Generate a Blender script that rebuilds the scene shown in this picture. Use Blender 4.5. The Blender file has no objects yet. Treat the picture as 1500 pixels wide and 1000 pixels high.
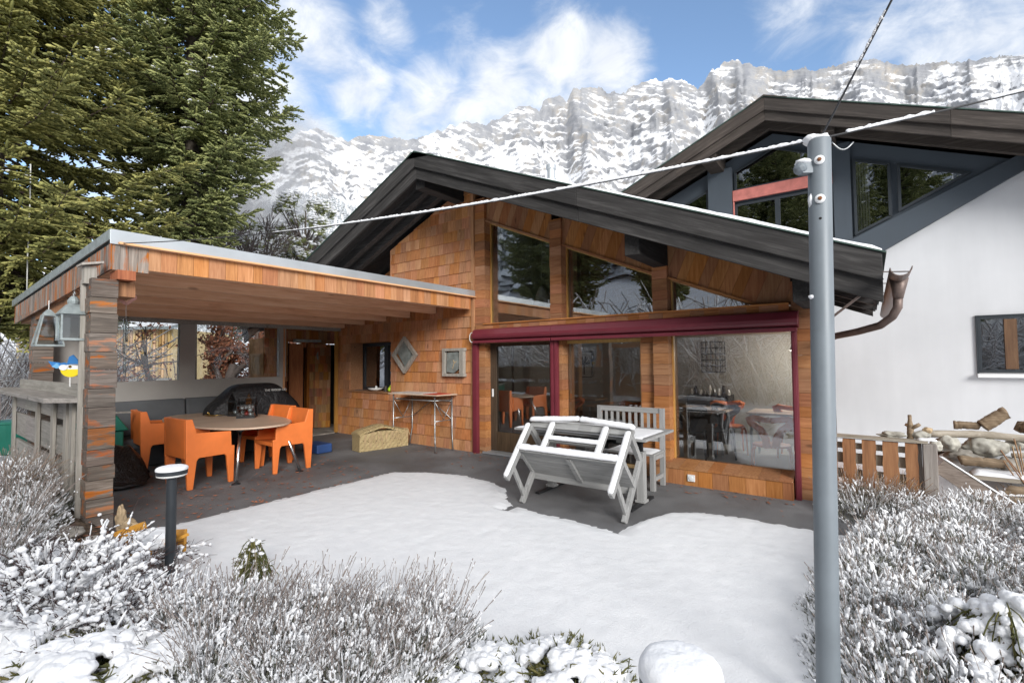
# parameters
SUN_E = 2.6; SKY_S = .135; EXPO = .63; CLOUD_F = (5.2, 5.35, 5.55); CLOUD_B = (6.6, 6.7, 6.9)
import bpy, bmesh, math, random
import numpy as np
from mathutils import Vector, Matrix, noise as mnoise
random.seed(7); RNG = np.random.default_rng(7)
sc = bpy.context.scene
C = sc.collection
R = math.radians
V = Vector

# ------------------------------------------------------------------ object helpers
def tag(o, label=None, cat=None, group=None, kind=None):
    if label: o['label'] = label
    if cat: o['category'] = cat
    if group: o['group'] = group
    if kind: o['kind'] = kind
    return o

def wloc(o):
    p = V((0, 0, 0))
    while o is not None:
        p = p + o.location
        o = o.parent
    return p

def thing(name, label, cat, loc=(0, 0, 0), group=None):
    o = bpy.data.objects.new(name, None)
    o.empty_display_size = 0.2
    C.objects.link(o)
    o.location = loc
    return tag(o, label, cat, group)

def copy_tree(o, parent=None, loc=None, rz=None, label=None):
    c = o.copy(); C.objects.link(c)
    c.parent = parent
    if loc is not None: c.location = loc
    if rz is not None: c.rotation_euler = (0, 0, rz)
    if label: c['label'] = label
    for ch in list(o.children): copy_tree(ch, c)
    return c

def link_mesh(name, me, mat, parent=None, smooth=False, bevel=0.0):
    o = bpy.data.objects.new(name, me)
    C.objects.link(o)
    if mat is not None: me.materials.append(mat)
    if parent is not None:
        off = wloc(parent)
        me.transform(Matrix.Translation(-off))
        o.parent = parent
    if smooth:
        me.polygons.foreach_set('use_smooth', [True] * len(me.polygons))
    if bevel > 0:
        b = o.modifiers.new('bevel', 'BEVEL'); b.width = bevel; b.segments = 2
        b.limit_method = 'ANGLE'; b.angle_limit = R(40)
    return o

def np_mesh(name, verts, faces):
    """verts (n,3) float, faces list of (m,k) int arrays"""
    me = bpy.data.meshes.new(name)
    verts = np.asarray(verts, np.float32)
    me.vertices.add(len(verts)); me.vertices.foreach_set('co', verts.ravel())
    if not isinstance(faces, list): faces = [faces]
    tot = np.concatenate([np.full(len(f), f.shape[1], np.int32) for f in faces])
    idx = np.concatenate([f.astype(np.int32).ravel() for f in faces])
    me.loops.add(len(idx)); me.loops.foreach_set('vertex_index', idx)
    me.polygons.add(len(tot))
    st = np.concatenate([[0], np.cumsum(tot)[:-1]]).astype(np.int32)
    me.polygons.foreach_set('loop_start', st)
    me.update(calc_edges=True)
    return me

class MB:
    def __init__(s): s.v = []; s.f = []
    def add(s, vs, fs):
        n = len(s.v); s.v += [tuple(v) for v in vs]; s.f += [tuple(i + n for i in f) for f in fs]; return s
    def box(s, x0, x1, y0, y1, z0, z1):
        return s.add([(x0,y0,z0),(x1,y0,z0),(x1,y1,z0),(x0,y1,z0),(x0,y0,z1),(x1,y0,z1),(x1,y1,z1),(x0,y1,z1)],
                     [(0,3,2,1),(4,5,6,7),(0,1,5,4),(1,2,6,5),(2,3,7,6),(3,0,4,7)])
    def bar(s, p, q, w, h, up=(0, 0, 1), w2=None, h2=None):
        p = V(p); q = V(q); d = (q - p).normalized(); up = V(up)
        side = d.cross(up)
        if side.length < 1e-4: side = d.cross(V((1, 0, 0)))
        side.normalize(); u = side.cross(d).normalized()
        w2 = w if w2 is None else w2; h2 = h if h2 is None else h2
        vs = [p - side*w/2 - u*h/2, p + side*w/2 - u*h/2, p + side*w/2 + u*h/2, p - side*w/2 + u*h/2,
              q - side*w2/2 - u*h2/2, q + side*w2/2 - u*h2/2, q + side*w2/2 + u*h2/2, q - side*w2/2 + u*h2/2]
        return s.add(vs, [(0,1,2,3),(7,6,5,4),(0,4,5,1),(1,5,6,2),(2,6,7,3),(3,7,4,0)])
    def prism(s, poly, vec):
        n = len(poly); vec = V(vec); vs = [V(p) for p in poly]; vs = vs + [v + vec for v in vs]
        return s.add(vs, [tuple(range(n)), tuple(range(2*n-1, n-1, -1))] + [(i, i+n, (i+1) % n + n, (i+1) % n) for i in range(n)])
    def tube(s, pts, r, n=8, cap=True):
        pts = [V(p) for p in pts]; k = len(pts)
        rs = r if isinstance(r, (list, tuple)) else [r]*k
        base = len(s.v); u = None
        for i, p in enumerate(pts):
            t = (pts[min(i+1, k-1)] - pts[max(i-1, 0)]).normalized()
            if u is None:
                u = t.cross(V((0, 0, 1)));
                if u.length < 1e-3: u = t.cross(V((1, 0, 0)))
            u = (u - t*u.dot(t)).normalized(); w = t.cross(u)
            for j in range(n):
                a = 2*math.pi*j/n
                s.v.append(tuple(p + (u*math.cos(a) + w*math.sin(a))*rs[i]))
        for i in range(k-1):
            for j in range(n):
                a = base + i*n + j; b = base + i*n + (j+1) % n
                s.f.append((a, b, b+n, a+n))
        if cap:
            s.f.append(tuple(base + j for j in range(n-1, -1, -1)))
            s.f.append(tuple(base + (k-1)*n + j for j in range(n)))
        return s
    def lathe(s, prof, c=(0, 0, 0), n=24):
        base = len(s.v); k = len(prof)
        for r, z in prof:
            for j in range(n):
                a = 2*math.pi*j/n
                s.v.append((c[0] + r*math.cos(a), c[1] + r*math.sin(a), c[2] + z))
        for i in range(k-1):
            for j in range(n):
                a = base + i*n + j; b = base + i*n + (j+1) % n
                s.f.append((a, b, b+n, a+n))
        s.f.append(tuple(base + j for j in range(n-1, -1, -1)))
        s.f.append(tuple(base + (k-1)*n + j for j in range(n)))
        return s
    def blob(s, c, r, sub=2, amp=0.12, freq=3.0, seed=0, flat=None):
        r = r if isinstance(r, (tuple, list)) else (r, r, r)
        T = ico(sub)
        vs = []
        for p in T[0]:
            d = 1 + amp*mnoise.noise(V(p)*freq + V((seed*3.1, seed*1.7, seed)))
            q = [c[i] + p[i]*r[i]*d for i in range(3)]
            if flat is not None: q[2] = max(q[2], flat)
            vs.append(q)
        return s.add(vs, [tuple(f) for f in T[1]])
    def xform(s, M):
        s.v = [tuple(M @ V(v)) for v in s.v]; return s
    def build(s, name, mat, parent=None, smooth=False, bevel=0.0, recalc=True):
        me = bpy.data.meshes.new(name)
        me.from_pydata(s.v, [], s.f); me.update()
        if recalc:
            bm = bmesh.new(); bm.from_mesh(me); bmesh.ops.recalc_face_normals(bm, faces=bm.faces); bm.to_mesh(me); bm.free()
        return link_mesh(name, me, mat, parent, smooth, bevel)

_ico = {}
def ico(sub):
    if sub not in _ico:
        bm = bmesh.new(); bmesh.ops.create_icosphere(bm, subdivisions=sub, radius=1)
        _ico[sub] = (np.array([v.co[:] for v in bm.verts]), np.array([[v.index for v in f.verts] for f in bm.faces]))
        bm.free()
    return _ico[sub]

# ------------------------------------------------------------------ many-element meshes
def stems_arrays(P, Rr, n=3):
    """P (N,k,3) polylines, Rr (N,k) radii -> verts, quads"""
    N, k, _ = P.shape
    T = np.empty_like(P); T[:, 1:-1] = P[:, 2:] - P[:, :-2]; T[:, 0] = P[:, 1] - P[:, 0]; T[:, -1] = P[:, -1] - P[:, -2]
    T /= np.linalg.norm(T, axis=2, keepdims=True) + 1e-9
    ref = np.where(np.abs(T[..., 2:3]) > .9, np.array([1., 0, 0]), np.array([0, 0, 1.]))
    U = np.cross(T, ref); U /= np.linalg.norm(U, axis=2, keepdims=True) + 1e-9
    W = np.cross(T, U)
    a = np.arange(n)*2*np.pi/n
    ring = U[:, :, None]*np.cos(a)[None, None, :, None] + W[:, :, None]*np.sin(a)[None, None, :, None]
    vs = P[:, :, None] + ring*Rr[:, :, None, None]
    vs = vs.reshape(-1, 3)
    i = np.arange(N)[:, None, None]*k*n; j = np.arange(k-1)[None, :, None]*n; m = np.arange(n)[None, None, :]
    a0 = i + j + m; b0 = i + j + (m+1) % n
    f = np.stack([a0, b0, b0+n, a0+n], axis=-1).reshape(-1, 4)
    return vs, f

def blobs_arrays(Cn, Rd, sub=1, amp=.25, rng=None):
    T, F = ico(sub)
    rng = rng or RNG
    N = len(Cn)
    d = 1 + amp*(rng.random((N, len(T))) - .5)*2
    vs = Cn[:, None] + T[None]*Rd[:, None]*d[..., None]
    f = (np.arange(N)[:, None, None]*len(T) + F[None]).reshape(-1, 3)
    return vs.reshape(-1, 3), f

def cat(parts):
    vs = []; fs = []; n = 0
    for v, f in parts:
        vs.append(v); fs.append(f + n); n += len(v)
    byk = {}
    for f in fs: byk.setdefault(f.shape[1], []).append(f)
    return np.concatenate(vs), [np.concatenate(x) for x in byk.values()]

# ------------------------------------------------------------------ polygon clipping and cladding
def clip_half(poly, a, b, c):
    """keep a*x+b*y<=c"""
    out = []
    for i in range(len(poly)):
        p = poly[i]; q = poly[(i+1) % len(poly)]
        dp = a*p[0] + b*p[1] - c; dq = a*q[0] + b*q[1] - c
        if dp <= 0: out.append(p)
        if dp*dq < 0:
            t = dp/(dp-dq); out.append((p[0] + t*(q[0]-p[0]), p[1] + t*(q[1]-p[1])))
    return out
def clip_rect(poly, x0, x1, y0, y1):
    for h in ((1, 0, x1), (-1, 0, -x0), (0, 1, y1), (0, -1, -y0)):
        poly = clip_half(poly, *h)
        if len(poly) < 3: return []
    return poly
def tiles(mb, poly, P, row, wmin, wmax, lo=.014, hi=.004, back=-.01, ang=0., seed=1, gap=.0015, off=0.):
    """clad a convex polygon (u,v) with overlapping tiles; P(u,v,d) maps to 3D, d = distance out of the wall"""
    rn = random.Random(seed)
    ca, sa = math.cos(ang), math.sin(ang)
    rot = [(u*ca + v*sa, -u*sa + v*ca) for u, v in poly]
    u0 = min(p[0] for p in rot); u1 = max(p[0] for p in rot); v0 = min(p[1] for p in rot); v1 = max(p[1] for p in rot)
    v = math.floor((v0-off)/row)*row + off
    while v < v1:
        u = u0 - rn.random()*wmin
        while u < u1:
            w = rn.uniform(wmin, wmax)
            c = clip_rect(rot, u+gap, u+w-gap, v+gap*.5, v+row)
            u += w
            if len(c) < 3: continue
            ar = abs(sum(c[i][0]*c[(i+1) % len(c)][1] - c[(i+1) % len(c)][0]*c[i][1] for i in range(len(c))))/2
            if ar < 2e-5: continue
            jit = rn.uniform(0, .003)
            fr = []; bk = []
            for a, b in c:
                t = (b-v)/row; d = lo + (hi-lo)*t + jit
                uu = a*ca - b*sa; vv = a*sa + b*ca
                fr.append(P(uu, vv, d)); bk.append(P(uu, vv, back))
            n = len(c)
            mb.add(fr + bk, [tuple(range(n)), tuple(range(2*n-1, n-1, -1))] + [(i, i+n, (i+1) % n + n, (i+1) % n) for i in range(n)])
        v += row

# ------------------------------------------------------------------ material helpers
class NT:
    def __init__(s, name):
        s.m = bpy.data.materials.new(name); s.m.use_nodes = True
        s.t = s.m.node_tree; s.t.nodes.clear()
        s.out = s.t.nodes.new('ShaderNodeOutputMaterial')
    def n(s, typ, ins=None, **kw):
        nd = s.t.nodes.new('ShaderNode' + typ)
        for k, v in kw.items(): setattr(nd, k, v)
        for k, v in (ins or {}).items(): s.set(nd.inputs[k], v)
        return nd
    def set(s, sock, v):
        if isinstance(v, bpy.types.NodeSocket): s.t.links.new(v, sock)
        elif isinstance(v, bpy.types.Node): s.t.links.new(v.outputs[0], sock)
        else:
            if isinstance(v, (tuple, list)) and len(v) == 3 and sock.type == 'RGBA': v = (*v, 1)
            sock.default_value = v
    def ramp(s, fac, stops, interp='LINEAR'):
        nd = s.n('ValToRGB', {0: fac}); cr = nd.color_ramp; cr.interpolation = interp
        while len(cr.elements) > 1: cr.elements.remove(cr.elements[-1])
        for i, (p, c) in enumerate(stops):
            e = cr.elements[0] if i == 0 else cr.elements.new(p)
            e.position = p; e.color = (*c, 1) if len(c) == 3 else c
        return nd
    def math(s, op, a, b=None, c=None, clamp=False):
        ins = {0: a}
        if b is not None: ins[1] = b
        if c is not None: ins[2] = c
        return s.n('Math', ins, operation=op, use_clamp=clamp)
    def mix(s, fac, a, b, mode='MIX'):
        nd = s.n('MixRGB', {0: fac, 1: a, 2: b}); nd.blend_type = mode; return nd
    def coord(s, scale=(1, 1, 1), island=0., kind='Object', rot=0.):
        tc = s.n('TexCoord'); vec = tc.outputs[kind]
        if island:
            g = s.n('NewGeometry')
            off = s.n('VectorMath', {0: g.outputs['Random Per Island'], 1: (island, island*.7, island*1.3)}, operation='MULTIPLY')
            vec = s.n('VectorMath', {0: vec, 1: off.outputs[0]}, operation='ADD').outputs[0]
        if rot: vec = s.n('Mapping', {0: vec, 2: (0, rot, 0)}).outputs[0]
        return s.n('Mapping', {0: vec, 3: scale}).outputs[0]
    def noise(s, vec, scale, detail=4, rough=.55, dist=0.):
        return s.n('TexNoise', {'Vector': vec, 'Scale': scale, 'Detail': detail, 'Roughness': rough, 'Distortion': dist})
    def bump(s, h, strength=.3, dist=.01, normal=None):
        ins = {'Height': h, 'Strength': strength, 'Distance': dist}
        if normal is not None: ins['Normal'] = normal
        return s.n('Bump', ins)
    def bsdf(s, **kw):
        b = s.n('BsdfPrincipled')
        for k, v in kw.items(): s.set(b.inputs[k.replace('_', ' ')], v)
        s.t.links.new(b.outputs[0], s.out.inputs[0]); return b

M = {}
def m_plain(key, col, rough=.6, metal=0., var=.12, vscale=6., bump=.1, bscale=60., spec=.5):
    t = NT(key); co = t.coord()
    n1 = t.noise(co, vscale, 5)
    lo = tuple(c*(1-var) for c in col); hi = tuple(min(1, c*(1+var)) for c in col)
    cr = t.ramp(n1.outputs[0], [(.3, lo), (.7, hi)])
    n2 = t.noise(co, bscale, 3)
    rr = t.math('MULTIPLY_ADD', n1.outputs[0], .25, rough-.12)
    t.bsdf(Base_Color=cr.outputs[0], Roughness=rr.outputs[0], Metallic=metal, Normal=t.bump(n2.outputs[0], bump, .004).outputs[0], Specular_IOR_Level=spec)
    M[key] = t.m; return t.m

def m_wood(key, cols, axis='Z', grain=1., island=.35, rough=.72, bump=.35, knots=True, hue=.02, sat=.15, patch=None, patch_amt=.5, pscale=2.2, rot=0.):
    """cols: dark, mid, light;  axis: grain direction in object space"""
    t = NT(key)
    sc3 = {'X': (.06, 1, 1), 'Y': (1, .06, 1), 'Z': (1, 1, .06)}[axis]
    sk = {'X': (.35, 1, 1), 'Y': (1, .35, 1), 'Z': (1, 1, .35)}[axis]
    co = t.coord(sc3, 31., rot=rot)
    n1 = t.noise(co, 38*grain, 6, .6, .6)
    n2 = t.noise(co, 150*grain, 3, .6)
    n3 = t.noise(t.coord(sk, 17., rot=rot), 3.2, 3)
    f = t.math('ADD', t.math('MULTIPLY', n1.outputs[0], .6).outputs[0], t.math('MULTIPLY', n2.outputs[0], .2).outputs[0])
    f = t.math('ADD', f.outputs[0], t.math('MULTIPLY', n3.outputs[0], .25).outputs[0])
    cr = t.ramp(f.outputs[0], [(.33, cols[0]), (.53, cols[1]), (.72, cols[2])])
    col = cr.outputs[0]
    if knots:
        vo = t.n('TexVoronoi', {'Vector': t.coord(sk, 23.), 'Scale': 4.2})
        k = t.ramp(vo.outputs['Distance'], [(.05, (1, 1, 1)), (.11, (0, 0, 0))])
        col = t.mix(t.math('MULTIPLY', k.outputs[0], .6).outputs[0], col, tuple(c*.35 for c in cols[0])).outputs[0]
    if patch:
        pn = t.noise(t.coord({'X': (.3, 1.5, 1.5), 'Y': (1.5, .3, 1.5), 'Z': (1.5, 1.5, .3)}[axis], 9.), pscale, 5, .65, .4)
        pf = t.ramp(pn.outputs[0], [(patch_amt, (0, 0, 0)), (patch_amt+.07, (1, 1, 1))])
        pc = t.ramp(f.outputs[0], [(.35, tuple(c*.45 for c in patch)), (.6, patch)])
        col = t.mix(pf.outputs[0], col, pc.outputs[0]).outputs[0]
    g = t.n('NewGeometry'); rnd = g.outputs['Random Per Island']
    rnd2 = t.math('FRACT', t.math('MULTIPLY', rnd, 37.7).outputs[0]); rnd3 = t.math('FRACT', t.math('MULTIPLY', rnd, 91.3).outputs[0])
    hs = t.n('HueSaturation', {'Color': col,
        'Hue': t.math('MULTIPLY_ADD', rnd2.outputs[0], hue*2, .5-hue).outputs[0],
        'Saturation': t.math('MULTIPLY_ADD', rnd3.outputs[0], sat*2, 1-sat).outputs[0],
        'Value': t.math('MULTIPLY_ADD', rnd, island*2, 1-island).outputs[0]})
    bm_ = t.bump(f.outputs[0], bump, .006)
    t.bsdf(Base_Color=hs.outputs[0], Roughness=rough, Normal=bm_.outputs[0], Specular_IOR_Level=.3)
    M[key] = t.m; return t.m
# ------------------------------------------------------------------ materials
OR = ((.25, .105, .046), (.445, .20, .09), (.57, .29, .145))
m_wood('cedar_shingle', OR, 'Z', island=.15, hue=.006, sat=.1)
m_wood('cedar_board', ((.20, .078, .03), (.35, .15, .06), (.46, .22, .098)), 'Z', island=.22, hue=.006, sat=.1)
m_wood('cedar_cross', ((.20, .082, .036), (.35, .152, .068), (.46, .228, .11)), 'X', island=.22, hue=.006, sat=.1)
m_wood('cedar_beam', ((.52, .27, .125), (.74, .45, .235), (.82, .56, .34)), 'Y', island=.12, grain=.6)
m_wood('roof_deck', ((.40, .2, .085), (.56, .31, .145), (.66, .4, .21)), 'X', island=.15, grain=.6)
m_wood('shed_board', ((.14, .055, .022), (.26, .11, .04), (.36, .17, .065)), 'Z', island=.3)
m_wood('char_beam', ((.014, .013, .013), (.035, .033, .033), (.075, .072, .07)), 'X', island=.25, knots=False, rough=.8, grain=.7, hue=.0, sat=.05)
for k_, s_ in (('l', 1), ('r', -1)): m_wood('char_barge_'+k_, ((.014, .013, .0125), (.034, .032, .031), (.08, .076, .073)), 'X', island=.3, knots=False, rough=.8, grain=.6, hue=.0, sat=.05, rot=R(22.8)*s_, bump=.8); m_wood('brown_barge_'+k_, ((.02, .016, .0135), (.045, .037, .032), (.095, .08, .069)), 'X', island=.28, knots=False, rough=.8, grain=.6, hue=.0, sat=.1, rot=R(22.8)*s_, bump=.8)
m_wood('char_soffit', ((.012, .011, .011), (.026, .024, .024), (.045, .042, .042)), 'X', island=.25, knots=False, rough=.85, hue=0, sat=.05)
m_wood('char_purlin', ((.012, .011, .011), (.03, .028, .027), (.06, .057, .055)), 'Y', island=.25, knots=False, rough=.8, hue=0, sat=.05)
m_wood('brown_beam', ((.022, .017, .014), (.05, .04, .033), (.09, .075, .062)), 'X', island=.25, knots=False, rough=.8, hue=.0, sat=.1)
m_wood('old_plank', ((.045, .036, .03), (.125, .1, .083), (.25, .21, .18)), 'Y', island=.25, patch=(.34, .12, .048), patch_amt=.54, pscale=6.5, bump=1.2, hue=.006)
m_wood('old_plank_up', ((.10, .082, .07), (.22, .185, .16), (.36, .31, .27)), 'Z', island=.25, patch=(.38, .14, .055), patch_amt=.5, pscale=6, hue=.006, bump=.8)
m_wood('grey_plank', ((.17, .15, .13), (.31, .28, .25), (.44, .41, .37)), 'Z', island=.18, sat=.1, bump=.6)
m_wood('grey_plank_flat', ((.15, .14, .125), (.28, .26, .235), (.4, .37, .34)), 'X', island=.18, sat=.1, bump=.6)
m_wood('fence_red', ((.15, .05, .025), (.30, .10, .045), (.42, .165, .075)), 'Z', island=.2, grain=.7)
m_wood('fence_grey', ((.16, .13, .1), (.3, .25, .2), (.42, .36, .29)), 'Z', island=.2)
m_wood('driftwood', ((.17, .13, .1), (.32, .265, .215), (.46, .4, .34)), 'X', island=.25, bump=.8)
m_wood('log_bark', ((.09, .055, .035), (.2, .125, .08), (.32, .215, .145)), 'X', island=.3, bump=1.)
m_wood('painted_grey', ((.19, .19, .187), (.295, .295, .29), (.38, .38, .37)), 'X', island=.1, knots=False, sat=.02, hue=0, grain=.8)
m_wood('painted_grey_up', ((.19, .19, .187), (.295, .295, .29), (.38, .38, .37)), 'Z', island=.1, knots=False, sat=.02, hue=0, grain=.8)
m_wood('brown_frame', ((.03, .018, .012), (.065, .038, .025), (.10, .06, .04)), 'Z', island=.1, knots=False)
m_wood('red_frame', ((.07, .028, .016), (.125, .052, .028), (.18, .08, .042)), 'Z', island=.12, knots=False)
m_wood('barn_slat', ((.42, .25, .11), (.60, .39, .19), (.72, .5, .27)), 'Z', island=.25, knots=False)
m_wood('table_laminate', ((.43, .31, .2), (.53, .40, .27), (.60, .47, .33)), 'Y', island=0, knots=False, rough=.38, bump=.03, grain=.5)
m_wood('inner_wood', ((.3, .15, .06), (.46, .26, .12), (.56, .34, .17)), 'Z', island=.15, knots=False, rough=.45)
m_wood('trunk_bark', ((.045, .033, .026), (.10, .075, .058), (.17, .135, .105)), 'Z', island=0, knots=False, bump=1., grain=.4)
m_plain('maroon_metal', (.145, .022, .034), .38, 0., .1, 3, .03)
m_plain('zinc', (.47, .50, .52), .42, .55, .1, 2, .05)
m_plain('zinc_old', (.30, .34, .34), .5, .5, .25, 14, .1)
m_plain('pole_steel', (.17, .195, .215), .5, .1, .12, 3.5, .05, 120)
m_plain('copper_old', (.17, .125, .108), .5, .35, .3, 12, .15)
m_plain('chrome', (.62, .62, .62), .18, 1., .05, 3, .0)
m_plain('steel_tube', (.36, .37, .37), .35, .8, .12, 20, .03)
m_plain('black_metal', (.02, .021, .023), .5, .2, .2, 10, .05)
m_plain('anthracite', (.032, .037, .043), .45, .2, .15, 8, .05)
m_plain('porcelain', (.72, .72, .70), .3, 0, .06, 8, .03)
m_plain('rust', (.22, .085, .03), .8, .2, .4, 30, .2)
m_plain('orange_plastic', (.74, .185, .04), .45, 0, .10, 4, .08, 150)
m_plain('grey_panel', (.30, .285, .265), .7, 0, .08, 2, .06)
m_plain('cushion', (.085, .09, .096), .9, 0, .15, 4, .25, 180)
m_plain('green_bin', (.012, .16, .11), .42, 0, .1, 4, .05)
m_plain('blue_crate', (.03, .075, .22), .5, 0, .1, 4, .05)
m_plain('white_plastic', (.72, .73, .73), .4, 0, .04, 4, .03)
m_plain('slate', (.19, .21, .20), .65, 0, .35, 9, .5, 30)
m_plain('yellow_paint', (.62, .3, .045), .55, 0, .15, 5, .1)
m_plain('bird_yellow', (.75, .58, .02), .5, 0, .06, 5, .03)
m_plain('bird_blue', (.035, .17, .42), .5, 0, .15, 8, .03)
m_plain('bird_white', (.75, .75, .74), .5, 0, .06, 8, .03)
m_plain('bird_light_blue', (.15, .38, .62), .5, 0, .06, 8, .03)
m_plain('pink_plate', (.55, .27, .22), .5, 0, .1, 8, .03)
m_plain('acid_green', (.42, .62, .03), .5, 0, .1, 8, .03)
m_plain('dark_pot', (.045, .035, .03), .6, 0, .2, 8, .05)
m_plain('red_bauble', (.42, .012, .012), .15, .3, .1, 8, 0)
m_plain('silver_bauble', (.72, .72, .74), .2, .4, .1, 8, 0)
m_plain('gold', (.45, .27, .05), .3, .8, .3, 20, .2)
m_plain('stone_grey', (.26, .24, .21), .85, 0, .35, 5, .6, 25)
m_plain('stone_pale', (.40, .385, .335), .85, 0, .3, 9, .9, 32)
m_plain('stone_tan', (.38, .28, .17), .85, 0, .25, 8, .5, 25)
m_plain('roof_green', (.05, .085, .07), .6, 0, .2, 4, .05)
m_plain('blue_grey_wall', (.052, .066, .082), .75, 0, .07, 2.5, .15, 140)
m_plain('salmon_beam', (.44, .145, .12), .7, 0, .22, 6, .2)
m_plain('window_dark', (.022, .028, .034), .45, 0, .1, 4, .03)
m_plain('inner_wall', (.44, .43, .40), .9, 0, .04, 1, .03)
m_plain('inner_floor', (.34, .34, .33), .45, 0, .08, 3, .03)
m_plain('inner_dark', (.05, .045, .042), .6, 0, .2, 4, .05)
m_plain('curtain', (.62, .62, .58), .9, 0, .05, 4, .05)
m_plain('picture_white', (.6, .6, .58), .5, 0, .15, 9, .0)
m_plain('wicker', (.50, .38, .19), .75, 0, .25, 22, .3)
m_plain('twig', (.13, .095, .08), .85, 0, .35, 14, .2)
m_plain('twig_dark', (.065, .04, .038), .85, 0, .35, 14, .2)
m_plain('twig_red', (.15, .085, .07), .85, 0, .3, 14, .2)
m_plain('straw', (.40, .29, .16), .85, 0, .25, 14, .1)
m_plain('sage', (.115, .12, .085), .85, 0, .3, 14, .1)
m_plain('juniper_green', (.105, .11, .03), .75, 0, .4, 12, .1)
m_plain('pine_green', (.055, .075, .03), .8, 0, .4, 3, .1)
m_plain('dead_leaf', (.34, .13, .065), .8, 0, .5, 3, .1)
m_plain('pale_leaf', (.42, .27, .2), .8, 0, .3, 5, .1)
m_plain('birch', (.085, .066, .058), .8, 0, .3, 4, .2)
m_plain('soil', (.075, .055, .04), .95, 0, .5, 5, .8, 20)
m_plain('unlit_black', (.012, .011, .01), .9)  # near-black colour that stands in for unlit depth
m_plain('cable_black', (.03, .03, .032), .6)
m_plain('cord_white', (.6, .6, .57), .7)
m_plain('red_cloth', (.5, .06, .03), .7)

# snow: faint sparkle-free white with soft lumps
t = NT('snow'); co = t.coord()
a = t.noise(co, 7, 5, .6); b = t.noise(co, 95, 5, .7)
h = t.math('ADD', t.math('MULTIPLY', a.outputs[0], .45).outputs[0], t.math('MULTIPLY', b.outputs[0], .6).outputs[0])
cr = t.ramp(a.outputs[0], [(.3, (.72, .73, .745)), (.7, (.78, .785, .795))])
t.bsdf(Base_Color=cr.outputs[0], Roughness=.75, Normal=t.bump(h.outputs[0], .55, .02).outputs[0], Specular_IOR_Level=.25)
M['snow'] = t.m
t = NT('snow_soft'); co = t.coord()
b = t.noise(co, 70, 4, .6)
t.bsdf(Base_Color=(.775, .782, .797), Roughness=.8, Normal=t.bump(b.outputs[0], .5, .006).outputs[0], Specular_IOR_Level=.2)
M['snow_soft'] = t.m

# asphalt patio with damp patches and tiny grit
t = NT('asphalt'); co = t.coord()
a = t.noise(co, 260, 3, .7); b = t.noise(co, 1.1, 5, .6); c = t.n('TexVoronoi', {'Vector': co, 'Scale': 190.})
f = t.math('ADD', t.math('MULTIPLY', a.outputs[0], .55).outputs[0], t.math('MULTIPLY', b.outputs[0], .45).outputs[0])
cr = t.ramp(f.outputs[0], [(.36, (.085, .085, .087)), (.5, (.145, .145, .148)), (.64, (.25, .25, .252))])
rr = t.ramp(b.outputs[0], [(.4, (.55, .55, .55)), (.6, (.85, .85, .85))])
t.bsdf(Base_Color=cr.outputs[0], Roughness=rr.outputs[0], Normal=t.bump(c.outputs['Distance'], .5, .006).outputs[0], Specular_IOR_Level=.35)
M['asphalt'] = t.m

# white render
t = NT('white_render'); co = t.coord()
a = t.noise(co, 220, 4, .7); b = t.noise(co, .7, 4, .6); st = t.noise(t.coord((2.2, 2.2, .25)), 2.0, 4)
f = t.math('ADD', t.math('MULTIPLY', b.outputs[0], .7).outputs[0], t.math('MULTIPLY', st.outputs[0], .3).outputs[0])
cr = t.ramp(f.outputs[0], [(.35, (.53, .54, .555)), (.65, (.60, .61, .625))])
t.bsdf(Base_Color=cr.outputs[0], Roughness=.9, Normal=t.bump(a.outputs[0], .5, .004).outputs[0])
M['white_render'] = t.m

def m_glass(key, refl=1.6, base=.06, tint=(.82, .85, .83), rough=.0, wav=.012):
    t = NT(key)
    tr = t.n('BsdfTransparent', {0: tint}); 
    nn = t.noise(t.coord(), 1.3, 2)
    gl = t.n('BsdfGlossy', {'Color': (.95, .97, 1), 'Roughness': rough, 'Normal': t.bump(nn.outputs[0], wav*4, .05).outputs[0]})
    fr = t.n('Fresnel', {0: 1.5})
    fac = t.math('MULTIPLY_ADD', fr.outputs[0], refl, base, clamp=True)
    mx = t.n('MixShader', {0: fac.outputs[0], 1: tr.outputs[0], 2: gl.outputs[0]})
    t.t.links.new(mx.outputs[0], t.out.inputs[0]); M[key] = t.m
m_glass('glass', 1.7, .08, (.97, .98, .97))
m_glass('glass_high', 2.0, .11, (.9, .92, .91))
m_glass('glass_dark', 2.2, .16, (.5, .52, .52))
m_glass('clear_sheet', .7, .015, (.93, .94, .94), .02, .05)
m_glass('lantern_glass', .9, .05, (.8, .84, .84), .05)

# black bag / cover: wrinkled sheet
for key, col, rg in (('bag_black', (.012, .012, .013), .28), ('cover_black', (.012, .012, .014), .5)):
    t = NT(key); co = t.coord()
    a = t.noise(co, 5, 4, .6, 1.2); b = t.noise(co, 18, 3, .6, 1.)
    h = t.math('ADD', a.outputs[0], t.math('MULTIPLY', b.outputs[0], .35).outputs[0])
    t.bsdf(Base_Color=col, Roughness=rg, Normal=t.bump(h.outputs[0], .7, .05).outputs[0])
    M[key] = t.m
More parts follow.
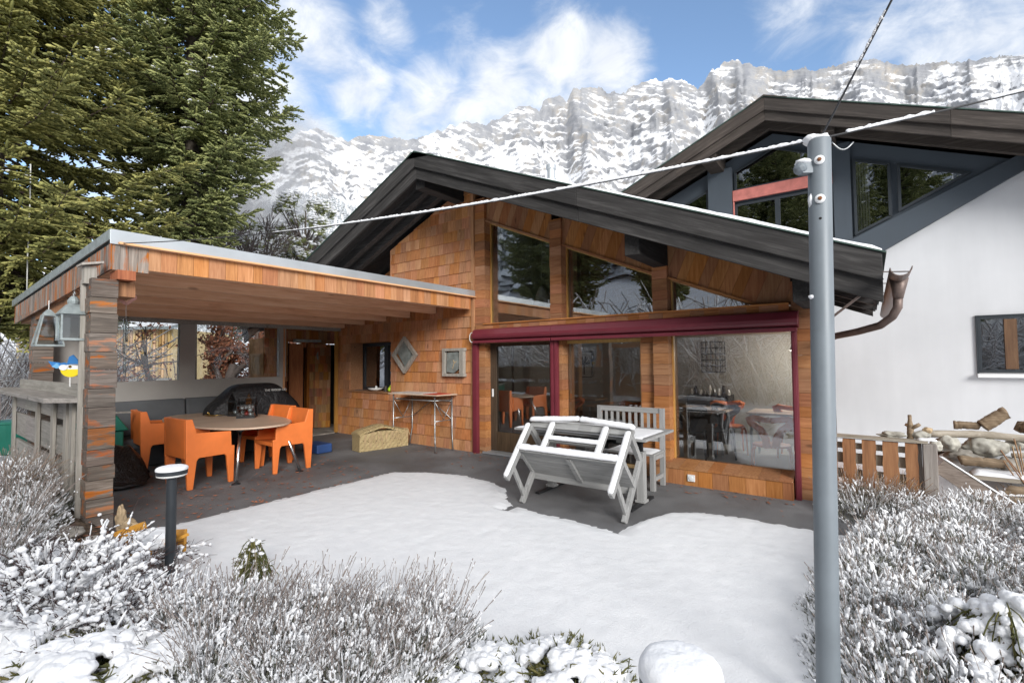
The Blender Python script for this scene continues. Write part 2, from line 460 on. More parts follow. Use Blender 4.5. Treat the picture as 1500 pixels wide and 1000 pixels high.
# ------------------------------------------------------------------ camera (1.65 m above the patio)
YAW, PITCH, ROLL, FPX = 0.64344334, 0.03911394, -0.00849963, 700.0
CAMZ = 1.65
def cam_axes():
    fw = V((-math.sin(YAW), math.cos(YAW), 0)); rt = V((math.cos(YAW), math.sin(YAW), 0)); up = V((0, 0, 1))
    fw, up = fw*math.cos(PITCH) + up*math.sin(PITCH), up*math.cos(PITCH) - fw*math.sin(PITCH)
    rt, up = rt*math.cos(ROLL) + up*math.sin(ROLL), up*math.cos(ROLL) - rt*math.sin(ROLL)
    return rt, up, fw
RT, UP, FW = cam_axes()
cd = bpy.data.cameras.new('camera'); cam = bpy.data.objects.new('camera', cd); C.objects.link(cam)
cam.matrix_world = Matrix((( RT.x, UP.x, -FW.x, 0), (RT.y, UP.y, -FW.y, 0), (RT.z, UP.z, -FW.z, CAMZ), (0, 0, 0, 1)))
cd.sensor_width = 36; cd.lens = 36*FPX/1500; cd.clip_start = .05; cd.clip_end = 20000
sc.camera = cam
def bearing(px, py):
    """compass bearing and slope of a sight line, used to survey the skyline"""
    d = RT*((px-750)/FPX) + UP*((500-py)/FPX) + FW
    return math.atan2(d.x, d.y), d.z/math.hypot(d.x, d.y), d.normalized()

# ------------------------------------------------------------------ light
SUN_EL, SUN_AZ = R(21), R(125)           # azimuth clockwise from +Y: sun low behind the camera
sund = V((math.sin(SUN_AZ)*math.cos(SUN_EL), math.cos(SUN_AZ)*math.cos(SUN_EL), math.sin(SUN_EL)))
sl = bpy.data.lights.new('sun', 'SUN'); sl.energy = SUN_E; sl.angle = R(25); sl.color = (1, .975, .94)
so = bpy.data.objects.new('sun', sl); C.objects.link(so)
so.rotation_euler = (-sund).to_track_quat('-Z', 'Y').to_euler(); so.location = (0, -20, 60)

w = bpy.data.worlds.new('World'); sc.world = w; w.use_nodes = True
t = NT('tmp_sky'); bpy.data.materials.remove(t.m)
class WT(NT):
    def __init__(s): s.t = w.node_tree; s.t.nodes.clear(); s.out = s.t.nodes.new('ShaderNodeOutputWorld')
t = WT()
sky = t.n('TexSky'); sky.sky_type = 'NISHITA'; sky.sun_disc = False
sky.sun_elevation = SUN_EL; sky.sun_rotation = SUN_AZ; sky.altitude = 600; sky.air_density = 1.0; sky.dust_density = .6; sky.ozone_density = 1.6
dirv = t.n('TexCoord').outputs['Generated']
sep = t.n('SeparateXYZ', {0: dirv})
# cloud sheet coordinates: direction projected on a high plane so clouds flatten towards the horizon
zc = t.math('MAXIMUM', t.math('ADD', sep.outputs[2], .25).outputs[0], .08)
pl = t.n('VectorMath', {0: dirv, 1: t.n('CombineXYZ', {0: zc, 1: zc, 2: zc}).outputs[0]}, operation='DIVIDE').outputs[0]
n1 = t.noise(pl, 2.1, 9, .60, .35)
n2 = t.noise(pl, 7.5, 8, .62, .5)
nz = t.math('ADD', t.math('MULTIPLY', n1.outputs[0], .6).outputs[0], t.math('MULTIPLY', n2.outputs[0], .4).outputs[0])
acc = None
for px, py, rad, amt in ((440, 40, .14, .8), (470, 70, .16, .8), (520, 130, .12, .85), (560, 40, .10, .75), (400, 120, .16, .8), (680, 70, .13, .55), (640, 150, .14, .75), (740, 130, .15, .9), (820, 90, .16, 1.), (890, 90, .13, .95), (800, 150, .14, .8), (930, 75, .08, .6),
                         (455, 205, .12, .9), (380, 190, .14, 1.), (590, 180, .10, .7), (690, 165, .1, .8), (1180, 40, .14, .5), (1290, 30, .18, .6), (1400, 40, .2, .65), (1500, 40, .2, .7), (1600, 40, .3, .7), (330, 60, .2, .4), (300, 300, .3, .9)):
    d = bearing(px, py)[2]
    dt = t.n('VectorMath', {0: dirv, 1: tuple(d)}, operation='DISTANCE').outputs['Value']
    b = t.n('MapRange', {0: dt, 1: rad*1.15, 2: 0., 3: 0., 4: amt}); b.interpolation_type = 'SMOOTHSTEP'
    acc = b.outputs[0] if acc is None else t.math('SMOOTH_MAX', acc, b.outputs[0], .12).outputs[0]
# out of view: near-full, brighter cloud cover added to light the yard neutrally
fy = t.n('MapRange', {0: t.n('VectorMath', {0: dirv, 1: tuple(FW)}, operation='DOT_PRODUCT').outputs['Value'], 1: .30, 2: .62, 3: 1., 4: 0.})
acc = t.math('MAXIMUM', acc, t.math('MULTIPLY', fy.outputs[0], .95).outputs[0]).outputs[0]
cov = t.math('ADD', t.math('MULTIPLY', acc, .52).outputs[0], t.math('SUBTRACT', nz.outputs[0], .66).outputs[0])
cf = t.n('MapRange', {0: cov, 1: 0.0, 2: .30, 3: 0., 4: .96}); cf.interpolation_type = 'SMOOTHSTEP'
shade = t.ramp(n2.outputs[0], [(.3, (.78, .80, .84)), (.65, (1, 1, 1))])
cl = t.mix(1., shade.outputs[0], t.mix(fy.outputs[0], CLOUD_F, CLOUD_B).outputs[0], 'MULTIPLY')
skyc = t.n('HueSaturation', {'Saturation': 1.0, 'Value': 1.22, 'Color': sky.outputs[0]})
mx = t.mix(cf.outputs[0], skyc.outputs[0], cl.outputs[0])
bg = t.n('Background', {0: mx.outputs[0], 1: SKY_S})
t.t.links.new(bg.outputs[0], t.out.inputs[0])

sc.view_settings.view_transform = 'Standard'; sc.view_settings.look = 'None'
sc.view_settings.gamma = 1; sc.view_settings.use_curve_mapping = False
sc.view_settings.exposure = EXPO
sc.render.engine = 'CYCLES'
sc.cycles.max_bounces = 10; sc.cycles.diffuse_bounces = 4; sc.cycles.glossy_bounces = 4; sc.cycles.transparent_max_bounces = 16
sc.cycles.caustics_reflective = False; sc.cycles.caustics_refractive = False
sc.cycles.sample_clamp_indirect = 6
sc.cycles.use_denoising = True

# ------------------------------------------------------------------ ground
def sm(x):
    x = min(1, max(0, x)); return x*x*(3-2*x)
def zg(x, y):
    z = -.012
    z += .25*sm((-x-4.4)/1.2)*sm((1.42-y)/.25)                     # planting bed by the shelter
    z += .10*sm((-x-.2)/1.)*sm((1.9-y)/.8)*sm((x+5.6)/1.)          # low bed in front of the patio
    z += .10*sm((x-.25)/.6)*sm((6.6-y)/1.)                         # bed right of the patio
    z += .60*sm((x-.3)/.4)*sm((y-7.5)/.4)*sm((8.6-y)/.6)                          # bank below the white house
    d = math.hypot(x, y)
    if d > 30: z += .3*mnoise.noise(V((x*.02, y*.02, 3)))*sm((d-30)/30)
    # far side of the valley floor rises
    z += .045*max(0, y-60) + .03*max(0, -x-70)
    return z + .015*mnoise.noise(V((x*1.7, y*1.7, 0)))*(1 if (y < 1.4 or x > .3) else .2)
def axis(c, near, n, far, m):
    a = np.linspace(0, near, n+1); b = near*(far/near)**(np.linspace(0, 1, m+1)[1:])
    h = np.concatenate([a, b]); return np.concatenate([-h[:0:-1], h]) + c
gx = axis(-5, 12, 90, 1500, 30); gy = axis(4, 9, 75, 1500, 30)
gv = [(x, y, zg(x, y)) for y in gy for x in gx]
ny, nx = len(gy), len(gx)
ii = (np.arange(ny-1)[:, None]*nx + np.arange(nx-1)[None]).ravel()
me = np_mesh('ground', gv, np.stack([ii, ii+1, ii+nx+1, ii+nx], 1))
t = NT('ground_snow'); co = t.coord(kind='Object')
a = t.noise(co, 1.4, 6, .65); b = t.noise(co, 24, 4, .6); pos = t.n('SeparateXYZ', {0: co})
thr = t.n('MapRange', {0: pos.outputs[0], 1: -6.6, 2: -5.2, 3: .15, 4: -.2})      # bare litter beside the sheltered corner
ybare = t.n('MapRange', {0: pos.outputs[1], 1: 1.9, 2: 1.0, 3: 1., 4: 0.})
xb = t.n('MapRange', {0: pos.outputs[0], 1: -4.6, 2: -5.6, 3: 0., 4: 1.}); xb2 = t.n('MapRange', {0: pos.outputs[0], 1: -8.2, 2: -7.2, 3: 0., 4: 1.})
yb = t.n('MapRange', {0: pos.outputs[1], 1: .75, 2: 1.15, 3: 0., 4: 1.}); yb2 = t.n('MapRange', {0: pos.outputs[1], 1: 9., 2: 7., 3: 0., 4: 1.})
bare = t.math('MULTIPLY', t.math('MULTIPLY', xb.outputs[0], xb2.outputs[0]).outputs[0], t.math('MULTIPLY', yb.outputs[0], yb2.outputs[0]).outputs[0])
f = t.math('ADD', t.math('MULTIPLY', bare.outputs[0], .75).outputs[0], t.math('MULTIPLY', a.outputs[0], .55).outputs[0])
fr = t.ramp(f.outputs[0], [(.47, (0, 0, 0)), (.60, (1, 1, 1))])
so_ = t.ramp(b.outputs[0], [(.35, (.035, .027, .02)), (.6, (.12, .085, .058)), (.75, (.2, .13, .08))])
base = t.mix(fr.outputs[0], (.74, .755, .78), so_.outputs[0])
h = t.math('ADD', a.outputs[0], t.math('MULTIPLY', b.outputs[0], .3).outputs[0])
t.bsdf(Base_Color=base.outputs[0], Roughness=.85, Normal=t.bump(h.outputs[0], .6, .03).outputs[0], Specular_IOR_Level=.2)
tag(link_mesh('ground', me, t.m, smooth=True), kind='structure')

# patio
mb = MB()
mb.add([(-10.6, 1.42, .004), (-5.72, 1.42, .004), (-5.72, .5, .004), (.3, .5, .004), (.3, 6.72, .004), (-10.6, 6.72, .004)], [(0, 1, 2, 3, 4, 5)])
tag(mb.build('patio', M['asphalt']), kind='structure')
mb = MB(); mb.box(-11.3, -9.95, 5.28, 7.6, -.05, .03)
tag(mb.build('doorstep_slab', M['stone_grey'], bevel=.01), kind='structure')

# snow lying on the patio, thinning to a ragged edge where roofs sheltered it
def yback(x):
    pts = [(-6.2, 4.55), (-5.6, 4.72), (-5.2, 4.98), (-4.7, 5.1), (-4.2, 5.05), (-3.8, 4.9), (-3.42, 4.45), (-3.2, 4.36), (-2.0, 4.3), (-1.9, 4.7), (-1.75, 5.18), (-1.5, 5.34), (-1.2, 5.40), (.6, 5.42)]
    for (a, b), (c, d) in zip(pts, pts[1:]):
        if x <= c: return b + (d-b)*max(0, (x-a))/(c-a)
    return pts[-1][1]
xs = np.arange(-6.3, .75, .03); ys = np.arange(.1, 5.6, .03)
vid = {}; vv = []; ff = []
hh = np.zeros((len(ys), len(xs)))
for j, y in enumerate(ys):
    for i, x in enumerate(xs):
        d = min(x + 5.72 + .25*sm((1.9-y)/.8), (yback(x) - y))
        for fx, fy in ((-3.28, 4.5), (-2.02, 4.55)):               # bare strips beside the bench feet
            if fy-.36 < y < fy + .1: d = min(d, (abs(x - fx - .1*(fy-y)) - .035))
        d += .022*mnoise.noise(V((x*3, y*3, 0))) + .03*mnoise.noise(V((x*14, y*14, 2))) + .022*mnoise.noise(V((x*31, y*31, 4)))
        if d > -.03:
            t_ = sm((d+.0)/.16)
            hh[j, i] = .003 + .026*t_ + t_*(.004*mnoise.noise(V((x*9, y*9, 5))) + .004*mnoise.noise(V((x*1.5, y*1.5, 7))) + .0035*mnoise.noise(V((x*22, y*22, 9)))) if d > 0 else -.006
        else: hh[j, i] = -1
for j in range(len(ys)-1):
    for i in range(len(xs)-1):
        q = [(j, i), (j, i+1), (j+1, i+1), (j+1, i)]
        if min(hh[a] for a in q) <= -.5: continue
        idx = []
        for a in q:
            if a not in vid: vid[a] = len(vv); vv.append((xs[a[1]], ys[a[0]], .006 + hh[a]))
            idx.append(vid[a])
        ff.append(idx)
tag(link_mesh('snow', np_mesh('snow', vv, np.array(ff)), M['snow'], smooth=True), kind='structure')

# ------------------------------------------------------------------ mountains
SKYL = [(-500, 420), (150, 380), (330, 300), (380, 238), (412, 216), (440, 193), (462, 188), (485, 199), (510, 205), (545, 198), (575, 203), (600, 205), (625, 200), (650, 188), (680, 180), (715, 181), (742, 170), (752, 160), (770, 155), (790, 163), (796, 150), (812, 140), (830, 146), (840, 131), (870, 127), (892, 134), (915, 136), (935, 122), (960, 117), (985, 115), (1010, 122), (1022, 133), (1030, 122), (1045, 98), (1065, 92), (1080, 88), (1100, 96), (1120, 100), (1150, 106), (1180, 100), (1192, 106), (1230, 97), (1270, 87), (1300, 92), (1330, 98), (1360, 92), (1400, 93), (1450, 85), (1500, 83), (1600, 92), (1750, 105), (2300, 160)]
def lerp_pts(pts, x):
    for (a, b), (c, d) in zip(pts, pts[1:]):
        if x <= c: return b + (d-b)*(x-a)/(c-a)
    return pts[-1][1]
pxs = np.concatenate([np.arange(-500, 330, 40), np.arange(330, 1560, 1.9), np.arange(1560, 2300, 40)])
NR = 210
# crests of the buttresses: place along the skyline, half width, height, lean of the crest line
BUT = [(345, 60, .9, -40), (452, 52, 1.15, 60), (505, 26, .6, 25), (570, 48, .8, 70), (655, 60, .95, -30), (705, 24, .55, 30), (762, 46, 1.05, 50), (800, 20, .6, -20), (850, 42, 1.2, 35), (905, 30, .7, -35),
       (985, 72, 1.45, -25), (1048, 30, 1.2, 20), (1090, 48, 1.35, 45), (1150, 26, .6, -15), (1192, 38, .8, 40), (1272, 70, 1.1, -45), (1345, 34, .65, 25), (1420, 80, 1.0, 60), (1500, 40, .7, -30), (1570, 60, 1., 20)]
def crest(px, v):
    """0 in a gully, 1 and more on a buttress crest"""
    h = 0.
    for c, w_, hh_, ln in BUT:
        u = abs(px - c - ln*(1-v))/(w_*(1.25-.35*v)); h = max(h, hh_*(1-u))
    return h
attr = []; mv = []
for ic, px in enumerate(pxs):
    py = lerp_pts(SKYL, px); az, sl_, _ = bearing(px, py)
    jag = 1 + .013*(mnoise.ridged_multi_fractal(V((px*.05, 2, 0)), .8, 2.3, 4, 1., 2.)-1.1) + .006*mnoise.noise(V((px*.55, 3, 0)))
    for k in range(NR+1):
        v = k/NR
        r0 = 1400 + 2000*(1-(1-v)**1.6)
        z = sl_*3400*jag*v
        x, y = math.sin(az)*r0, math.cos(az)*r0
        wob = 20*mnoise.noise(V((px*.008, v*2.2, 3))) + 9*mnoise.noise(V((px*.03, v*6, 5))) 
        c1 = crest(px + wob, v); c2 = mnoise.ridged_multi_fractal(V(((px+wob*1.5)*.045, v*3.2, 1)), .9, 2.1, 4, 1.0, 2.0)
        rid = mnoise.ridged_multi_fractal(V((x*.006, y*.006, z*.006)), .8, 2.2, 5, 1.0, 2.0)
        amp = 1 - v**10
        s_ = (z*.9 + math.sin(az+.2)*r0*.40)/62 + 1.1*mnoise.noise(V((x*.0035, y*.0035, z*.0035))); led = s_ - math.floor(s_); led = led*led*(3-2*led)
        dr = (-(c1-.6)*300*(.35+.65*(1-v)) - (c2-1.1)*30 - (rid-1.1)*34 - led*14)*amp + 9*mnoise.noise(V((x*.025, y*.025, z*.025)))*amp
        r1 = r0 + dr
        mv.append((math.sin(az)*r1, math.cos(az)*r1, z + 6*mnoise.noise(V((x*.015, y*.015, z*.01)))*amp + CAMZ))
        attr.append(c1*.75 + (c2-1.1)*.22)
ncol = len(pxs)
i0 = (np.arange(ncol-1)[:, None]*(NR+1) + np.arange(NR)[None]).ravel()
me = np_mesh('mountain_range', mv, np.stack([i0, i0+NR+1, i0+NR+2, i0+1], 1))
at_ = me.attributes.new('crest', 'FLOAT', 'POINT'); at_.data.foreach_set('value', attr)
t = NT('mountain'); co = t.coord((.01, .01, .01)); g = t.n('NewGeometry')
nzv = t.n('SeparateXYZ', {0: g.outputs['Normal']}).outputs[2]
ob = t.n('TexCoord').outputs['Object']
def dotv(v): return t.n('VectorMath', {0: ob, 1: v}, operation='DOT_PRODUCT').outputs['Value']
bed = t.n('CombineXYZ', {0: dotv((.0095, .007, .028)), 1: dotv((.0022, .0016, -.0008)), 2: dotv((-.0016, .0022, 0))}).outputs[0]   # beds dipping to the right
strata = t.noise(bed, 1.3, 8, .68, .5)
n1 = t.noise(co, .9, 9, .66, .4); n2 = t.noise(co, 9, 6, .72)
cr_ = t.n('Attribute', attribute_name='crest').outputs['Fac']
f = t.math('MULTIPLY', nzv, .75)
n0 = t.noise(co, .22, 5, .6, .3)
for src, wgt in ((n0.outputs[0], 1.7), (n1.outputs[0], 1.15), (strata.outputs[0], 1.55), (n2.outputs[0], .55)):
    f = t.math('ADD', f.outputs[0], t.math('MULTIPLY', t.math('SUBTRACT', src, .5).outputs[0], wgt).outputs[0])
f = t.math('SUBTRACT', f.outputs[0], t.math('MULTIPLY', t.math('SUBTRACT', cr_, .55).outputs[0], .42).outputs[0])
sn = t.ramp(f.outputs[0], [(.20, (0, 0, 0)), (.40, (1, 1, 1))])
rk = t.ramp(n1.outputs[0], [(.32, (.25, .26, .285)), (.5, (.35, .355, .365)), (.62, (.42, .39, .35)), (.72, (.52, .43, .32))])  # rock tones lightened, contrast cut, to stand in for distance haze
rk2 = t.mix(t.math('MULTIPLY', n2.outputs[0], .6).outputs[0], rk.outputs[0], (.17, .175, .19))
base = t.mix(sn.outputs[0], rk2.outputs[0], (.76, .77, .79))
hb = t.math('ADD', strata.outputs[0], t.math('MULTIPLY', n2.outputs[0], .4).outputs[0])
t.bsdf(Base_Color=base.outputs[0], Roughness=.9, Normal=t.bump(hb.outputs[0], .8, 14.).outputs[0], Specular_IOR_Level=.1)
tag(link_mesh('mountain_range', me, t.m, smooth=True), kind='structure')

# snowy conifers: one material whose upward faces carry the snow
t = NT('frosted_conifer'); g = t.n('NewGeometry'); co = t.coord()
nzv = t.n('SeparateXYZ', {0: g.outputs['Normal']}).outputs[2]
n1 = t.noise(co, .55, 5, .7)
f = t.math('ADD', t.math('MULTIPLY', nzv, .55).outputs[0], n1.outputs[0])
sn = t.ramp(f.outputs[0], [(.60, (0, 0, 0)), (.9, (1, 1, 1))])
base = t.mix(t.math('MULTIPLY', sn.outputs[0], .8).outputs[0], (.04, .052, .048), (.72, .75, .79))
t.bsdf(Base_Color=base.outputs[0], Roughness=.9); M['frosted_conifer'] = t.m

def conifer_arrays(pos, hgt, rng, tiers=5, n=7):
    """cheap layered conifers for far forest"""
    parts_v = []; parts_f = []
    N = len(pos)
    a = np.arange(n)*2*np.pi/n
    base = 0
    for ti in range(tiers):
        zb = hgt*(.08 + .86*ti/tiers); zt = np.minimum(zb + hgt*(.86/tiers)*1.9, hgt); rb = hgt*.19*(1-ti/tiers)**.9*rng.uniform(.75, 1.2, N)
        jit = rng.uniform(.55, 1.25, (N, n))
        ring = np.stack([np.cos(a)[None]*jit*rb[:, None], np.sin(a)[None]*jit*rb[:, None], zb[:, None] - jit*rb[:, None]*.35], -1) + pos[:, None]
        tip = np.stack([pos[:, 0], pos[:, 1], pos[:, 2] + zt], -1)[:, None]
        vs = np.concatenate([ring, tip], 1).reshape(-1, 3)
        k = np.arange(N)[:, None]*(n+1); j = np.arange(n)[None]
        f = np.stack([k+j, k+(j+1) % n, np.broadcast_to(k+n, (N, n))], -1).reshape(-1, 3)
        parts_v.append(vs); parts_f.append(f+base); base += len(vs)
    return np.concatenate(parts_v), np.concatenate(parts_f)

# wooded shoulder below the peaks, left of the chalet's ridge
FOR = [(200, 400), (300, 330), (350, 300), (400, 285), (440, 279), (470, 279), (495, 283), (520, 296), (560, 325), (620, 370), (700, 430)]
sv = []; sp = np.arange(150, 700, 10.); NS = 16
def shoulder(px, v):
    az, s2, _ = bearing(px, lerp_pts(FOR, px)); r0 = 420 + 480*v
    z = s2*900*v*(.55+.45*v) - 6
    r1 = r0 + 25*mnoise.noise(V((px*.01, v*3, 1)))
    return (math.sin(az)*r1, math.cos(az)*r1, z + 6*mnoise.noise(V((px*.03, v*5, 4))) - 9)
for px in sp:
    for k in range(NS+1): sv.append(shoulder(px, k/NS))
i0 = (np.arange(len(sp)-1)[:, None]*(NS+1) + np.arange(NS)[None]).ravel()
tag(link_mesh('forest_slope', np_mesh('forest_slope', sv, np.stack([i0, i0+NS+1, i0+NS+2, i0+1], 1)), M['snow'], smooth=True), kind='structure')
rg = np.random.default_rng(3)
pos = np.array([shoulder(rg.uniform(170, 680), rg.uniform(.15, 1)**.7) for _ in range(3600)]); pos[:, 2] -= 1
v_, f_ = conifer_arrays(pos, rg.uniform(9, 19, len(pos)), rg)
tag(link_mesh('mountain_forest', np_mesh('mountain_forest', v_, f_), M['frosted_conifer']), 'snow dusted conifer forest covering the shoulder below the peaks', 'forest', kind='stuff')

# wooded hillside across the garden, behind the camera: mirrored in the windows, kept lower on the right to let the sun in
hv = []; hx = np.linspace(-420, 420, 61); hy = np.linspace(-13, -330, 45)
def hill(x, y):
    d = -13 - y
    return -.5 + (30 + 85*sm((70-x)/90))*sm(d/190)**.9 + 7*mnoise.noise(V((x*.012, y*.012, 8)))*sm(d/40) + 14*mnoise.noise(V((x*.006, 5, 8)))*sm(d/120)
for y in hy:
    for x in hx: hv.append((x, y, hill(x, y)))
nx = len(hx); ii = (np.arange(len(hy)-1)[:, None]*nx + np.arange(nx-1)[None]).ravel()
tag(link_mesh('hillside', np_mesh('hillside', hv, np.stack([ii, ii+nx, ii+nx+1, ii+1], 1)), M['snow'], smooth=True), kind='structure')
pos = []
while len(pos) < 2600:
    d = rg.uniform(0, 1)**1.5*280; x = rg.uniform(-60-d*1.2, 70+d*1.2); y = -42-d
    pos.append((x, y, hill(x, y)-.4))
pos = np.array(pos)
v_, f_ = conifer_arrays(pos, rg.uniform(5, 13, len(pos)), rg, 8, 9)
tag(link_mesh('hillside_forest', np_mesh('hillside_forest', v_, f_), M['frosted_conifer']), 'snow dusted conifer forest on the hillside facing the chalet', 'forest', kind='stuff')
# ================================================================== the cedar chalet
FY = 6.53                                  # front wall plane
def zt(x): return 5.18 - .42*abs(x + 6.07)  # top of the roof
def zu(x): return zt(x) - .33
house = thing('chalet', 'cedar shingled chalet with a charcoal gable roof and tall trapezoid windows', 'chalet', (-5.5, FY, 0))
def PF(y): return lambda u, v, d: (u, y - d, v)

mb = MB()
T = lambda poly, y=FY, row=.205, a=.11, b=.27, s=1: tiles(mb, poly, PF(y), row, a, b, .02, .003, seed=s)
T([(-10, .0), (-9.53, .0), (-9.53, 2.8), (-10, 2.8)], s=2)
T([(-9.53, .0), (-8.08, .0), (-8.08, 1.0), (-9.53, 1.0)], s=3)
T([(-9.53, 2.07), (-8.08, 2.07), (-8.08, 2.8), (-9.53, 2.8)], s=4)
T([(-8.08, .0), (-5.80, .0), (-5.80, zu(-5.80)), (-6.07, zu(-6.07)), (-8.08, zu(-8.08))], s=5)
mb.box(-8.10, -8.05, FY-.015, FY+.5, 2.6, zu(-8.08)-.01)
wall = mb.build('shingle_wall', M['cedar_shingle'], house)
mb = MB()
tiles(mb, [(-12.0, 2.6), (-8.1, 2.6), (-8.1, zu(-8.1)), (-12.0, zu(-12.0))], PF(7.05), 3., .12, .18, .01, .01, ang=R(22.8), seed=9)
mb.bar((-10.2, 7.0, 2.72), (-8.12, 7.0, 3.58), .06, .16)
mb.build('recessed_gable_wall', M['cedar_board'], house)
mb = MB()                                   # plain bodies behind the cladding
mb.box(-10, -9.53, FY+.01, 6.95, 0, 2.8); mb.box(-9.53, -8.08, FY+.01, 6.95, 0, .985); mb.box(-9.53, -8.08, FY+.01, 6.95, 2.075, 2.8)
mb.prism([(-8.08, FY+.01, 0), (-5.80, FY+.01, 0), (-5.80, FY+.01, zu(-5.8)), (-6.07, FY+.01, zu(-6.07)), (-8.08, FY+.01, zu(-8.08))], (0, .40, 0))
mb.box(-10, -9.9, 6.95, 10.3, 0, 2.8); mb.box(-.62, -.52, 6.76, 10.3, 0, 2.55)
mb.prism([(-10, 10.2, 0), (-.52, 10.2, 0), (-.52, 10.2, zu(-.52)), (-6.07, 10.2, zu(-6.07)), (-10, 10.2, zu(-10))], (0, .1, 0))
mb.build('wall_body', M['cedar_cross'], house)
mb = MB(); mb.box(-5.80, -5.735, FY-.03, FY+.03, 0, zu(-5.76)-.01)
mb.build('corner_trim', M['cedar_shingle'], house)

# posts clad with short horizontal boards
def post(x0, x1, z0, z1, y0=FY, y1=6.76, seed=0, slope=True):
    rn = random.Random(seed); mb = MB(); z = z0
    while z < z1 - .01:
        h = min(rn.uniform(.11, .17), z1 - z)
        j = rn.uniform(-.004, .004)
        mb.box(x0 + j*.5, x1 + j*.5, y0 + j, y1 + j, z + .0015, z + h - .0015); z += h
    return mb.build('post', M['cedar_cross'], house)
post(-5.73, -5.50, 0, zu(-5.5)-.02, seed=1); post(-4.12, -3.91, 0, zu(-3.9)-.02, seed=2)
post(-2.43, -2.22, .02, zu(-2.22)-.02, seed=3); post(-.745, -.52, 0, 2.56, seed=4)
post(-2.64, -2.44, 0, 2.0, 6.60, 6.78, seed=5)

# slanted boards above the upper windows
mb = MB()
def G(poly, s):
    mb = MB(); tiles(mb, poly, PF(6.6), 4., .12, .19, .008, .008, ang=R(-22.8), seed=s); mb.build('gable_boards', M['cedar_board'], house)
G([(-5.5, 4.19), (-4.12, 3.6), (-4.12, zu(-4.12)), (-5.5, zu(-5.5))], 1)
G([(-3.91, 3.51), (-2.43, 2.875), (-2.43, zu(-2.43)), (-3.91, zu(-3.91))], 2)
G([(-2.22, 2.795), (-1.09, 2.325), (-.75, 2.325), (-.75, zu(-.75)), (-2.22, zu(-2.22))], 3)
mb = MB()
for a, b in (((-5.5, 4.17), (-4.12, 3.58)), ((-3.91, 3.49), (-2.43, 2.855)), ((-2.22, 2.775), (-1.09, 2.305))):
    mb.bar((a[0], 6.62, a[1]), (b[0], 6.62, b[1]), .12, .03)
mb.box(-5.5, -.76, 6.47, 6.74, 2.285, 2.305)
tiles(mb, [(-5.7, 2.19), (-.76, 2.19), (-.76, 2.285), (-5.7, 2.285)], PF(6.50), .2, .14, .22, .0, .0, seed=5)
mb.box(-5.5, -.76, 6.52, 6.7, 2.0, 2.19)
mb.box(-5.5, -2.45, 6.56, 6.72, 1.955, 2.0)
mb.build('window_ledge', M['cedar_cross'], house)
mb = MB()
tiles(mb, [(-2.40, .0), (-.76, .0), (-.76, .2), (-2.40, .2)], PF(6.40), .4, .16, .23, .006, .004, seed=8)
rn = random.Random(4); x = -2.40
while x < -.78:
    w_ = min(rn.uniform(.16, .23), -.76-x)
    mb.prism([(x+.001, 6.385, .205), (x+w_-.001, 6.385, .205), (x+w_-.001, 6.72, .262), (x+.001, 6.72, .262)], (0, 0, .022)); x += w_
mb.box(-2.40, -.76, 6.41, 6.76, 0, .2)
plinth = mb.build('plinth', M['cedar_board'], house)
mb = MB(); mb.box(-1.95, -1.86, 6.372, 6.394, .065, .15); mb.lathe([(.028, 0), (.03, .006), (.012, .008)], (0, 0, 0), 16)
q = len(mb.v) - 48
mb.v[q:] = [(-1.905 + v[0], 6.372 - v[2], .107 + v[1]) for v in mb.v[q:]]
tag(mb.build('power_socket', M['white_plastic'], plinth, bevel=.004), 'white outdoor socket on the plank plinth')

# glazing: each window a frame with one pane
def window(name, poly, y, fr=.045, fmat='inner_wood', gmat='glass', lab=None, inset=.0):
    """poly: (x,z) convex, counter-clockwise"""
    cx = sum(p[0] for p in poly)/len(poly); cz = sum(p[1] for p in poly)/len(poly)
    mb = MB(); n = len(poly)
    for i in range(n):
        a, b = V((poly[i][0], 0, poly[i][1])), V((poly[(i+1) % n][0], 0, poly[(i+1) % n][1]))
        d = (b-a).normalized(); nrm = V((-d.z, 0, d.x))
        if nrm.dot(V((cx, 0, cz))-a) < 0: nrm = -nrm
        mb.prism([(a.x, y+.03*(i % 2)*.05, a.z), (b.x, y+.03*(i % 2)*.05, b.z), (b.x + (nrm.x - d.x)*fr, y+.03*(i % 2)*.05, b.z + (nrm.z - d.z)*fr), (a.x + (nrm.x + d.x)*fr, y+.03*(i % 2)*.05, a.z + (nrm.z + d.z)*fr)], (0, .06 + .002*i, 0))
    f = mb.build(name, M[fmat], house)
    mb = MB(); mb.prism([(p[0]+(cx-p[0])*.012, y+.028, p[1]+(cz-p[1])*.012) for p in poly], (0, .012, 0))
    mb.build('pane', M[gmat], f)
    return f
window('upper_window', [(-5.5, 2.305), (-4.12, 2.305), (-4.12, 3.565), (-5.5, 4.16)], 6.69, .02, gmat='glass_high')
window('upper_window', [(-3.91, 2.305), (-2.43, 2.305), (-2.43, 2.845), (-3.91, 3.48)], 6.69, .02, gmat='glass_high')
window('upper_window', [(-2.22, 2.305), (-1.1, 2.305), (-2.22, 2.765)], 6.69, .02, gmat='glass_high')
window('picture_window', [(-3.97, .06), (-2.64, .06), (-2.64, 1.955), (-3.97, 1.955)], 6.69, .05)
window('picture_window', [(-2.22, .25), (-.75, .25), (-.75, 2.0), (-2.22, 2.0)], 6.69, .022)
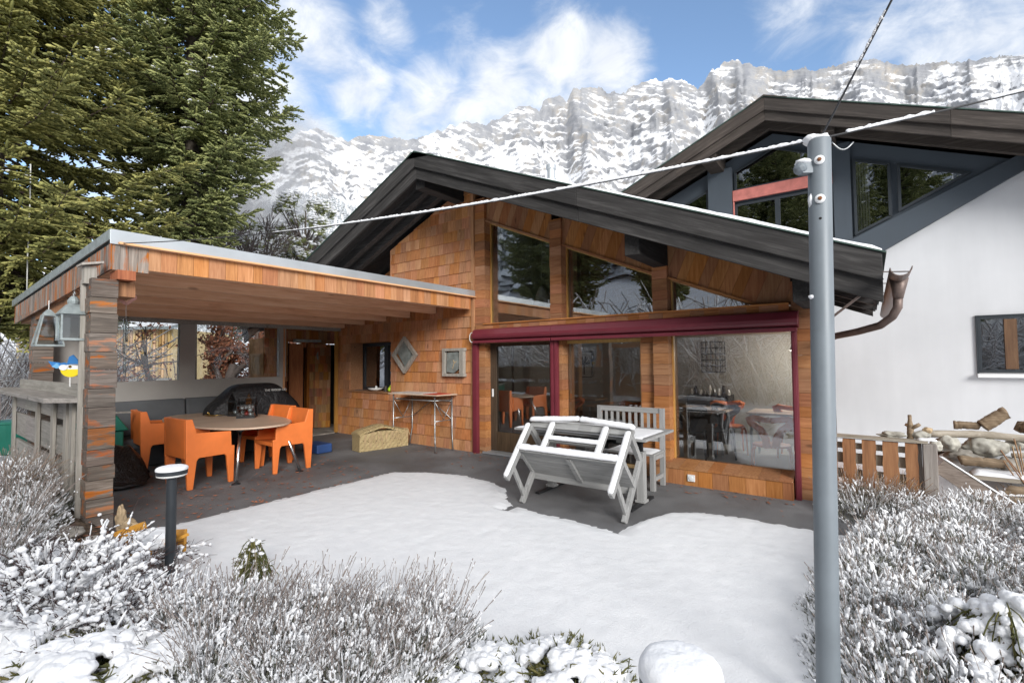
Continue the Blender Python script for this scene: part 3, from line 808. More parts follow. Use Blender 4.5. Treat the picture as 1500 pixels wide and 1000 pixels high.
# sliding door
mb = MB(); y = 6.68
mb.box(-5.50, -5.37, y, y+.07, .05, 1.955); mb.box(-4.24, -4.12, y, y+.07, .05, 1.955)
mb.box(-5.37, -4.24, y+.002, y+.068, .05, .38); mb.box(-5.37, -4.24, y+.002, y+.068, 1.90, 1.955)
door = mb.build('sliding_door', M['brown_frame'], house)
mb = MB(); mb.box(-5.37, -4.24, y+.03, y+.042, .38, 1.90); mb.build('pane', M['glass'], door)
mb = MB(); mb.box(-5.08, -5.05, y+.075, y+.10, .06, 1.95); mb.build('rear_stile', M['brown_frame'], door)
mb = MB(); mb.box(-5.455, -5.425, y-.022, y-.002, 1.0, 1.14); mb.build('handle', M['white_plastic'], door, bevel=.004)
mb = MB(); mb.box(-5.55, -4.1, 6.5, 6.76, .012, .045); mb.build('door_sill', M['zinc'], house)
# small window in the shingle wall
f = window('casement_window', [(-9.52, 1.0), (-8.1, 1.0), (-8.1, 2.065), (-9.52, 2.065)], 6.86, .07, 'window_dark', 'glass_dark')
mb = MB(); mb.box(-8.72, -8.58, 6.855, 6.93, 1.07, 1.995); mb.build('mullion', M['window_dark'], f)
mb = MB(); mb.box(-9.54, -8.07, 6.48, 6.87, .975, 1.0); mb.build('sill', M['cedar_cross'], f)
mb = MB(); mb.box(-9.5, -8.1, 6.94, 7.3, .98, 2.08); mb.build('dark_box_behind', M['inner_dark'], f)  # closed dark box just behind the pane stands in for the unlit room

# maroon awnings rolled into their cassettes, with guide rails
prof = [(6.36, 2.03), (6.345, 2.06), (6.345, 2.10), (6.39, 2.185), (6.44, 2.205), (6.495, 2.205), (6.495, 2.0), (6.43, 2.0)]
for x0, x1 in ((-5.66, -4.022), (-4.018, -.66)):
    mb = MB(); mb.prism([(x0, a, b) for a, b in prof], (x1-x0, 0, 0)); aw = mb.build('awning_cassette', M['maroon_metal'], house, bevel=.004)
    mb = MB(); mb.box(x0+.01, x1-.01, 6.36, 6.42, 1.955, 2.0); mb.build('awning_bar', M['maroon_metal'], aw, bevel=.004)
for x0, x1 in ((-5.735, -5.625), (-4.085, -4.02), (-4.016, -3.955), (-.745, -.685)):
    mb = MB(); mb.box(x0, x1, 6.45, 6.515, 0.0, 1.998); mb.box(x0+.012, x1-.012, 6.443, 6.452, .02, 1.95)
    g_ = mb.build('guide_rail', M['maroon_metal'], house, bevel=.004)
mb = MB(); mb.tube([(-5.70 + .05*math.cos(a), 6.40, 2.06 + .085*math.sin(a)) for a in np.linspace(-1.2, -5.0, 14)], .008, 6)
mb.build('crank_eye', M['white_plastic'], house, smooth=True)

# roof
yr0, yr1, XL, XR = 5.42, 10.7, -12.3, .11
mb = MB()
mb.prism([(XL, yr0, zt(XL)), (-6.07, yr0, zt(-6.07)), (XR, yr0, zt(XR)), (XR, yr0, zt(XR)-.10), (-6.07, yr0, zt(-6.07)-.10), (XL, yr0, zt(XL)-.10)], (0, yr1-yr0, 0))
roof = mb.build('roof', M['char_soffit'], house)
mb = MB(); y = yr0 + .02; rn = random.Random(2)
while y < yr1 - .1:
    w_ = rn.uniform(.13, .17); d = rn.uniform(0, .008)
    for xa, xb in ((XL+.02, -6.07), (-6.07, XR-.02)):
        mb.prism([(xa, y+.004, zt(xa)-.10), (xb, y+.004, zt(xb)-.10), (xb, y+.004, zt(xb)-.135-d), (xa, y+.004, zt(xa)-.135-d)], (0, w_-.008, 0))
    y += w_
mb.build('soffit_board', M['char_soffit'], roof)
mb = MB()                                    # rafters under the soffit
for yy in (5.95, 6.3, 7.6, 8.6, 9.6):
    for xa, xb in ((XL+.1, -6.1), (-6.04, XR-.06)):
        mb.prism([(xa, yy, zt(xa)-.14), (xb, yy, zt(xb)-.14), (xb, yy, zt(xb)-.30), (xa, yy, zt(xa)-.30)], (0, .12, 0))
mb.build('rafters', M['char_beam'], roof)
def barge(x0, x1, y0, y1, top, bot, rn):
    mb = MB(); n = 2; xs_ = np.linspace(x0, x1, n+1)
    for a, b in zip(xs_, xs_[1:]):
        mb.prism([(a+.001, y0, zt(a)-top), (b-.001, y0, zt(b)-top), (b-.001, y0, zt(b)-bot), (a+.001, y0, zt(a)-bot)], (0, y1-y0, 0))
    return mb.build('bargeboard', M['char_barge_l' if x1 < -6 else 'char_barge_r'], roof, bevel=.006)
for x0, x1 in ((XL, -6.07), (-6.07, XR)):
    barge(x0, x1, 5.38, 5.418, .0, .255, None); barge(x0, x1, 5.425, 5.47, .225, .445, None)
def purlin(x0, x1, y0, z0, z1, m='char_purlin'):
    mb = MB(); mb.prism([(x0, y0, z1), (x1, y0, z1), (x1, y0+.0, z0), (x0, y0, z0)], (0, 6.8-y0, 0)); return mb.build('purlin', M[m], roof, bevel=.01)
purlin(-6.2, -5.98, 5.53, 4.60, 4.86); purlin(-2.41, -2.22, 5.56, 2.93, 3.24); purlin(-.62, -.46, 5.6, 2.22, 2.5); purlin(-9.9, -9.7, 5.56, 2.95, 3.3)
mb = MB()
mb.prism([(-6.14, 5.37, zt(-6.07)+.012), (-5.62, 5.37, zt(-5.62)+.03), (-5.62, 5.37, zt(-5.62)+.012), (-6.07, 5.37, zt(-6.07)+.002), (-6.3, 5.37, zt(-6.3)+.002), (-6.3, 5.37, zt(-6.3)+.02)], (0, 5.3, 0))
mb.build('ridge_cap', M['roof_green'], roof)
mb = MB()
for xa, xb in ((XL-.03, -6.07), (-6.07, XR+.03)):
    mb.prism([(xa, 5.365, zt(xa)+.003), (xb, 5.365, zt(xb)+.003), (xb, 5.365, zt(xb)+.018), (xa, 5.365, zt(xa)+.018)], (0, 5.36, 0))
mb.build('roof_sheet', M['roof_green'], roof)
def roof_snow(name, f_z, x0, x1, y0, y1, th, parent, edge=.06, step=(.07, .07), seed=0):
    xs_ = np.arange(x0, x1+.001, step[0]); ys_ = np.arange(y0, y1+.001, step[1]); vs = []; fs = []
    for x in xs_:
        for k, y in enumerate(ys_):
            e = min((y-y0)/edge, (x-x0)/edge, (x1-x)/edge, 1)
            n = mnoise.noise(V((x*2.3+seed, y*2.3, seed)))*.5 + mnoise.noise(V((x*9, y*9, seed+3)))*.3
            h = th(x)*(.75 + .5*n)*math.sqrt(max(e, 0))
            vs.append((x, y + (0 if k else .012*n), f_z(x) + max(h, 0)))
    n = len(ys_); ii = (np.arange(len(xs_)-1)[:, None]*n + np.arange(n-1)[None]).ravel()
    return link_mesh(name, np_mesh(name, vs, np.stack([ii, ii+n, ii+n+1, ii+1], 1)), M['snow_soft'], parent, smooth=True)
roof_snow('roof_snow', lambda x: zt(x)+.019, -6.05, XR+.02, 5.37, 10.6, lambda x: .02 + .03*sm((x+4.2)/2), roof)
roof_snow('roof_snow', lambda x: zt(x)+.019, XL, -6.09, 5.37, 10.6, lambda x: .02, roof)
# gutter, funnel and downpipe on the right eave
mb = MB(); vs = []; ga = np.linspace(math.pi, 2*math.pi, 10)
for yy in (5.12, 10.6):
    for rr in (.076, .069):
        for a in ga: vs.append((.225 + rr*math.cos(a), yy, 2.40 + rr*math.sin(a)))
fs = []
for i in range(9): fs += [(i, i+1, 21+i, 20+i), (10+i, 30+i, 31+i, 11+i), (i, 10+i, 11+i, i+1)]
fs += [(0, 20, 30, 10), (9, 19, 39, 29)]
mb.add(vs, fs); gut = mb.build('gutter', M['copper_old'], roof)
mb = MB(); mb.tube([(.225, 5.55, 2.36), (.22, 5.55, 2.25), (.215, 5.56, 2.18)], [.072, .05, .038], 14)
mb.tube([(.215, 5.56, 2.2), (.21, 5.57, 2.1), (.17, 5.62, 2.02), (.08, 5.74, 1.95), (-.1, 6.0, 1.91), (-.3, 6.32, 1.885), (-.40, 6.5, 1.86), (-.43, 6.58, 1.78), (-.43, 6.6, 1.6), (-.43, 6.6, .0)], .036, 12)
for z in (.6, 1.3): mb.tube([(-.43, 6.6, z), (-.43, 6.6, z+.04)], .049, 12)
mb.build('downpipe', M['copper_old'], gut, smooth=True)
mb = MB()
for yy in (5.45, 6.3, 7.2): mb.bar((.10, yy, 2.42), (.3, yy, 2.40), .03, .006)
mb.bar((.11, 5.44, 2.36), (-.35, 5.5, 1.98), .02, .02)
mb.build('gutter_bracket', M['copper_old'], gut)
# stove flue
mb = MB(); zc_ = zt(-5.3)
mb.lathe([(.085, 0), (.085, .62), (.11, .62), (.11, .66), (.085, .67), (.085, .86), (.105, .87), (.105, .96), (.02, 1.0)], (-5.3, 8.5, zc_-.05), 20)
mb.build('flue', M['zinc'], roof, smooth=False)
# inside shell
mb = MB(); mb.box(-5.75, -.63, 6.76, 10.1, -.05, .055); mb.build('floor', M['inner_floor'], house)
mb = MB(); mb.box(-5.80, -5.74, 6.95, 10.1, .055, 4.6); mb.box(-.66, -.63, 6.77, 10.1, .055, 2.5); mb.box(-5.74, -.66, 10.1, 10.16, .055, 2.5)
mb.build('inner_wall', M['inner_wall'], house)
mb = MB(); mb.box(-5.74, -.66, 8.3, 8.42, 2.08, 2.22); mb.box(-4.75, -4.6, 8.3, 8.45, .055, 4.2); mb.box(-2.9, -2.75, 8.3, 8.45, .055, 3.4); mb.build('inner_beam', M['inner_wood'], house)
mb = MB(); mb.box(-5.74, -3.2, 8.42, 10.1, 2.12, 2.2); mb.box(-3.2, -.66, 8.42, 10.1, 2.12, 2.2); mb.build('gallery_floor', M['inner_wood'], house)

# ================================================================== white house behind
WY = 12.0
def zt2(x): return 7.08 - .417*abs(x + 1.62)
wh = thing('white_house', 'tall white rendered house with a blue grey gable behind the chalet', 'house', (1, WY, 0))
mb = MB()
zc2 = lambda x: zt2(x) - .40
mb.prism([(-5.6, WY, 0), (6.6, WY, 0), (6.6, WY, zc2(6.6)), (3.0, WY, zc2(3.0)), (2.35, WY, 4.95), (.22, WY, 3.72), (-1.6, WY, 2.7), (-5.6, WY, 2.7)], (0, 8, 0))
mb.build('white_wall', M['white_render'], wh)
mb = MB()
pl_ = [(-5.6, 2.7), (-1.6, 2.7), (.22, 3.72), (2.35, 4.95), (2.5, zc2(2.5)), (-1.62, zc2(-1.62)), (-5.6, zc2(-5.6))]
mb.prism([(a, WY-.02, b) for a, b in pl_], (0, 8, 0))
mb.build('blue_gable', M['blue_grey_wall'], wh)
mb = MB(); mb.box(-2.99, -2.46, WY-.16, WY-.02, 2.9, zc2(-2.99)-.02); mb.build('blue_pilaster', M['blue_grey_wall'], wh); mb = MB(); mb.box(-.52, -.22, WY-.10, WY-.02, 3.0, zc2(-.3)-.05); mb.build('blue_pilaster', M['blue_grey_wall'], wh); mb = MB()
mb.prism([(-.19, WY-.12, 4.07), (2.36, WY-.12, 5.24), (2.36, WY-.12, 4.95), (.22, WY-.12, 3.72), (-.52, WY-.12, 3.31), (-.52, WY-.12, 3.92)], (0, .1, 0))
mb.build('blue_band', M['blue_grey_wall'], wh)
def wwin(name, poly, y, fr, fm='window_dark', gm='glass_dark'):
    cx = sum(p[0] for p in poly)/len(poly); cz = sum(p[1] for p in poly)/len(poly); n = len(poly); mb = MB()
    for i in range(n):
        a, b = V((poly[i][0], 0, poly[i][1])), V((poly[(i+1) % n][0], 0, poly[(i+1) % n][1])); d = (b-a).normalized(); nr = V((-d.z, 0, d.x))
        if nr.dot(V((cx, 0, cz))-a) < 0: nr = -nr
        mb.prism([(a.x, y+.001*i, a.z), (b.x, y+.001*i, b.z), (b.x+(nr.x-d.x)*fr, y+.001*i, b.z+(nr.z-d.z)*fr), (a.x+(nr.x+d.x)*fr, y+.001*i, a.z+(nr.z+d.z)*fr)], (0, .05, 0))
    f = mb.build(name, M[fm], wh)
    mb = MB(); mb.prism([(p[0]+(cx-p[0])*.02, y+.022, p[1]+(cz-p[1])*.02) for p in poly], (0, .01, 0)); mb.build('pane', M[gm], f)
    mb = MB(); mb.prism([(p[0]+(cx-p[0])*.02, y+.046, p[1]+(cz-p[1])*.02) for p in poly], (0, .006, 0)); mb.build('dark_backing', M['unlit_black'], f)  # thin near-black plate behind each pane paints the darkness of the room
    return f
f = wwin('gable_window', [(-.18, 4.12), (.42, 4.40), (.42, 5.47), (-.18, 5.71)], WY-.10, .05)
mb = MB()
cv = [(-.13, 4.2)]; 
for k in range(9): mb.box(-.12 + k*.022, -.10 + k*.022, WY-.075 + (k % 2)*.008, WY-.068 + (k % 2)*.008, 4.2 + k*.012, 5.6 - k*.008)
mb.build('curtain', M['curtain'], f)
wwin('gable_window', [(.52, 4.47), (1.58, 5.0), (.52, 5.43)], WY-.10, .05)
wwin('gable_window', [(-2.42, 5.52), (-.56, 5.52), (-.56, 5.92), (-1.6, 6.36), (-2.42, 6.0)], WY-.10, .05)
f = wwin('gable_window', [(-2.42, 3.9), (-.56, 3.9), (-.56, 5.22), (-2.42, 5.22)], WY-.10, .05)
mb = MB(); mb.box(-1.60, -1.50, WY-.105, WY-.06, 3.95, 5.17); mb.build('mullion', M['window_dark'], f)
wwin('gable_window', [(-3.55, 4.3), (-3.0, 4.3), (-3.0, 5.70), (-3.55, 5.46)], WY-.10, .05)
mb = MB(); mb.box(-2.45, -.53, WY-.17, WY-.11, 5.27, 5.52); mb.box(-2.45, -2.42, WY-.15, WY-.11, 4.0, 5.27); mb.build('salmon_beam', M['salmon_beam'], wh, bevel=.006)
f = wwin('ground_floor_window', [(1.56, 1.36), (3.0, 1.36), (3.0, 2.36), (1.56, 2.36)], WY-.03, .045, 'window_dark')
mb = MB(); mb.box(1.90, 2.06, WY-.04, WY+.0, 1.42, 2.30); mb.box(2.4, 2.5, WY-.04, WY+.0, 1.42, 2.30); mb.build('mullion', M['red_frame'], f)
mb = MB(); mb.box(1.53, 3.05, WY-.12, WY-.005, 1.27, 1.335); mb.build('sill', M['white_plastic'], f)
mb = MB(); mb.box(1.535, 1.557, WY-.035, WY-.004, 1.34, 2.38); mb.box(1.535, 3.05, WY-.037, WY-.004, 2.362, 2.385); mb.build('surround', M['window_dark'], f)
mb = MB(); X0, X1 = -7.2, 6.9
mb.prism([(X0, 11.02, zt2(X0)), (-1.62, 11.02, zt2(-1.62)), (X1, 11.02, zt2(X1)), (X1, 11.02, zt2(X1)-.16), (-1.62, 11.02, zt2(-1.62)-.16), (X0, 11.02, zt2(X0)-.16)], (0, 9.3, 0))
rf2 = mb.build('roof', M['brown_beam'], wh)
for xa, xb in ((X0, -1.62), (-1.62, X1)):
    for y0, top, bot in ((10.97, 0., .27), (11.025, .24, .47)):
        mb = MB()
        for a, b in zip(np.linspace(xa, xb, 4), np.linspace(xa, xb, 4)[1:]):
            mb.prism([(a+.001, y0, zt2(a)-top), (b-.001, y0, zt2(b)-top), (b-.001, y0, zt2(b)-bot), (a+.001, y0, zt2(a)-bot)], (0, .045, 0))
        mb.build('bargeboard', M['brown_barge_l' if xb < -1.6 else 'brown_barge_r'], rf2, bevel=.006)
    mb = MB(); mb.prism([(xa, 11.5, zt2(xa)-.17), (xb, 11.5, zt2(xb)-.17), (xb, 11.5, zt2(xb)-.46), (xa, 11.5, zt2(xa)-.46)], (0, .12, 0)); mb.build('rafter', M['brown_beam'], rf2)
    mb = MB(); mb.prism([(xa, 10.95, zt2(xa)+.004), (xb, 10.95, zt2(xb)+.004), (xb, 10.95, zt2(xb)+.022), (xa, 10.95, zt2(xa)+.022)], (0, 9.3, 0)); mb.build('roof_sheet', M['roof_green'], rf2)
roof_snow('roof_snow', lambda x: zt2(x)+.023, -1.6, X1, 10.95, 14, lambda x: .05, rf2, step=(.12, .12), seed=4)
roof_snow('roof_snow', lambda x: zt2(x)+.023, X0, -1.64, 10.95, 14, lambda x: .03, rf2, step=(.12, .12), seed=5)
mb = MB(); mb.prism([(-1.95, 10.94, zt2(-1.95)+.02), (-1.62, 10.94, zt2(-1.62)+.04), (-1.2, 10.94, zt2(-1.2)+.03), (-1.2, 10.94, zt2(-1.2)+.012), (-1.62, 10.94, zt2(-1.62)+.01), (-1.95, 10.94, zt2(-1.95)+.005)], (0, 9, 0)); mb.build('ridge_cap', M['brown_beam'], rf2)
for x0, x1, z0, z1 in ((-2.92, -2.62, 6.02, 6.42), (-.66, -.44, 6.06, 6.5), (2.4, 2.65, 4.7, 5.2)):
    mb = MB(); mb.box(x0, x1, 11.1, 12.05, z0, z1); mb.build('purlin', M['brown_beam'], rf2, bevel=.01)
# ================================================================== covered terrace
sh = thing('terrace_shelter', 'open cedar terrace shelter with a flat zinc edged roof and a grey windowed back wall', 'shelter', (-8, 4, 0))
def zs(x): return 2.918 + .046*(x + 5.74)
def PX(x): return lambda u, v, d: (x + d, u, v)
mb = MB()
mb.prism([(-5.78, 1.36, zs(-5.78)), (-11.0, 1.36, zs(-11.0)), (-11.0, 1.36, zs(-11)-.10), (-5.78, 1.36, zs(-5.78)-.10)], (0, 5.16, 0))
rf = mb.build('roof', M['zinc_old'], sh)
mb = MB(); y = 1.36; rn = random.Random(1)
mb2 = MB(); x = -10.95
while x < -5.8:
    w_ = .135; mb2.prism([(x, 1.37, zs(x)-.105), (x+w_-.004, 1.37, zs(x)-.105), (x+w_-.004, 1.37, zs(x)-.125), (x, 1.37, zs(x)-.125)], (0, 5.15, 0)); x += w_
mb2.build('roof_deck', M['cedar_beam'], rf)
for x in (-6.0, -6.75, -7.5, -8.25, -9.0, -9.75):
    mb = MB(); mb.box(x-.05, x+.05, 1.42, 6.5, zs(x)-.31, zs(x)-.128); mb.build('rafter', M['cedar_beam'], rf, bevel=.006)
mb = MB(); mb.prism([(-5.742, 1.31, zs(-5.74)+.01), (-5.742, 6.6, zs(-5.74)+.0), (-5.742, 6.6, zs(-5.74)-.125), (-5.742, 1.31, zs(-5.74)-.13)], (.012, 0, 0)); mb.box(-5.80, -5.742, 1.31, 6.6, 2.90, 2.915)
mb.build('zinc_edge', M['zinc'], rf, bevel=.002)
mb = MB(); mb.prism([(-5.745, 1.305, zs(-5.74)+.008), (-11.05, 1.305, zs(-11.05)+.008), (-11.05, 1.305, zs(-11.05)-.09), (-5.745, 1.305, zs(-5.74)-.09)], (0, .012, 0)); mb.build('zinc_edge', M['zinc_old'], rf)
mb = MB(); tiles(mb, [(1.62, 2.575), (6.44, 2.575), (6.44, 2.79), (1.62, 2.79)], PX(-5.765), .6, .10, .19, .006, .006, seed=11)
mb.build('fascia_boards', M['cedar_shingle'], rf)
mb = MB(); tiles(mb, [(1.335, 2.545), (1.62, 2.545), (1.62, 2.79), (1.335, 2.79)], PX(-5.765), .6, .06, .10, .012, .012, seed=12)
tiles(mb, [(-10.95, 2.3), (-5.77, 2.55), (-5.77, 2.80), (-10.95, 2.57)], PF(1.335), .8, .07, .13, .008, .008, seed=13)
mb.build('weathered_fascia', M['old_plank_up'], rf)
mb = MB(); mb.box(-10.9, -5.80, 1.39, 1.53, 2.30, 2.44); mb.box(-5.93, -5.68, 1.36, 1.50, 2.45, 2.54)
mb.build('edge_beam', M['fence_red'], rf)
mb = MB(); mb.box(-10.0, -9.86, 1.5, 6.5, 2.36, 2.47); mb.build('edge_beam', M['grey_plank_flat'], rf)
roof_snow('roof_snow', lambda x: zs(x)+.004, -11.0, -5.75, 1.32, 6.45, lambda x: .022 + .012*mnoise.noise(V((x, 2, 3))), rf, seed=8)
def stack_post(x0, x1, y0, y1, z0, z1, seed):
    rn = random.Random(seed); mb = MB(); z = z0
    while z < z1-.01:
        h = min(rn.uniform(.13, .2), z1-z); j = rn.uniform(-.006, .006)
        mb.box(x0, x1+j, y0+j, y1+j, z+.002, z+h-.002); z += h
    return mb.build('post', M['old_plank'], sh, bevel=.004)
stack_post(-5.93, -5.74, 1.185, 1.385, .1, 2.45, 3)
mb = MB(); mb.box(-5.97, -5.935, 1.15, 1.20, .1, 2.44); mb.build('post_batten', M['grey_plank'], sh)
stack_post(-10.02, -9.72, 1.38, 1.60, 0, 2.36, 5)
# back wall with clear sheets
mb = MB(); x0, x1 = -10.06, -9.98
mb.box(x0, x1, 1.6, 5.25, 0, 1.345)
for y0, y1 in ((1.6, 2.05), (3.30, 3.55), (5.12, 5.26)): mb.box(x0-.02, x1+.01, y0, y1, 1.345, 2.47)
mb.box(x0, x1, 2.05, 3.30, 2.43, 2.47); mb.box(x0, x1, 3.55, 5.12, 2.43, 2.47)
bw = mb.build('back_wall', M['grey_panel'], sh)
for y0, y1 in ((2.05, 3.30), (3.55, 5.12)):
    mb = MB(); mb.box(-10.03, -10.02, y0+.002, y1-.002, 1.347, 2.428); mb.build('pane', M['clear_sheet'], bw)
mb = MB(); mb.box(-9.995, -9.965, 5.20, 5.24, 0, 2.4); mb.build('wall_trim', M['cedar_shingle'], bw)
# bar counter of weathered planks on the open side
mb = MB(); yb_ = 1.24
mb.prism([(-10.1, .98, 1.275), (-6.35, .98, 1.275), (-6.05, 1.25, 1.275), (-10.1, 1.25, 1.275)], (0, 0, .045))
ct = mb.build('bar_shelf', M['grey_plank_flat'], sh, bevel=.004)
mb = MB(); mb.box(-9.72, -5.95, 1.25, 1.30, 1.32, 1.44)
for z0, z1, a, b in ((1.05, 1.272, -9.9, -6.0), (.66, .97, -9.9, -6.0), (.2, .60, -9.9, -6.0)):
    x = a
    while x < b-.05:
        w_ = random.uniform(.6, 1.1); mb.box(x, min(x+w_-.004, b), yb_+random.uniform(-.004, .004), yb_+.03, z0, z1); x += w_
mb.build('bar_panel', M['grey_plank_flat'], sh)
for x in (-9.85, -8.2, -7.35, -6.75, -6.5, -6.15):
    mb = MB(); mb.box(x-.06, x+.06, yb_-.035, yb_-.006, .1, 1.27); mb.build('bar_batten', M['grey_plank'], sh)

# ------------------------------------------------------------------ garden shed in the corner
sd = thing('garden_shed', 'narrow shingled shed with half open doors between shelter and chalet', 'shed', (-11.6, 6.4, 0))
mb = MB(); SX = -11.0
for a, b, z0, z1 in ((5.3, 5.84, 0, 2.45), (6.18, 6.30, 2.0, 2.5), (5.84, 6.18, 2.12, 2.45), (6.30, 6.74, 0.03, 2.1), (6.30, 6.86, 2.1, 2.55), (6.74, 6.83, .03, 2.1), (6.83, 7.16, 2.1, 2.6), (7.16, 7.9, 0, 2.65)):
    tiles(mb, [(a, z0), (b, z0), (b, z1), (a, z1)], PX(SX), .2, .07, .15, .016, .004, seed=int(a*10))
mb.box(-11.06, -10.94, 6.30, 6.36, .03, 2.1)
mb.build('shed_wall', M['shed_board'], sd)
mb = MB(); mb.box(-11.7, -11.3, 5.3, 7.95, 0, 2.1); mb.build('dark_filler', M['unlit_black'], sd)  # solid near-black block painted as the shade inside the shed
mb = MB(); mb.box(-11.7, SX-.002, 5.28, 5.33, 0, 2.2); mb.box(-11.7, SX-.002, 7.9, 7.95, 0, 2.6)
mb.box(-9.99, -9.95, 6.42, 6.50, 0, 2.5)
mb.build('side_wall', M['shed_board'], sd)
mb = MB(); tiles(mb, [(0, .04), (.34, .04), (.34, 2.08), (0, 2.08)], lambda u, v, d: (-10.93+d, 5.84+u, v), .2, .08, .14, .012, .004, seed=3)
mb.box(-10.95, -10.91, 5.84, 6.18, .04, 2.08); dr_ = mb.build('shed_door', M['shed_board'], sd)
mb = MB(); tiles(mb, [(0, .04), (.36, .04), (.36, 2.08), (0, 2.08)], lambda u, v, d: (-10.96+d*.5+u*.55, 6.52+u*.8-d, v), .2, .08, .14, .012, .004, seed=4)
mb.build('shed_door', M['shed_board'], sd)
mb = MB(); mb.box(-10.96, -10.86, 5.95, 6.62, 2.13, 2.19); mb.build('door_rail', M['zinc_old'], sd)
mb = MB(); mb.prism([(-10.93, 5.2, 2.52), (-10.93, 8.0, 2.86), (-10.93, 8.0, 2.94), (-10.93, 5.2, 2.60)], (-.9, 0, 0)); mb.build('shed_roof', M['zinc_old'], sd)
mb = MB(); mb.lathe([(.01, 0), (1, 0), (1, .02), (.01, .021)], n=28); mb.v = [(-10.93+v[2], 6.62+v[0]*.085, 1.80+v[1]*.13) for v in mb.v]
o = mb.build('oval_plaque', M['slate'], None); tag(o, 'pale grey oval plaque hanging beside the open shed door', 'plaque')
# ================================================================== orange moulded armchairs
def make_chair(label):
    t = thing('armchair', label, 'armchair', (0, 0, 0), 'orange plastic armchairs round the terrace table')
    W = .64
    side = [(-.30, 0), (-.235, 0), (-.195, .36), (-.17, .395), (.155, .395), (.18, .36), (.215, 0), (.275, 0), (.285, .50), (.245, .50), (.235, .70), (-.20, .725), (-.255, .91), (-.335, .91), (-.325, .40)]
    for s in (-1, 1):
        mb = MB(); x = s*W/2
        # split in convex pieces so the panel stays clean
        for pl in ([side[0], side[1], side[2], side[14]], [side[2], side[3], side[4], side[5], (.285, .5), (.245, .5), (.235, .70), (-.20, .725), (-.325, .40)][:0],
                   [side[5], side[6], side[7], side[8]]): 
            pass
        mb.prism([(x - s*.022*0, a, b) for a, b in side], (-s*.045, 0, 0))
        mb.build('side_panel', M['orange_plastic'], t, bevel=.008)
    mb = MB(); x0 = -W/2+.045; x1 = W/2-.045
    mb.prism([(x0, -.335, .91), (x0, -.285, .91), (x0, -.225, .42), (x0, -.27, .40), (x0, -.325, .40)], (x1-x0, 0, 0))
    mb.build('backrest', M['orange_plastic'], t, bevel=.008)
    mb = MB(); mb.prism([(x0, -.24, .415), (x0, .284, .455), (x0, .284, .40), (x0, .25, .40), (x0, .24, .42), (x0, -.24, .38)], (x1-x0, 0, 0))
    mb.build('seat', M['orange_plastic'], t, bevel=.008)
    return t
c0 = make_chair('orange armchair nearest the steel post lamp, its back to the snow')
c0.location = (-7.43, 2.74, .004); c0.rotation_euler = (0, 0, R(4))
copy_tree(c0, None, (-9.12, 2.78, .004), R(-4), 'orange armchair beside the green bin, half hidden by the black sack')
copy_tree(c0, None, (-7.37, 3.84, .004), R(178), 'orange armchair at the right end of the oval table, facing the near chairs')
copy_tree(c0, None, (-8.12, 3.96, .004), R(184), 'orange armchair tucked in behind the lanterns on the table')

# oval conference table with splayed chrome legs
tb = thing('dining_table', 'long oval wood topped table with splayed chrome legs', 'table', (-8.38, 3.43, 0))
mb = MB(); pts = []
for i in range(72):
    a = 2*math.pi*i/72; ca, sa = math.cos(a), math.sin(a)
    pts.append((-8.38 + 1.46*math.copysign(abs(ca)**.86, ca), 3.43 + .70*math.copysign(abs(sa)**.86, sa)))
mb.prism([(a, b, .71) for a, b in pts], (0, 0, .028))
mb.build('tabletop', M['table_laminate'], tb, bevel=.008)
for sx in (-1, 1):
    for sy in (-1, 1):
        mb = MB(); a = V((-8.38 + sx*1.22, 3.43 + sy*.30, .71)); b = V((-8.38 + sx*1.45, 3.43 + sy*.45, .045))
        mb.tube([a, b], [.026, .02], 12); lg = mb.build('leg', M['chrome'], tb, smooth=True)
        mb = MB(); mb.lathe([(.055, 0), (.055, .008), (.03, .02), (.014, .026), (.014, .05)], (b.x, b.y, .004), 16); mb.build('foot', M['black_metal'], lg)
        mb = MB(); mb.lathe([(.05, -.03), (.05, 0)], (a.x, a.y, .71), 12); mb.build('leg_mount', M['black_metal'], lg)
mb = MB(); mb.box(-9.55, -7.2, 3.39, 3.47, .66, .708); mb.build('rail', M['black_metal'], tb)

# black sack
mb = MB(); T_ = ico(4); vs = []
for p in T_[0]:
    q = V(p); z = q.z
    s_ = 1 + .08*mnoise.noise(q*2.4) + .10*abs(mnoise.noise(q*4.5)) + .035*mnoise.noise(V((q.x*13, q.y*13, q.z*4)))
    x_ = math.copysign(abs(q.x)**.65, q.x)*.42*s_; y_ = math.copysign(abs(q.y)**.65, q.y)*.34*s_
    u = (x_+.42)/.84                                   # falls away from the tied end on the left to a flat corner on the right
    top = .46*(1-sm((u-.25)/.85))+.05
    zz = (.5*(z+1))**.55*top*s_ if z > -.9 else 0
    vs.append((-8.22 + x_ - .06*zz, 2.0 + y_*(1-.5*zz), max(.006, zz)))
mb.add(vs, [tuple(f) for f in T_[1]])
tag(mb.build('plastic_sack', M['bag_black'], smooth=True), 'full black plastic sack slumped on the terrace beside the weathered post', 'sack')
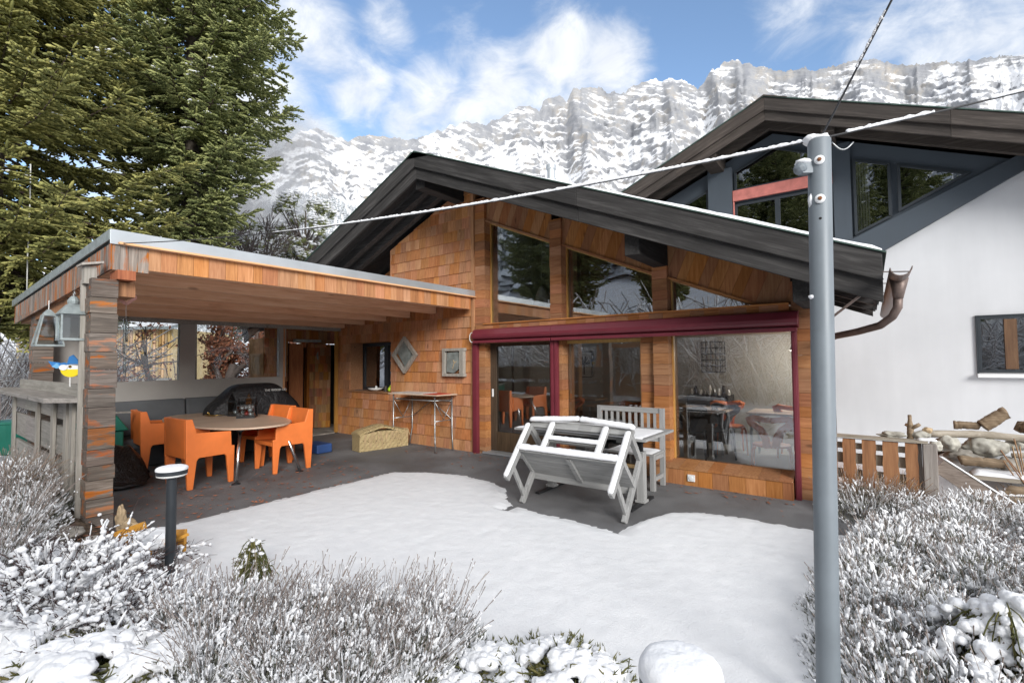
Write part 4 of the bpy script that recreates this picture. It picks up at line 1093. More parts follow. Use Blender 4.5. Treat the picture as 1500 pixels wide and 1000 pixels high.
# green bin and lid
bn = thing('green_bin', 'green plastic bin with a sloping lid behind the weathered post', 'bin', (-9.35, 2.05, 0))
mb = MB(); mb.prism([(-9.65, 1.78, .01), (-9.1, 1.78, .01), (-9.1, 2.3, .01), (-9.65, 2.3, .01)], (0, 0, .62)); mb.build('bin_body', M['green_bin'], bn, bevel=.02)
mb = MB(); mb.prism([(-9.68, 1.75, .635), (-9.68, 2.36, .635), (-9.68, 2.2, .88), (-9.68, 1.75, .92)], (.62, 0, 0)); mb.build('lid', M['green_bin'], bn, bevel=.02)
mb = MB(); mb.bar((-9.06, 1.75, .935), (-9.06, 2.36, .91), .09, .022); tag(mb.build('board', M['grey_plank_flat']), 'loose weathered board lying on the green bin lid', 'board')
bn2 = thing('garden_bin', 'dark green garden bin standing outside by the spruce trunk', 'bin', (-12.9, 1.55, -.01))
mb = MB(); mb.lathe([(.24, 0), (.29, .55), (.31, .56), (.31, .6), (.02, .62)], (-12.9, 1.55, 0), 20); mb.build('bin_body', M['green_bin'], bn2)
# corner sofa of charcoal cushions
sf = thing('bench_seat', 'charcoal cushioned bench along the grey back wall', 'bench', (-9.7, 3.3, 0))
mb = MB(); mb.box(-9.96, -9.3, 1.95, 5.0, .02, .30); mb.build('base', M['anthracite'], sf)
for a, b in ((1.95, 3.36), (3.37, 5.0)):
    mb = MB(); mb.box(-9.96, -9.28, a+.004, b-.004, .30, .46); mb.build('seat_cushion', M['cushion'], sf, bevel=.03)
    mb = MB(); mb.prism([(-9.96, a+.004, .46), (-9.76, a+.004, .46), (-9.84, a+.004, 1.02), (-9.96, a+.004, 1.02)], (0, b-a-.008, 0)); mb.build('back_cushion', M['cushion'], sf, bevel=.025)
# barbecue under a black cover
bb = thing('covered_barbecue', 'large barbecue under a black fabric cover behind the table', 'barbecue', (-9.1, 4.3, 0))
secs = [(3.46, .62, .82, .24), (3.52, .40, .92, .30), (3.62, .30, 1.0, .33), (3.86, .26, 1.24, .34), (3.95, .26, 1.27, .34), (4.55, .26, 1.27, .34), (4.64, .26, 1.25, .34), (4.95, .28, .96, .33), (5.03, .34, .84, .30), (5.06, .5, .74, .22)]
vs = []; ring = [(-1, 0), (-1, .35), (-1, .7), (-.8, .93), (-.4, 1), (.4, 1), (.8, .93), (1, .7), (1, .35), (1, 0)]
gr = []
for (y, z0, z1, hw) in secs:
    for (a, b) in ring:
        zz = z0 + (z1-z0)*b; n_ = mnoise.noise(V((y*4, a*2, zz*3)))*.025
        vs.append((-9.2 + a*(hw + n_)*(1 - .12*b), y + n_, zz))
n = len(ring); fs = []
for i in range(len(secs)-1):
    for j in range(n-1): fs.append((i*n+j, (i+1)*n+j, (i+1)*n+j+1, i*n+j+1))
fs += [tuple(range(n)), tuple(range((len(secs)-1)*n, len(secs)*n))]
mb = MB(); mb.add(vs, fs); cv = mb.build('cover', M['cover_black'], bb, smooth=True)
s_ = cv.modifiers.new('soft', 'SUBSURF'); s_.levels = 2; s_.render_levels = 2
mb = MB(); mb.box(-9.42, -8.98, 3.8, 4.75, .05, .55); mb.build('cart', M['black_metal'], bb)
def text_part(name, s, size, mat, parent, loc, rot, ext=.001):
    cu = bpy.data.curves.new(name, 'FONT'); cu.body = s; cu.size = size; cu.extrude = ext; cu.align_x = 'CENTER'
    tmp = bpy.data.objects.new(name, cu); C.objects.link(tmp)
    dg = bpy.context.evaluated_depsgraph_get(); me = bpy.data.meshes.new_from_object(tmp.evaluated_get(dg))
    bpy.data.objects.remove(tmp)
    o = bpy.data.objects.new(name, me); C.objects.link(o); me.materials.append(mat)
    me.transform(Matrix.LocRotScale(V(loc) - (wloc(parent) if parent else V((0, 0, 0))), rot, None)); o.parent = parent; return o
from mathutils import Euler
text_part('lettering', 'THE WOOD CO.', .055, M['picture_white'], cv, (-8.872, 4.5, 1.12), Euler((R(80), 0, R(90))).to_quaternion())
# house shaped glass lanterns with baubles
def glass_house(name, label, x, y, w, h, rz, baubles, seed):
    t = thing(name, label, 'lantern', (0, 0, 0)); rn = random.Random(seed)
    mb = MB(); hw = w/2
    mb.box(-hw, hw, -hw*.8, hw*.8, 0, .025)
    fr = mb.build('tray', M['black_metal'], t)
    mb = MB(); e = .006
    cs = [(-hw+e, -hw*.8+e), (hw-e, -hw*.8+e), (hw-e, hw*.8-e), (-hw+e, hw*.8-e)]
    for (a, b) in cs: mb.bar((a, b, .025), (a, b, h*.62), .01, .01, (1, 0, 0))
    for i in range(4): a, b = cs[i], cs[(i+1) % 4]; mb.bar((*a, h*.62), (*b, h*.62), .01, .01)
    for s in (-1, 1):
        mb.bar((s*(hw-e), -hw*.8, h*.62), (s*(hw-e), 0, h), .01, .01); mb.bar((s*(hw-e), hw*.8, h*.62), (s*(hw-e), 0, h), .01, .01)
    mb.bar((-hw, 0, h), (hw, 0, h), .01, .01)
    mb.build('frame', M['black_metal'], t)
    mb = MB()
    for s in (-1, 1):
        mb.prism([(s*(hw-e), -hw*.76, .03), (s*(hw-e), hw*.76, .03), (s*(hw-e), hw*.76, h*.61), (s*(hw-e), 0, h*.97), (s*(hw-e), -hw*.76, h*.61)], (.002, 0, 0))
        mb.box(-hw*.95, hw*.95, s*hw*.78, s*hw*.78+.002, .03, h*.61)
    mb.build('pane', M['lantern_glass'], t)
    for k in range(baubles):
        r_ = rn.uniform(.028, .04); mb = MB(); mb.blob((rn.uniform(-hw*.6, hw*.6), rn.uniform(-hw*.45, hw*.45), .03 + r_ + rn.choice((0, 0, .06, .1))), r_, 2, 0)
        mb.build('bauble', M['red_bauble' if rn.random() < .35 else 'silver_bauble'], t, smooth=True)
    t.location = (x, y, .7385); t.rotation_euler = (0, 0, rz); return t
glass_house('glass_lantern', 'house shaped glass lantern filled with red and silver baubles on the table', -8.28, 3.72, .27, .33, R(52), 14, 1)
glass_house('glass_lantern', 'taller black framed glass lantern behind the bauble filled one', -8.72, 3.80, .30, .40, R(40), 5, 2)
pt = thing('candle_plate', 'plate with golden decoration and a pale candle block on the table', 'candle plate', (-9.1, 3.6, .7385))
mb = MB(); mb.lathe([(.02, 0), (.15, .004), (.2, .018), (.19, .022), (.03, .01)], (-9.1, 3.6, .7385), 28); mb.build('plate', M['gold'], pt, smooth=True)
mb = MB(); mb.box(-9.08, -8.96, 3.6, 3.72, .75, .85); mb.build('candle', M['porcelain'], pt, bevel=.01)
mb = MB(); rn = random.Random(3)
for k in range(16): mb.blob((-9.12 + rn.uniform(-.1, .08), 3.53 + rn.uniform(-.06, .06), .765 + rn.uniform(0, .025)), rn.uniform(.012, .022), 1, .2)
mb.build('decoration', M['gold'], pt)
mb = MB(); mb.box(-8.4, -7.9, 4.75, 5.05, .012, .17); tag(mb.build('crate', M['blue_crate'], bevel=.02), 'low blue plastic crate on the ground behind the table', 'crate')

# ------------------------------------------------------------------ hanging lanterns, bird, wind chime on the open side
def lathe_sq(mb, prof, c, n=4, rot=math.pi/4):
    base = len(mb.v)
    for r, z in prof:
        for j in range(n):
            a = 2*math.pi*j/n + rot; mb.v.append((c[0]+r*math.cos(a), c[1]+r*math.sin(a), c[2]+z))
    for i in range(len(prof)-1):
        for j in range(n): a = base+i*n+j; b = base+i*n+(j+1) % n; mb.f.append((a, b, b+n, a+n))
    mb.f.append(tuple(base+j for j in range(n-1, -1, -1))); mb.f.append(tuple(base+(len(prof)-1)*n+j for j in range(n)))
ln = thing('hanging_lantern', 'square zinc lantern with frosted panes hanging beside the front post', 'lantern', (-6.03, 1.12, 1.87))
x, y, z = -6.03, 1.12, 1.87
mb = MB(); lathe_sq(mb, [(.15, 0), (.15, .02)], (x, y, z)); lathe_sq(mb, [(.155, .24), (.165, .245), (.07, .34), (.05, .345)], (x, y, z)); mb.lathe([(.045, .345), (.05, .37), (.035, .40), (.02, .42)], (x, y, z), 12)
for a in range(4):
    an = math.pi/4 + a*math.pi/2; mb.bar((x+.14*math.cos(an), y+.14*math.sin(an), z+.02), (x+.14*math.cos(an), y+.14*math.sin(an), z+.24), .014, .014, (1, 0, 0))
mb.build('frame', M['zinc_old'], ln)
mb = MB(); lathe_sq(mb, [(.132, .02), (.132, .24)], (x, y, z)); mb.build('pane', M['lantern_glass'], ln)
mb = MB(); mb.tube([(x+.03*math.cos(a), y, z+.44+.025*math.sin(a)) for a in np.linspace(0, 6.2, 10)], .004, 5); mb.tube([(x, y, z+.46), (x, y+.02, z+.58)], .002, 4); mb.build('hanger', M['steel_tube'], ln)
ln = thing('hanging_lantern', 'tapering zinc lantern wider at the base hanging on the left of the bar', 'lantern', (-7.12, 1.12, 1.84))
x, y, z = -7.12, 1.12, 1.84
mb = MB(); lathe_sq(mb, [(.165, 0), (.165, .02)], (x, y, z)); lathe_sq(mb, [(.075, .33), (.06, .36), (.02, .40)], (x, y, z))
for a in range(4):
    an = math.pi/4 + a*math.pi/2; mb.bar((x+.155*math.cos(an), y+.155*math.sin(an), z+.02), (x+.068*math.cos(an), y+.068*math.sin(an), z+.34), .014, .014, (1, 0, 0))
mb.build('frame', M['zinc_old'], ln)
mb = MB(); lathe_sq(mb, [(.148, .02), (.062, .335)], (x, y, z)); mb.build('pane', M['lantern_glass'], ln)
mb = MB(); mb.tube([(x, y, z+.4), (x, y+.0, z+.5)], .004, 5); mb.build('hanger', M['steel_tube'], ln)
# little painted bird on a stick
bd = thing('garden_bird', 'painted blue and yellow wooden bird on a stick above the bar', 'garden ornament', (-6.35, 1.13, 1.44))
def bx_(u, v, d=0): return (-6.35 + (u-.4)*.42*.8 - d*.6, 1.13 + (u-.4)*.42*.6 + d*.8, 1.62 + (v-.3)*.46)
def plate(pts, m, th=.02, d=0, nm='feather'):
    mb = MB(); mb.prism([bx_(a, b, d*.5) for a, b in pts], (-.6*th*.5, .8*th*.5, 0)); return mb.build(nm, M[m], bd)
arc = lambda cx, cy, rx, ry, a0, a1, n=12: [(cx + rx*math.cos(R(a0+(a1-a0)*i/n)), cy + ry*math.sin(R(a0+(a1-a0)*i/n))) for i in range(n+1)]
plate(arc(.52, .25, .24, .165, 180, 360), 'bird_yellow', .03, 0, 'belly')
plate([(.28, .25), (.76, .25), (.72, .32), (.5, .35), (.3, .33)], 'bird_white', .028, .001, 'breast')
plate(arc(.36, .29, .10, .06, 20, 380, 16), 'bird_white', .012, -.015, 'cheek')
plate([(.24, .31), (.48, .31), (.46, .36), (.36, .40), (.26, .38)], 'bird_blue', .02, .004, 'crown')
plate([(-.02, .43), (.08, .31), (.2, .27), (.3, .30), (.24, .40), (.1, .41)], 'bird_blue', .02, .006, 'wing')
plate([(.08, .31), (.2, .27), (.28, .3), (.2, .39)], 'bird_light_blue', .012, -.006, 'wing')
plate([(.42, .36), (.47, .52), (.56, .56), (.66, .46), (.7, .36)], 'bird_blue', .02, .008, 'wing')
plate([(.64, .40), (.78, .47), (.8, .31), (.7, .33)], 'rust', .02, .01, 'tail')
plate(arc(.52, .31, .035, .028, 0, 360, 10), 'gold', .012, -.02, 'eye')
mb = MB(); mb.tube([bx_(.50, .1, .008), bx_(.50, -.12, .008)], .006, 6); mb.build('stick', M['porcelain'], bd)
# wind chime
wc = thing('wind_chime', 'pink diamond wind chime on a thread under the shelter roof', 'wind chime', (-6.08, 1.53, 2.6))
mb = MB()
def dm(u, v): return (-6.08 + u*.3, 1.53 + u, 2.33 + v)
for (a, b) in (((0, .075), (.075, 0)), ((.075, 0), (0, -.075)), ((0, -.075), (-.075, 0)), ((-.075, 0), (0, .075))): mb.bar(dm(*a), dm(*b), .03, .028, (1, -.3, 0))
mb.build('diamond_frame', M['pink_plate'], wc)
mb = MB(); mb.blob(dm(0, 0), (.018, .018, .034), 2, 0); mb.build('bead', M['acid_green'] if False else M['slate'], wc, smooth=True)
mb = MB(); mb.tube([dm(0, .075), dm(0, .26)], .002, 4); mb.tube([dm(0, -.075), dm(0, -.75)], .002, 4); mb.build('thread', M['cord_white'], wc)
for z0, z1, u in ((-.22, -.58, -.01), (-.2, -.46, .012), (-.62, -.78, 0)):
    mb = MB(); mb.tube([dm(u, z0), dm(u, z1)], .011, 8); mb.build('tube', M['lantern_glass'], wc, smooth=True)
mb = MB(); mb.box(-5.93, -5.83, 1.15, 1.24, 2.40, 2.56); mb.prism([(-5.98, 1.12, 2.56), (-5.78, 1.12, 2.56), (-5.78, 1.28, 2.60), (-5.98, 1.28, 2.60)], (0, 0, .02))
tag(mb.build('nesting_box', M['grey_plank']), 'small weathered nesting box under the shelter eave at the front post', 'nesting box')

# ------------------------------------------------------------------ against the shingle wall
bs = thing('wicker_basket', 'long woven straw basket with a half open lid against the shingle wall', 'basket', (-7.8, 5.8, 0))
t = NT('woven'); co = t.coord((1, 1, 1)); ck = t.n('TexVoronoi', {'Vector': co, 'Scale': 17.}); bn_ = t.n('TexBrick', {'Vector': t.n('Mapping', {0: t.n('TexCoord').outputs['Object'], 2: (R(90), 0, R(35))}).outputs[0], 'Scale': 22., 'Mortar Size': .03, 'Color1': (.46, .35, .17, 1), 'Color2': (.58, .46, .25, 1), 'Mortar': (.2, .14, .06, 1)})
k_ = t.ramp(ck.outputs['Distance'], [(.10, (.10, .07, .04)), (.2, (1, 1, 1))]); b_ = t.mix(1., bn_.outputs[0], k_.outputs[0], 'MULTIPLY')
t.bsdf(Base_Color=b_.outputs[0], Roughness=.8, Normal=t.bump(bn_.outputs['Fac'], .6, .01).outputs[0]); M['woven'] = t.m
ang = math.atan2(1.05, -.55)
Mx = Matrix.Translation((-7.44, 5.30, .01)) @ Matrix.Rotation(R(80), 4, 'Z')
def bw_(poly_y, x0, x1): pass
mb = MB(); Lb, Db = 1.0, .30
vs = []; NX = 12
for i in range(NX+1):
    u = i/NX; sag = .02*math.sin(u*7) 
    for (a, b) in ((0, 0), (0, .14), (-.01, .30), (Db+.01, .30), (Db, .14), (Db, 0)):
        vs.append((u*Lb, a, b*(1.0 + .12*math.sin(math.pi*u) + sag*.5)))
fs = []
for i in range(NX):
    for j in range(5): fs.append((i*6+j, (i+1)*6+j, (i+1)*6+j+1, i*6+j+1))
fs += [tuple(range(6)), tuple(range(NX*6, NX*6+6))]
mb.add(vs, fs); mb.xform(Mx); mb.build('basket_body', M['woven'], bs)
mb = MB(); vs = []
for i in range(NX+1):
    u = i/NX; zz = .31 + .11*math.sin(math.pi*min(1, u*1.15)) + .01*math.sin(u*17)
    for (a, b) in ((-.02, 0), (Db*.4, .03), (Db+.03, .01), (Db+.03, -.03), (-.02, -.03)): vs.append((u*Lb*1.01-.005, a, zz + b))
fs = []
for i in range(NX):
    for j in range(5): fs.append((i*5+j, (i+1)*5+j, (i+1)*5+(j+1) % 5, i*5+(j+1) % 5))
fs += [tuple(range(5)), tuple(range(NX*5, NX*5+5))]
mb.add(vs, fs); mb.xform(Mx); mb.build('lid', M['woven'], bs)
mb = MB(); rn = random.Random(5)
for k in range(46):
    u = rn.uniform(.1, .98)*Lb; z = rn.uniform(.2, .36); mb.bar((u, -.018, z), (u+rn.uniform(-.05, .05), -.022, z-rn.uniform(.08, .2)), .014, .003, (0, 1, 0))
mb.xform(Mx); mb.build('frayed_strands', M['straw'], bs)

# side table with tube legs
st = thing('side_table', 'narrow high table with bent steel tube legs by the shingle wall', 'table', (-6.85, 6.2, 0))
fts = [(-7.42, 5.98), (-6.24, 6.03), (-7.36, 6.40), (-6.22, 6.45)]
mb = MB(); zt_ = 1.02
mb.prism([(-7.47, 5.96, zt_), (-6.18, 6.0, zt_), (-6.12, 6.47, zt_), (-7.44, 6.44, zt_)], (0, 0, .022)); mb.build('tabletop', M['table_laminate'], st, bevel=.003)
for i, (a, b) in enumerate(fts):
    o_ = .06 if i < 2 else -.0
    mb = MB(); mb.tube([(a + (.05 if i % 2 == 0 else -.05), b+.03, zt_), (a + (.05 if i % 2 == 0 else -.05), b+.03, .35), (a + (.03 if i % 2 == 0 else -.03), b+.015, .2), (a, b, .006)], .013, 10); mb.build('leg', M['steel_tube'], st, smooth=True)
mb = MB()
L = [(-7.37, 6.01), (-6.29, 6.06), (-7.31, 6.43), (-6.27, 6.48)]
mb.tube([(*L[0], .93), (*L[1], .93)], .009, 8); mb.tube([(*L[2], .90), (*L[3], .90)], .009, 8)
mb.tube([(*L[2], .56), ((L[2][0]+L[3][0])/2, 6.45, .89), (*L[3], .56)], .008, 8)
mb.tube([(*L[0], .56), (*L[2], .56)], .009, 8); mb.tube([(*L[1], .56), (*L[3], .56)], .009, 8)
mb.tube([(*L[0], .93), (*L[2], .93)], .009, 8); mb.tube([(*L[1], .93), (*L[3], .93)], .009, 8)
for a, b in ((0, 2), (1, 3)):
    m_ = ((L[a][0]+L[b][0])/2, (L[a][1]+L[b][1])/2); mb.tube([(*L[a], .92), (*m_, .57)], .006, 6); mb.tube([(*m_, .57), (*L[b], .92)], .006, 6)
mb.build('bracing', M['steel_tube'], st, smooth=True)
mb = MB(); mb.box(-6.55, -6.2, 6.02, 6.4, 1.0435, 1.05); tag(mb.build('cloth', M['red_cloth']), 'flat red cloth on the right half of the high side table', 'cloth')
mb = MB(); mb.box(-7.4, -6.6, 6.0, 6.42, 1.0435, 1.052); tag(mb.build('paper_sheets', M['picture_white']), 'pale sheets lying on the left half of the high side table', 'paper')

# framed slates on the wall
fm = thing('slate_frame', 'weathered plank frame hung as a diamond round a grey slate', 'wall decoration', (-7.58, 6.5, 1.78))
cx, cz, rx, rz_ = -7.58, 1.775, .375, .375
D = [(cx, cz+rz_), (cx+rx, cz), (cx, cz-rz_), (cx-rx, cz)]
for i in range(4):
    a, b = D[i], D[(i+1) % 4]; mb = MB(); i1 = lambda p: (cx+(p[0]-cx)*.76, cz+(p[1]-cz)*.76)
    mb.prism([(a[0], 6.43, a[1]), (b[0], 6.43, b[1]), (i1(b)[0], 6.43, i1(b)[1]), (i1(a)[0], 6.43, i1(a)[1])], (0, .06+.001*i, 0)); mb.build('frame_board', M['grey_plank'], fm)
mb = MB(); mb.prism([(cx+.02, 6.455, cz+.27), (cx+.24, 6.455, cz-.02), (cx+.02, 6.455, cz-.25), (cx-.2, 6.455, cz+.03)], (0, .02, 0)); mb.build('slate', M['slate'], fm)
fm = thing('slate_frame', 'square driftwood frame holding a broken grey slate near the red awning post', 'wall decoration', (-6.2, 6.5, 1.6))
x0, x1, z0, z1 = -6.47, -5.92, 1.36, 1.88
for k, (a, b, c, d) in enumerate(((x0, x1, z1-.05, z1), (x0, x1, z0, z0+.05), (x0, x0+.06, z0+.05, z1-.05), (x1-.11, x1-.02, z0+.05, z1-.05))):
    mb = MB(); mb.box(a, b, 6.42+.001*k, 6.50, c, d); mb.build('frame_board', M['grey_plank'], fm)
mb = MB(); mb.prism([(-6.38, 6.45, 1.44), (-6.2, 6.45, 1.42), (-6.07, 6.45, 1.5), (-6.07, 6.45, 1.58), (-6.0, 6.45, 1.6), (-6.0, 6.45, 1.74), (-6.1, 6.45, 1.81), (-6.36, 6.45, 1.80)], (0, .025, 0)); mb.build('slate', M['slate'], fm)
mb = MB(); mb.tube([(-6.22, 6.445, 1.5), (-6.17, 6.44, 1.62), (-6.2, 6.445, 1.66)], .006, 5); mb.tube([(-6.17, 6.44, 1.6), (-6.12, 6.445, 1.64)], .005, 5); mb.build('twig', M['straw'], fm)
# things on the sill
bw2 = thing('white_bowl', 'shallow white bowl on the small window sill', 'bowl', (-8.75, 6.62, 1.0))
mb = MB(); mb.lathe([(.06, 0), (.13, .03), (.17, .065), (.165, .068), (.12, .04), (.01, .03)], (-8.72, 6.62, 1.001), 24); mb.build('bowl', M['porcelain'], bw2, smooth=True)
mb = MB(); mb.blob((-8.7, 6.62, 1.07), (.03, .03, .05), 2, .2); mb.build('shell', M['porcelain'], bw2, smooth=True)
mb = MB(); mb.lathe([(.035, 0), (.04, .07), (.03, .12), (.005, .12)], (-8.35, 6.6, 1.001), 14); tag(mb.build('jar', M['dark_pot']), 'small dark jar on the window sill beside the white bowl', 'jar')
mb = MB(); mb.blob((-8.18, 6.58, 1.055), (.05, .05, .055), 2, .15); mb.blob((-8.16, 6.58, 1.12), .025, 2, .1); tag(mb.build('green_toy', M['acid_green'], smooth=True), 'tiny acid green figure at the right end of the window sill', 'ornament')
mb = MB(); rn = random.Random(8)
for k in range(7): a = rn.uniform(-9.45, -9.0); mb.tube([(a, 6.58, 1.008), (a+rn.uniform(.06, .15), 6.62, 1.012)], .006, 5)
tag(mb.build('dry_twigs', M['twig']), 'few dry dark twigs on the left end of the window sill', 'twigs')

# ------------------------------------------------------------------ snowy tipped bench, table and second bench
XL_, XR_ = -3.27, -2.03
def side_bars(nm, parent, p, q, w=.07, th=.045, mat='painted_grey_up', dxl=0):
    out = []
    for x, s in ((XL_, -.03), (XR_, 0)):
        mb = MB(); mb.bar((x, p[0]+s, p[1]), (x, q[0]+s, q[1]), th, w, (0, -.6, .8)); out.append(mb.build(nm, M[mat], parent, bevel=.004))
    return out
tbn = thing('tipped_bench', 'grey garden bench tipped forward against the table, snow on its upturned back', 'bench', (-2.65, 4.55, 0))
side_bars('rear_leg', tbn, (4.265, .335), (4.735, .875), .075)
side_bars('front_leg', tbn, (4.555, .006), (4.985, .56), .07)
side_bars('armrest', tbn, (4.74, .865), (5.0, .54), .06, .05)
side_bars('seat_bearer', tbn, (4.53, .625), (4.80, .325), .06, .04)
side_bars('stretcher', tbn, (4.39, .44), (4.60, .085), .05, .035)
a, b = V((0, 4.49, .615)), V((0, 4.775, .30)); n_ = V((0, -(b-a).z, (b-a).y)).normalized()
for k in range(5):
    p = a + (b-a)*((k+.03)/5); q = a + (b-a)*((k+.97)/5); mb = MB()
    mb.prism([V((XL_-.03, p.y, p.z)), V((XR_+.03, p.y, p.z)), V((XR_+.03, q.y, q.z)), V((XL_-.03, q.y, q.z))], V((0, .5, .5)).normalized()*.022)
    mb.build('seat_slat', M['painted_grey'], tbn)
mb = MB(); mb.bar((-2.63, 4.50, .585), (-2.63, 4.77, .29), .05, .035); mb.bar((XL_, 4.785, .275), (XR_, 4.785, .275), .035, .07); mb.bar((XL_+.02, 4.475, .63), (XR_-.02, 4.475, .63), .03, .06, (0, .6, .8))
mb.build('seat_brace', M['painted_grey'], tbn)
def arc_rail(y, z, h, rise, x0, x1, th=.03):
    mb = MB(); xs_ = np.linspace(x0, x1, 9)
    for a, b in zip(xs_, xs_[1:]):
        ra = rise*(1-((a-(x0+x1)/2)/((x1-x0)/2))**2); rb = rise*(1-((b-(x0+x1)/2)/((x1-x0)/2))**2)
        k = V((0, .75, .66)); e = V((0, .66, -.75))*th
        pa0 = V((a, y, z)); pb0 = V((b, y, z)); pa1 = pa0 + k*(h+ra); pb1 = pb0 + k*(h+rb)
        mb.prism([pa0, pb0, pb1, pa1], e)
    return mb
arc_rail(4.735, .86, .07, .03, XL_-.03, XR_+.03).build('top_rail', M['painted_grey'], tbn)
mb = MB(); mb.bar((-2.98, 4.62, .745), (-2.29, 4.62, .745), .03, .06, (0, .75, .66)); mb.build('mid_rail', M['painted_grey'], tbn)
for x in (-2.97, -2.30):
    mb = MB(); mb.bar((x, 4.53, .65), (x, 4.76, .90), .07, .025, (0, -.66, .75)); mb.build('back_slat', M['painted_grey_up'], tbn, bevel=.003)
def snow_strip(p, q, w, h, up=(0, 0, 1), seed=0, taper=.8):
    """a lumpy strip of snow lying along a bar, flat below"""
    p, q, up = V(p), V(q), V(up).normalized(); d = q-p; L_ = d.length; d.normalize(); s = d.cross(up).normalized(); up = s.cross(d)
    n = max(4, int(L_/.022)); prof = [(-.5, -.1), (-.52, .25), (-.42, .7), (-.15, .98), (.15, 1.), (.42, .72), (.52, .25), (.5, -.1)]
    vs = []; fs = []; m = len(prof)
    for i in range(n+1):
        u = i/n; e = min(1, u*L_/.02+.35, (1-u)*L_/.02+.35)
        for (a, b) in prof:
            k = 1 + .22*mnoise.noise(V((u*L_*16+seed*7, a*3, b*3+seed))) + .16*mnoise.noise(V((u*L_*50+seed*7, a*6, b*6)))
            vs.append(p + d*(u*L_) + s*(a*w*(.5+.5*e)*(.6+.4*k)) + up*(b*h*k*e))
    for i in range(n):
        for j in range(m): fs.append((i*m+j, (i+1)*m+j, (i+1)*m+(j+1) % m, i*m+(j+1) % m))
    fs += [tuple(range(m)), tuple(range(n*m, n*m+m))]
    mb = MB(); mb.add(vs, fs); return mb
nb = (0, -.72, .70); k_ = 0
for p, q, w_, h_, u_ in (((XL_, 4.215, .37), (XL_, 4.675, .905), .06, .035, nb), ((XR_, 4.245, .37), (XR_, 4.705, .905), .06, .035, nb),
                     ((XL_-.04, 4.775, .93), (-2.65, 4.80, .975), .07, .065, (0, -.4, .9)), ((-2.65, 4.80, .975), (XR_+.04, 4.775, .93), .07, .065, (0, -.4, .9)),
                     ((-2.98, 4.605, .77), (-2.29, 4.605, .77), .065, .045, (0, -.4, .9)),
                     ((XL_-.01, 4.475, .655), (XR_-.02, 4.475, .655), .10, .06, (0, -.3, .95)),
                     ((-2.97, 4.51, .665), (-2.97, 4.745, .925), .07, .04, nb), ((-2.30, 4.51, .665), (-2.30, 4.745, .925), .07, .04, nb)):
    k_ += 1; snow_strip(p, q, w_, h_*.6, u_, k_).build('snow_cover', M['snow_soft'], tbn, smooth=True)
tt = thing('garden_table', 'grey slatted garden table on crank posts with snow on the top', 'table', (-2.73, 5.27, 0))
for k in range(7):
    y0 = 4.83 + k*.128; mb = MB(); mb.box(-3.60, -1.90, y0+.003, y0+.124, .785, .81); mb.build('top_slat', M['painted_grey'], tt)
for x in (-3.3, -2.2):
    mb = MB(); mb.box(x-.04, x+.04, 4.86, 5.7, .745, .784); mb.build('bearer', M['painted_grey'], tt)
for x in (-3.33, -2.13):
    mb = MB(); mb.box(x-.045, x+.045, 5.23, 5.32, .03, .60); mb.box(x-.058, x+.058, 5.215, 5.335, .03, .06); lg = mb.build('post', M['painted_grey_up'], tt, bevel=.004)
    mb = MB(); mb.box(x-.028, x+.028, 4.93, 5.58, .006, .03); mb.build('runner', M['black_metal'], lg)
    mb = MB(); mb.box(x-.02, x+.02, 5.255, 5.295, .60, .745); mb.box(x-.05, x+.05, 5.2, 5.35, .70, .744); mb.build('crank_sleeve', M['black_metal'], lg)
mb = MB(); mb.box(-3.3, -2.15, 5.24, 5.30, .66, .70); mb.box(-2.75, -2.45, 5.1, 5.4, .62, .68); mb.build('crank_rail', M['black_metal'], tt)
roof_snow('snow_cover', lambda x: .811, -3.59, -1.93, 4.84, 5.52, lambda x: .022, tt, edge=.05, step=(.03, .03), seed=12)
b2 = thing('garden_bench', 'upright grey garden bench with slatted back between table and window', 'bench', (-2.7, 6.05, 0))
bx0, bx1 = -3.12, -2.22
for x in (bx0, bx1):
    mb = MB(); mb.box(x-.03, x+.03, 5.84, 5.90, .006, .44); mb.build('leg', M['painted_grey_up'], b2, bevel=.003)
    mb = MB(); mb.bar((x, 6.22, .006), (x, 6.24, 1.0), .06, .055, (0, 1, 0)); mb.build('leg', M['painted_grey_up'], b2, bevel=.003)
    mb = MB(); mb.box(x-.02, x+.02, 5.90, 6.2, .12, .17); mb.box(x-.022, x+.022, 5.86, 6.22, .38, .43); mb.build('side_rail', M['painted_grey'], b2)
for k in range(4):
    mb = MB(); mb.box(bx0-.03, bx1+.03, 5.83+k*.098, 5.92+k*.098, .44, .462); mb.build('seat_slat', M['painted_grey'], b2)
mb = MB(); mb.box(bx0-.02, bx1+.02, 6.225, 6.255, .93, 1.0); mb.box(bx0+.03, bx1-.03, 6.225, 6.255, .56, .62); mb.build('back_rail', M['painted_grey'], b2, bevel=.003)
for k in range(9):
    x = bx0 + .1 + k*(bx1-bx0-.2)/8; mb = MB(); mb.box(x-.017, x+.017, 6.232, 6.25, .62, .93); mb.build('back_slat', M['painted_grey_up'], b2)
roof_snow('snow_cover', lambda x: .463, bx0, bx1, 5.84, 6.18, lambda x: .018, b2, edge=.05, step=(.03, .03), seed=15)

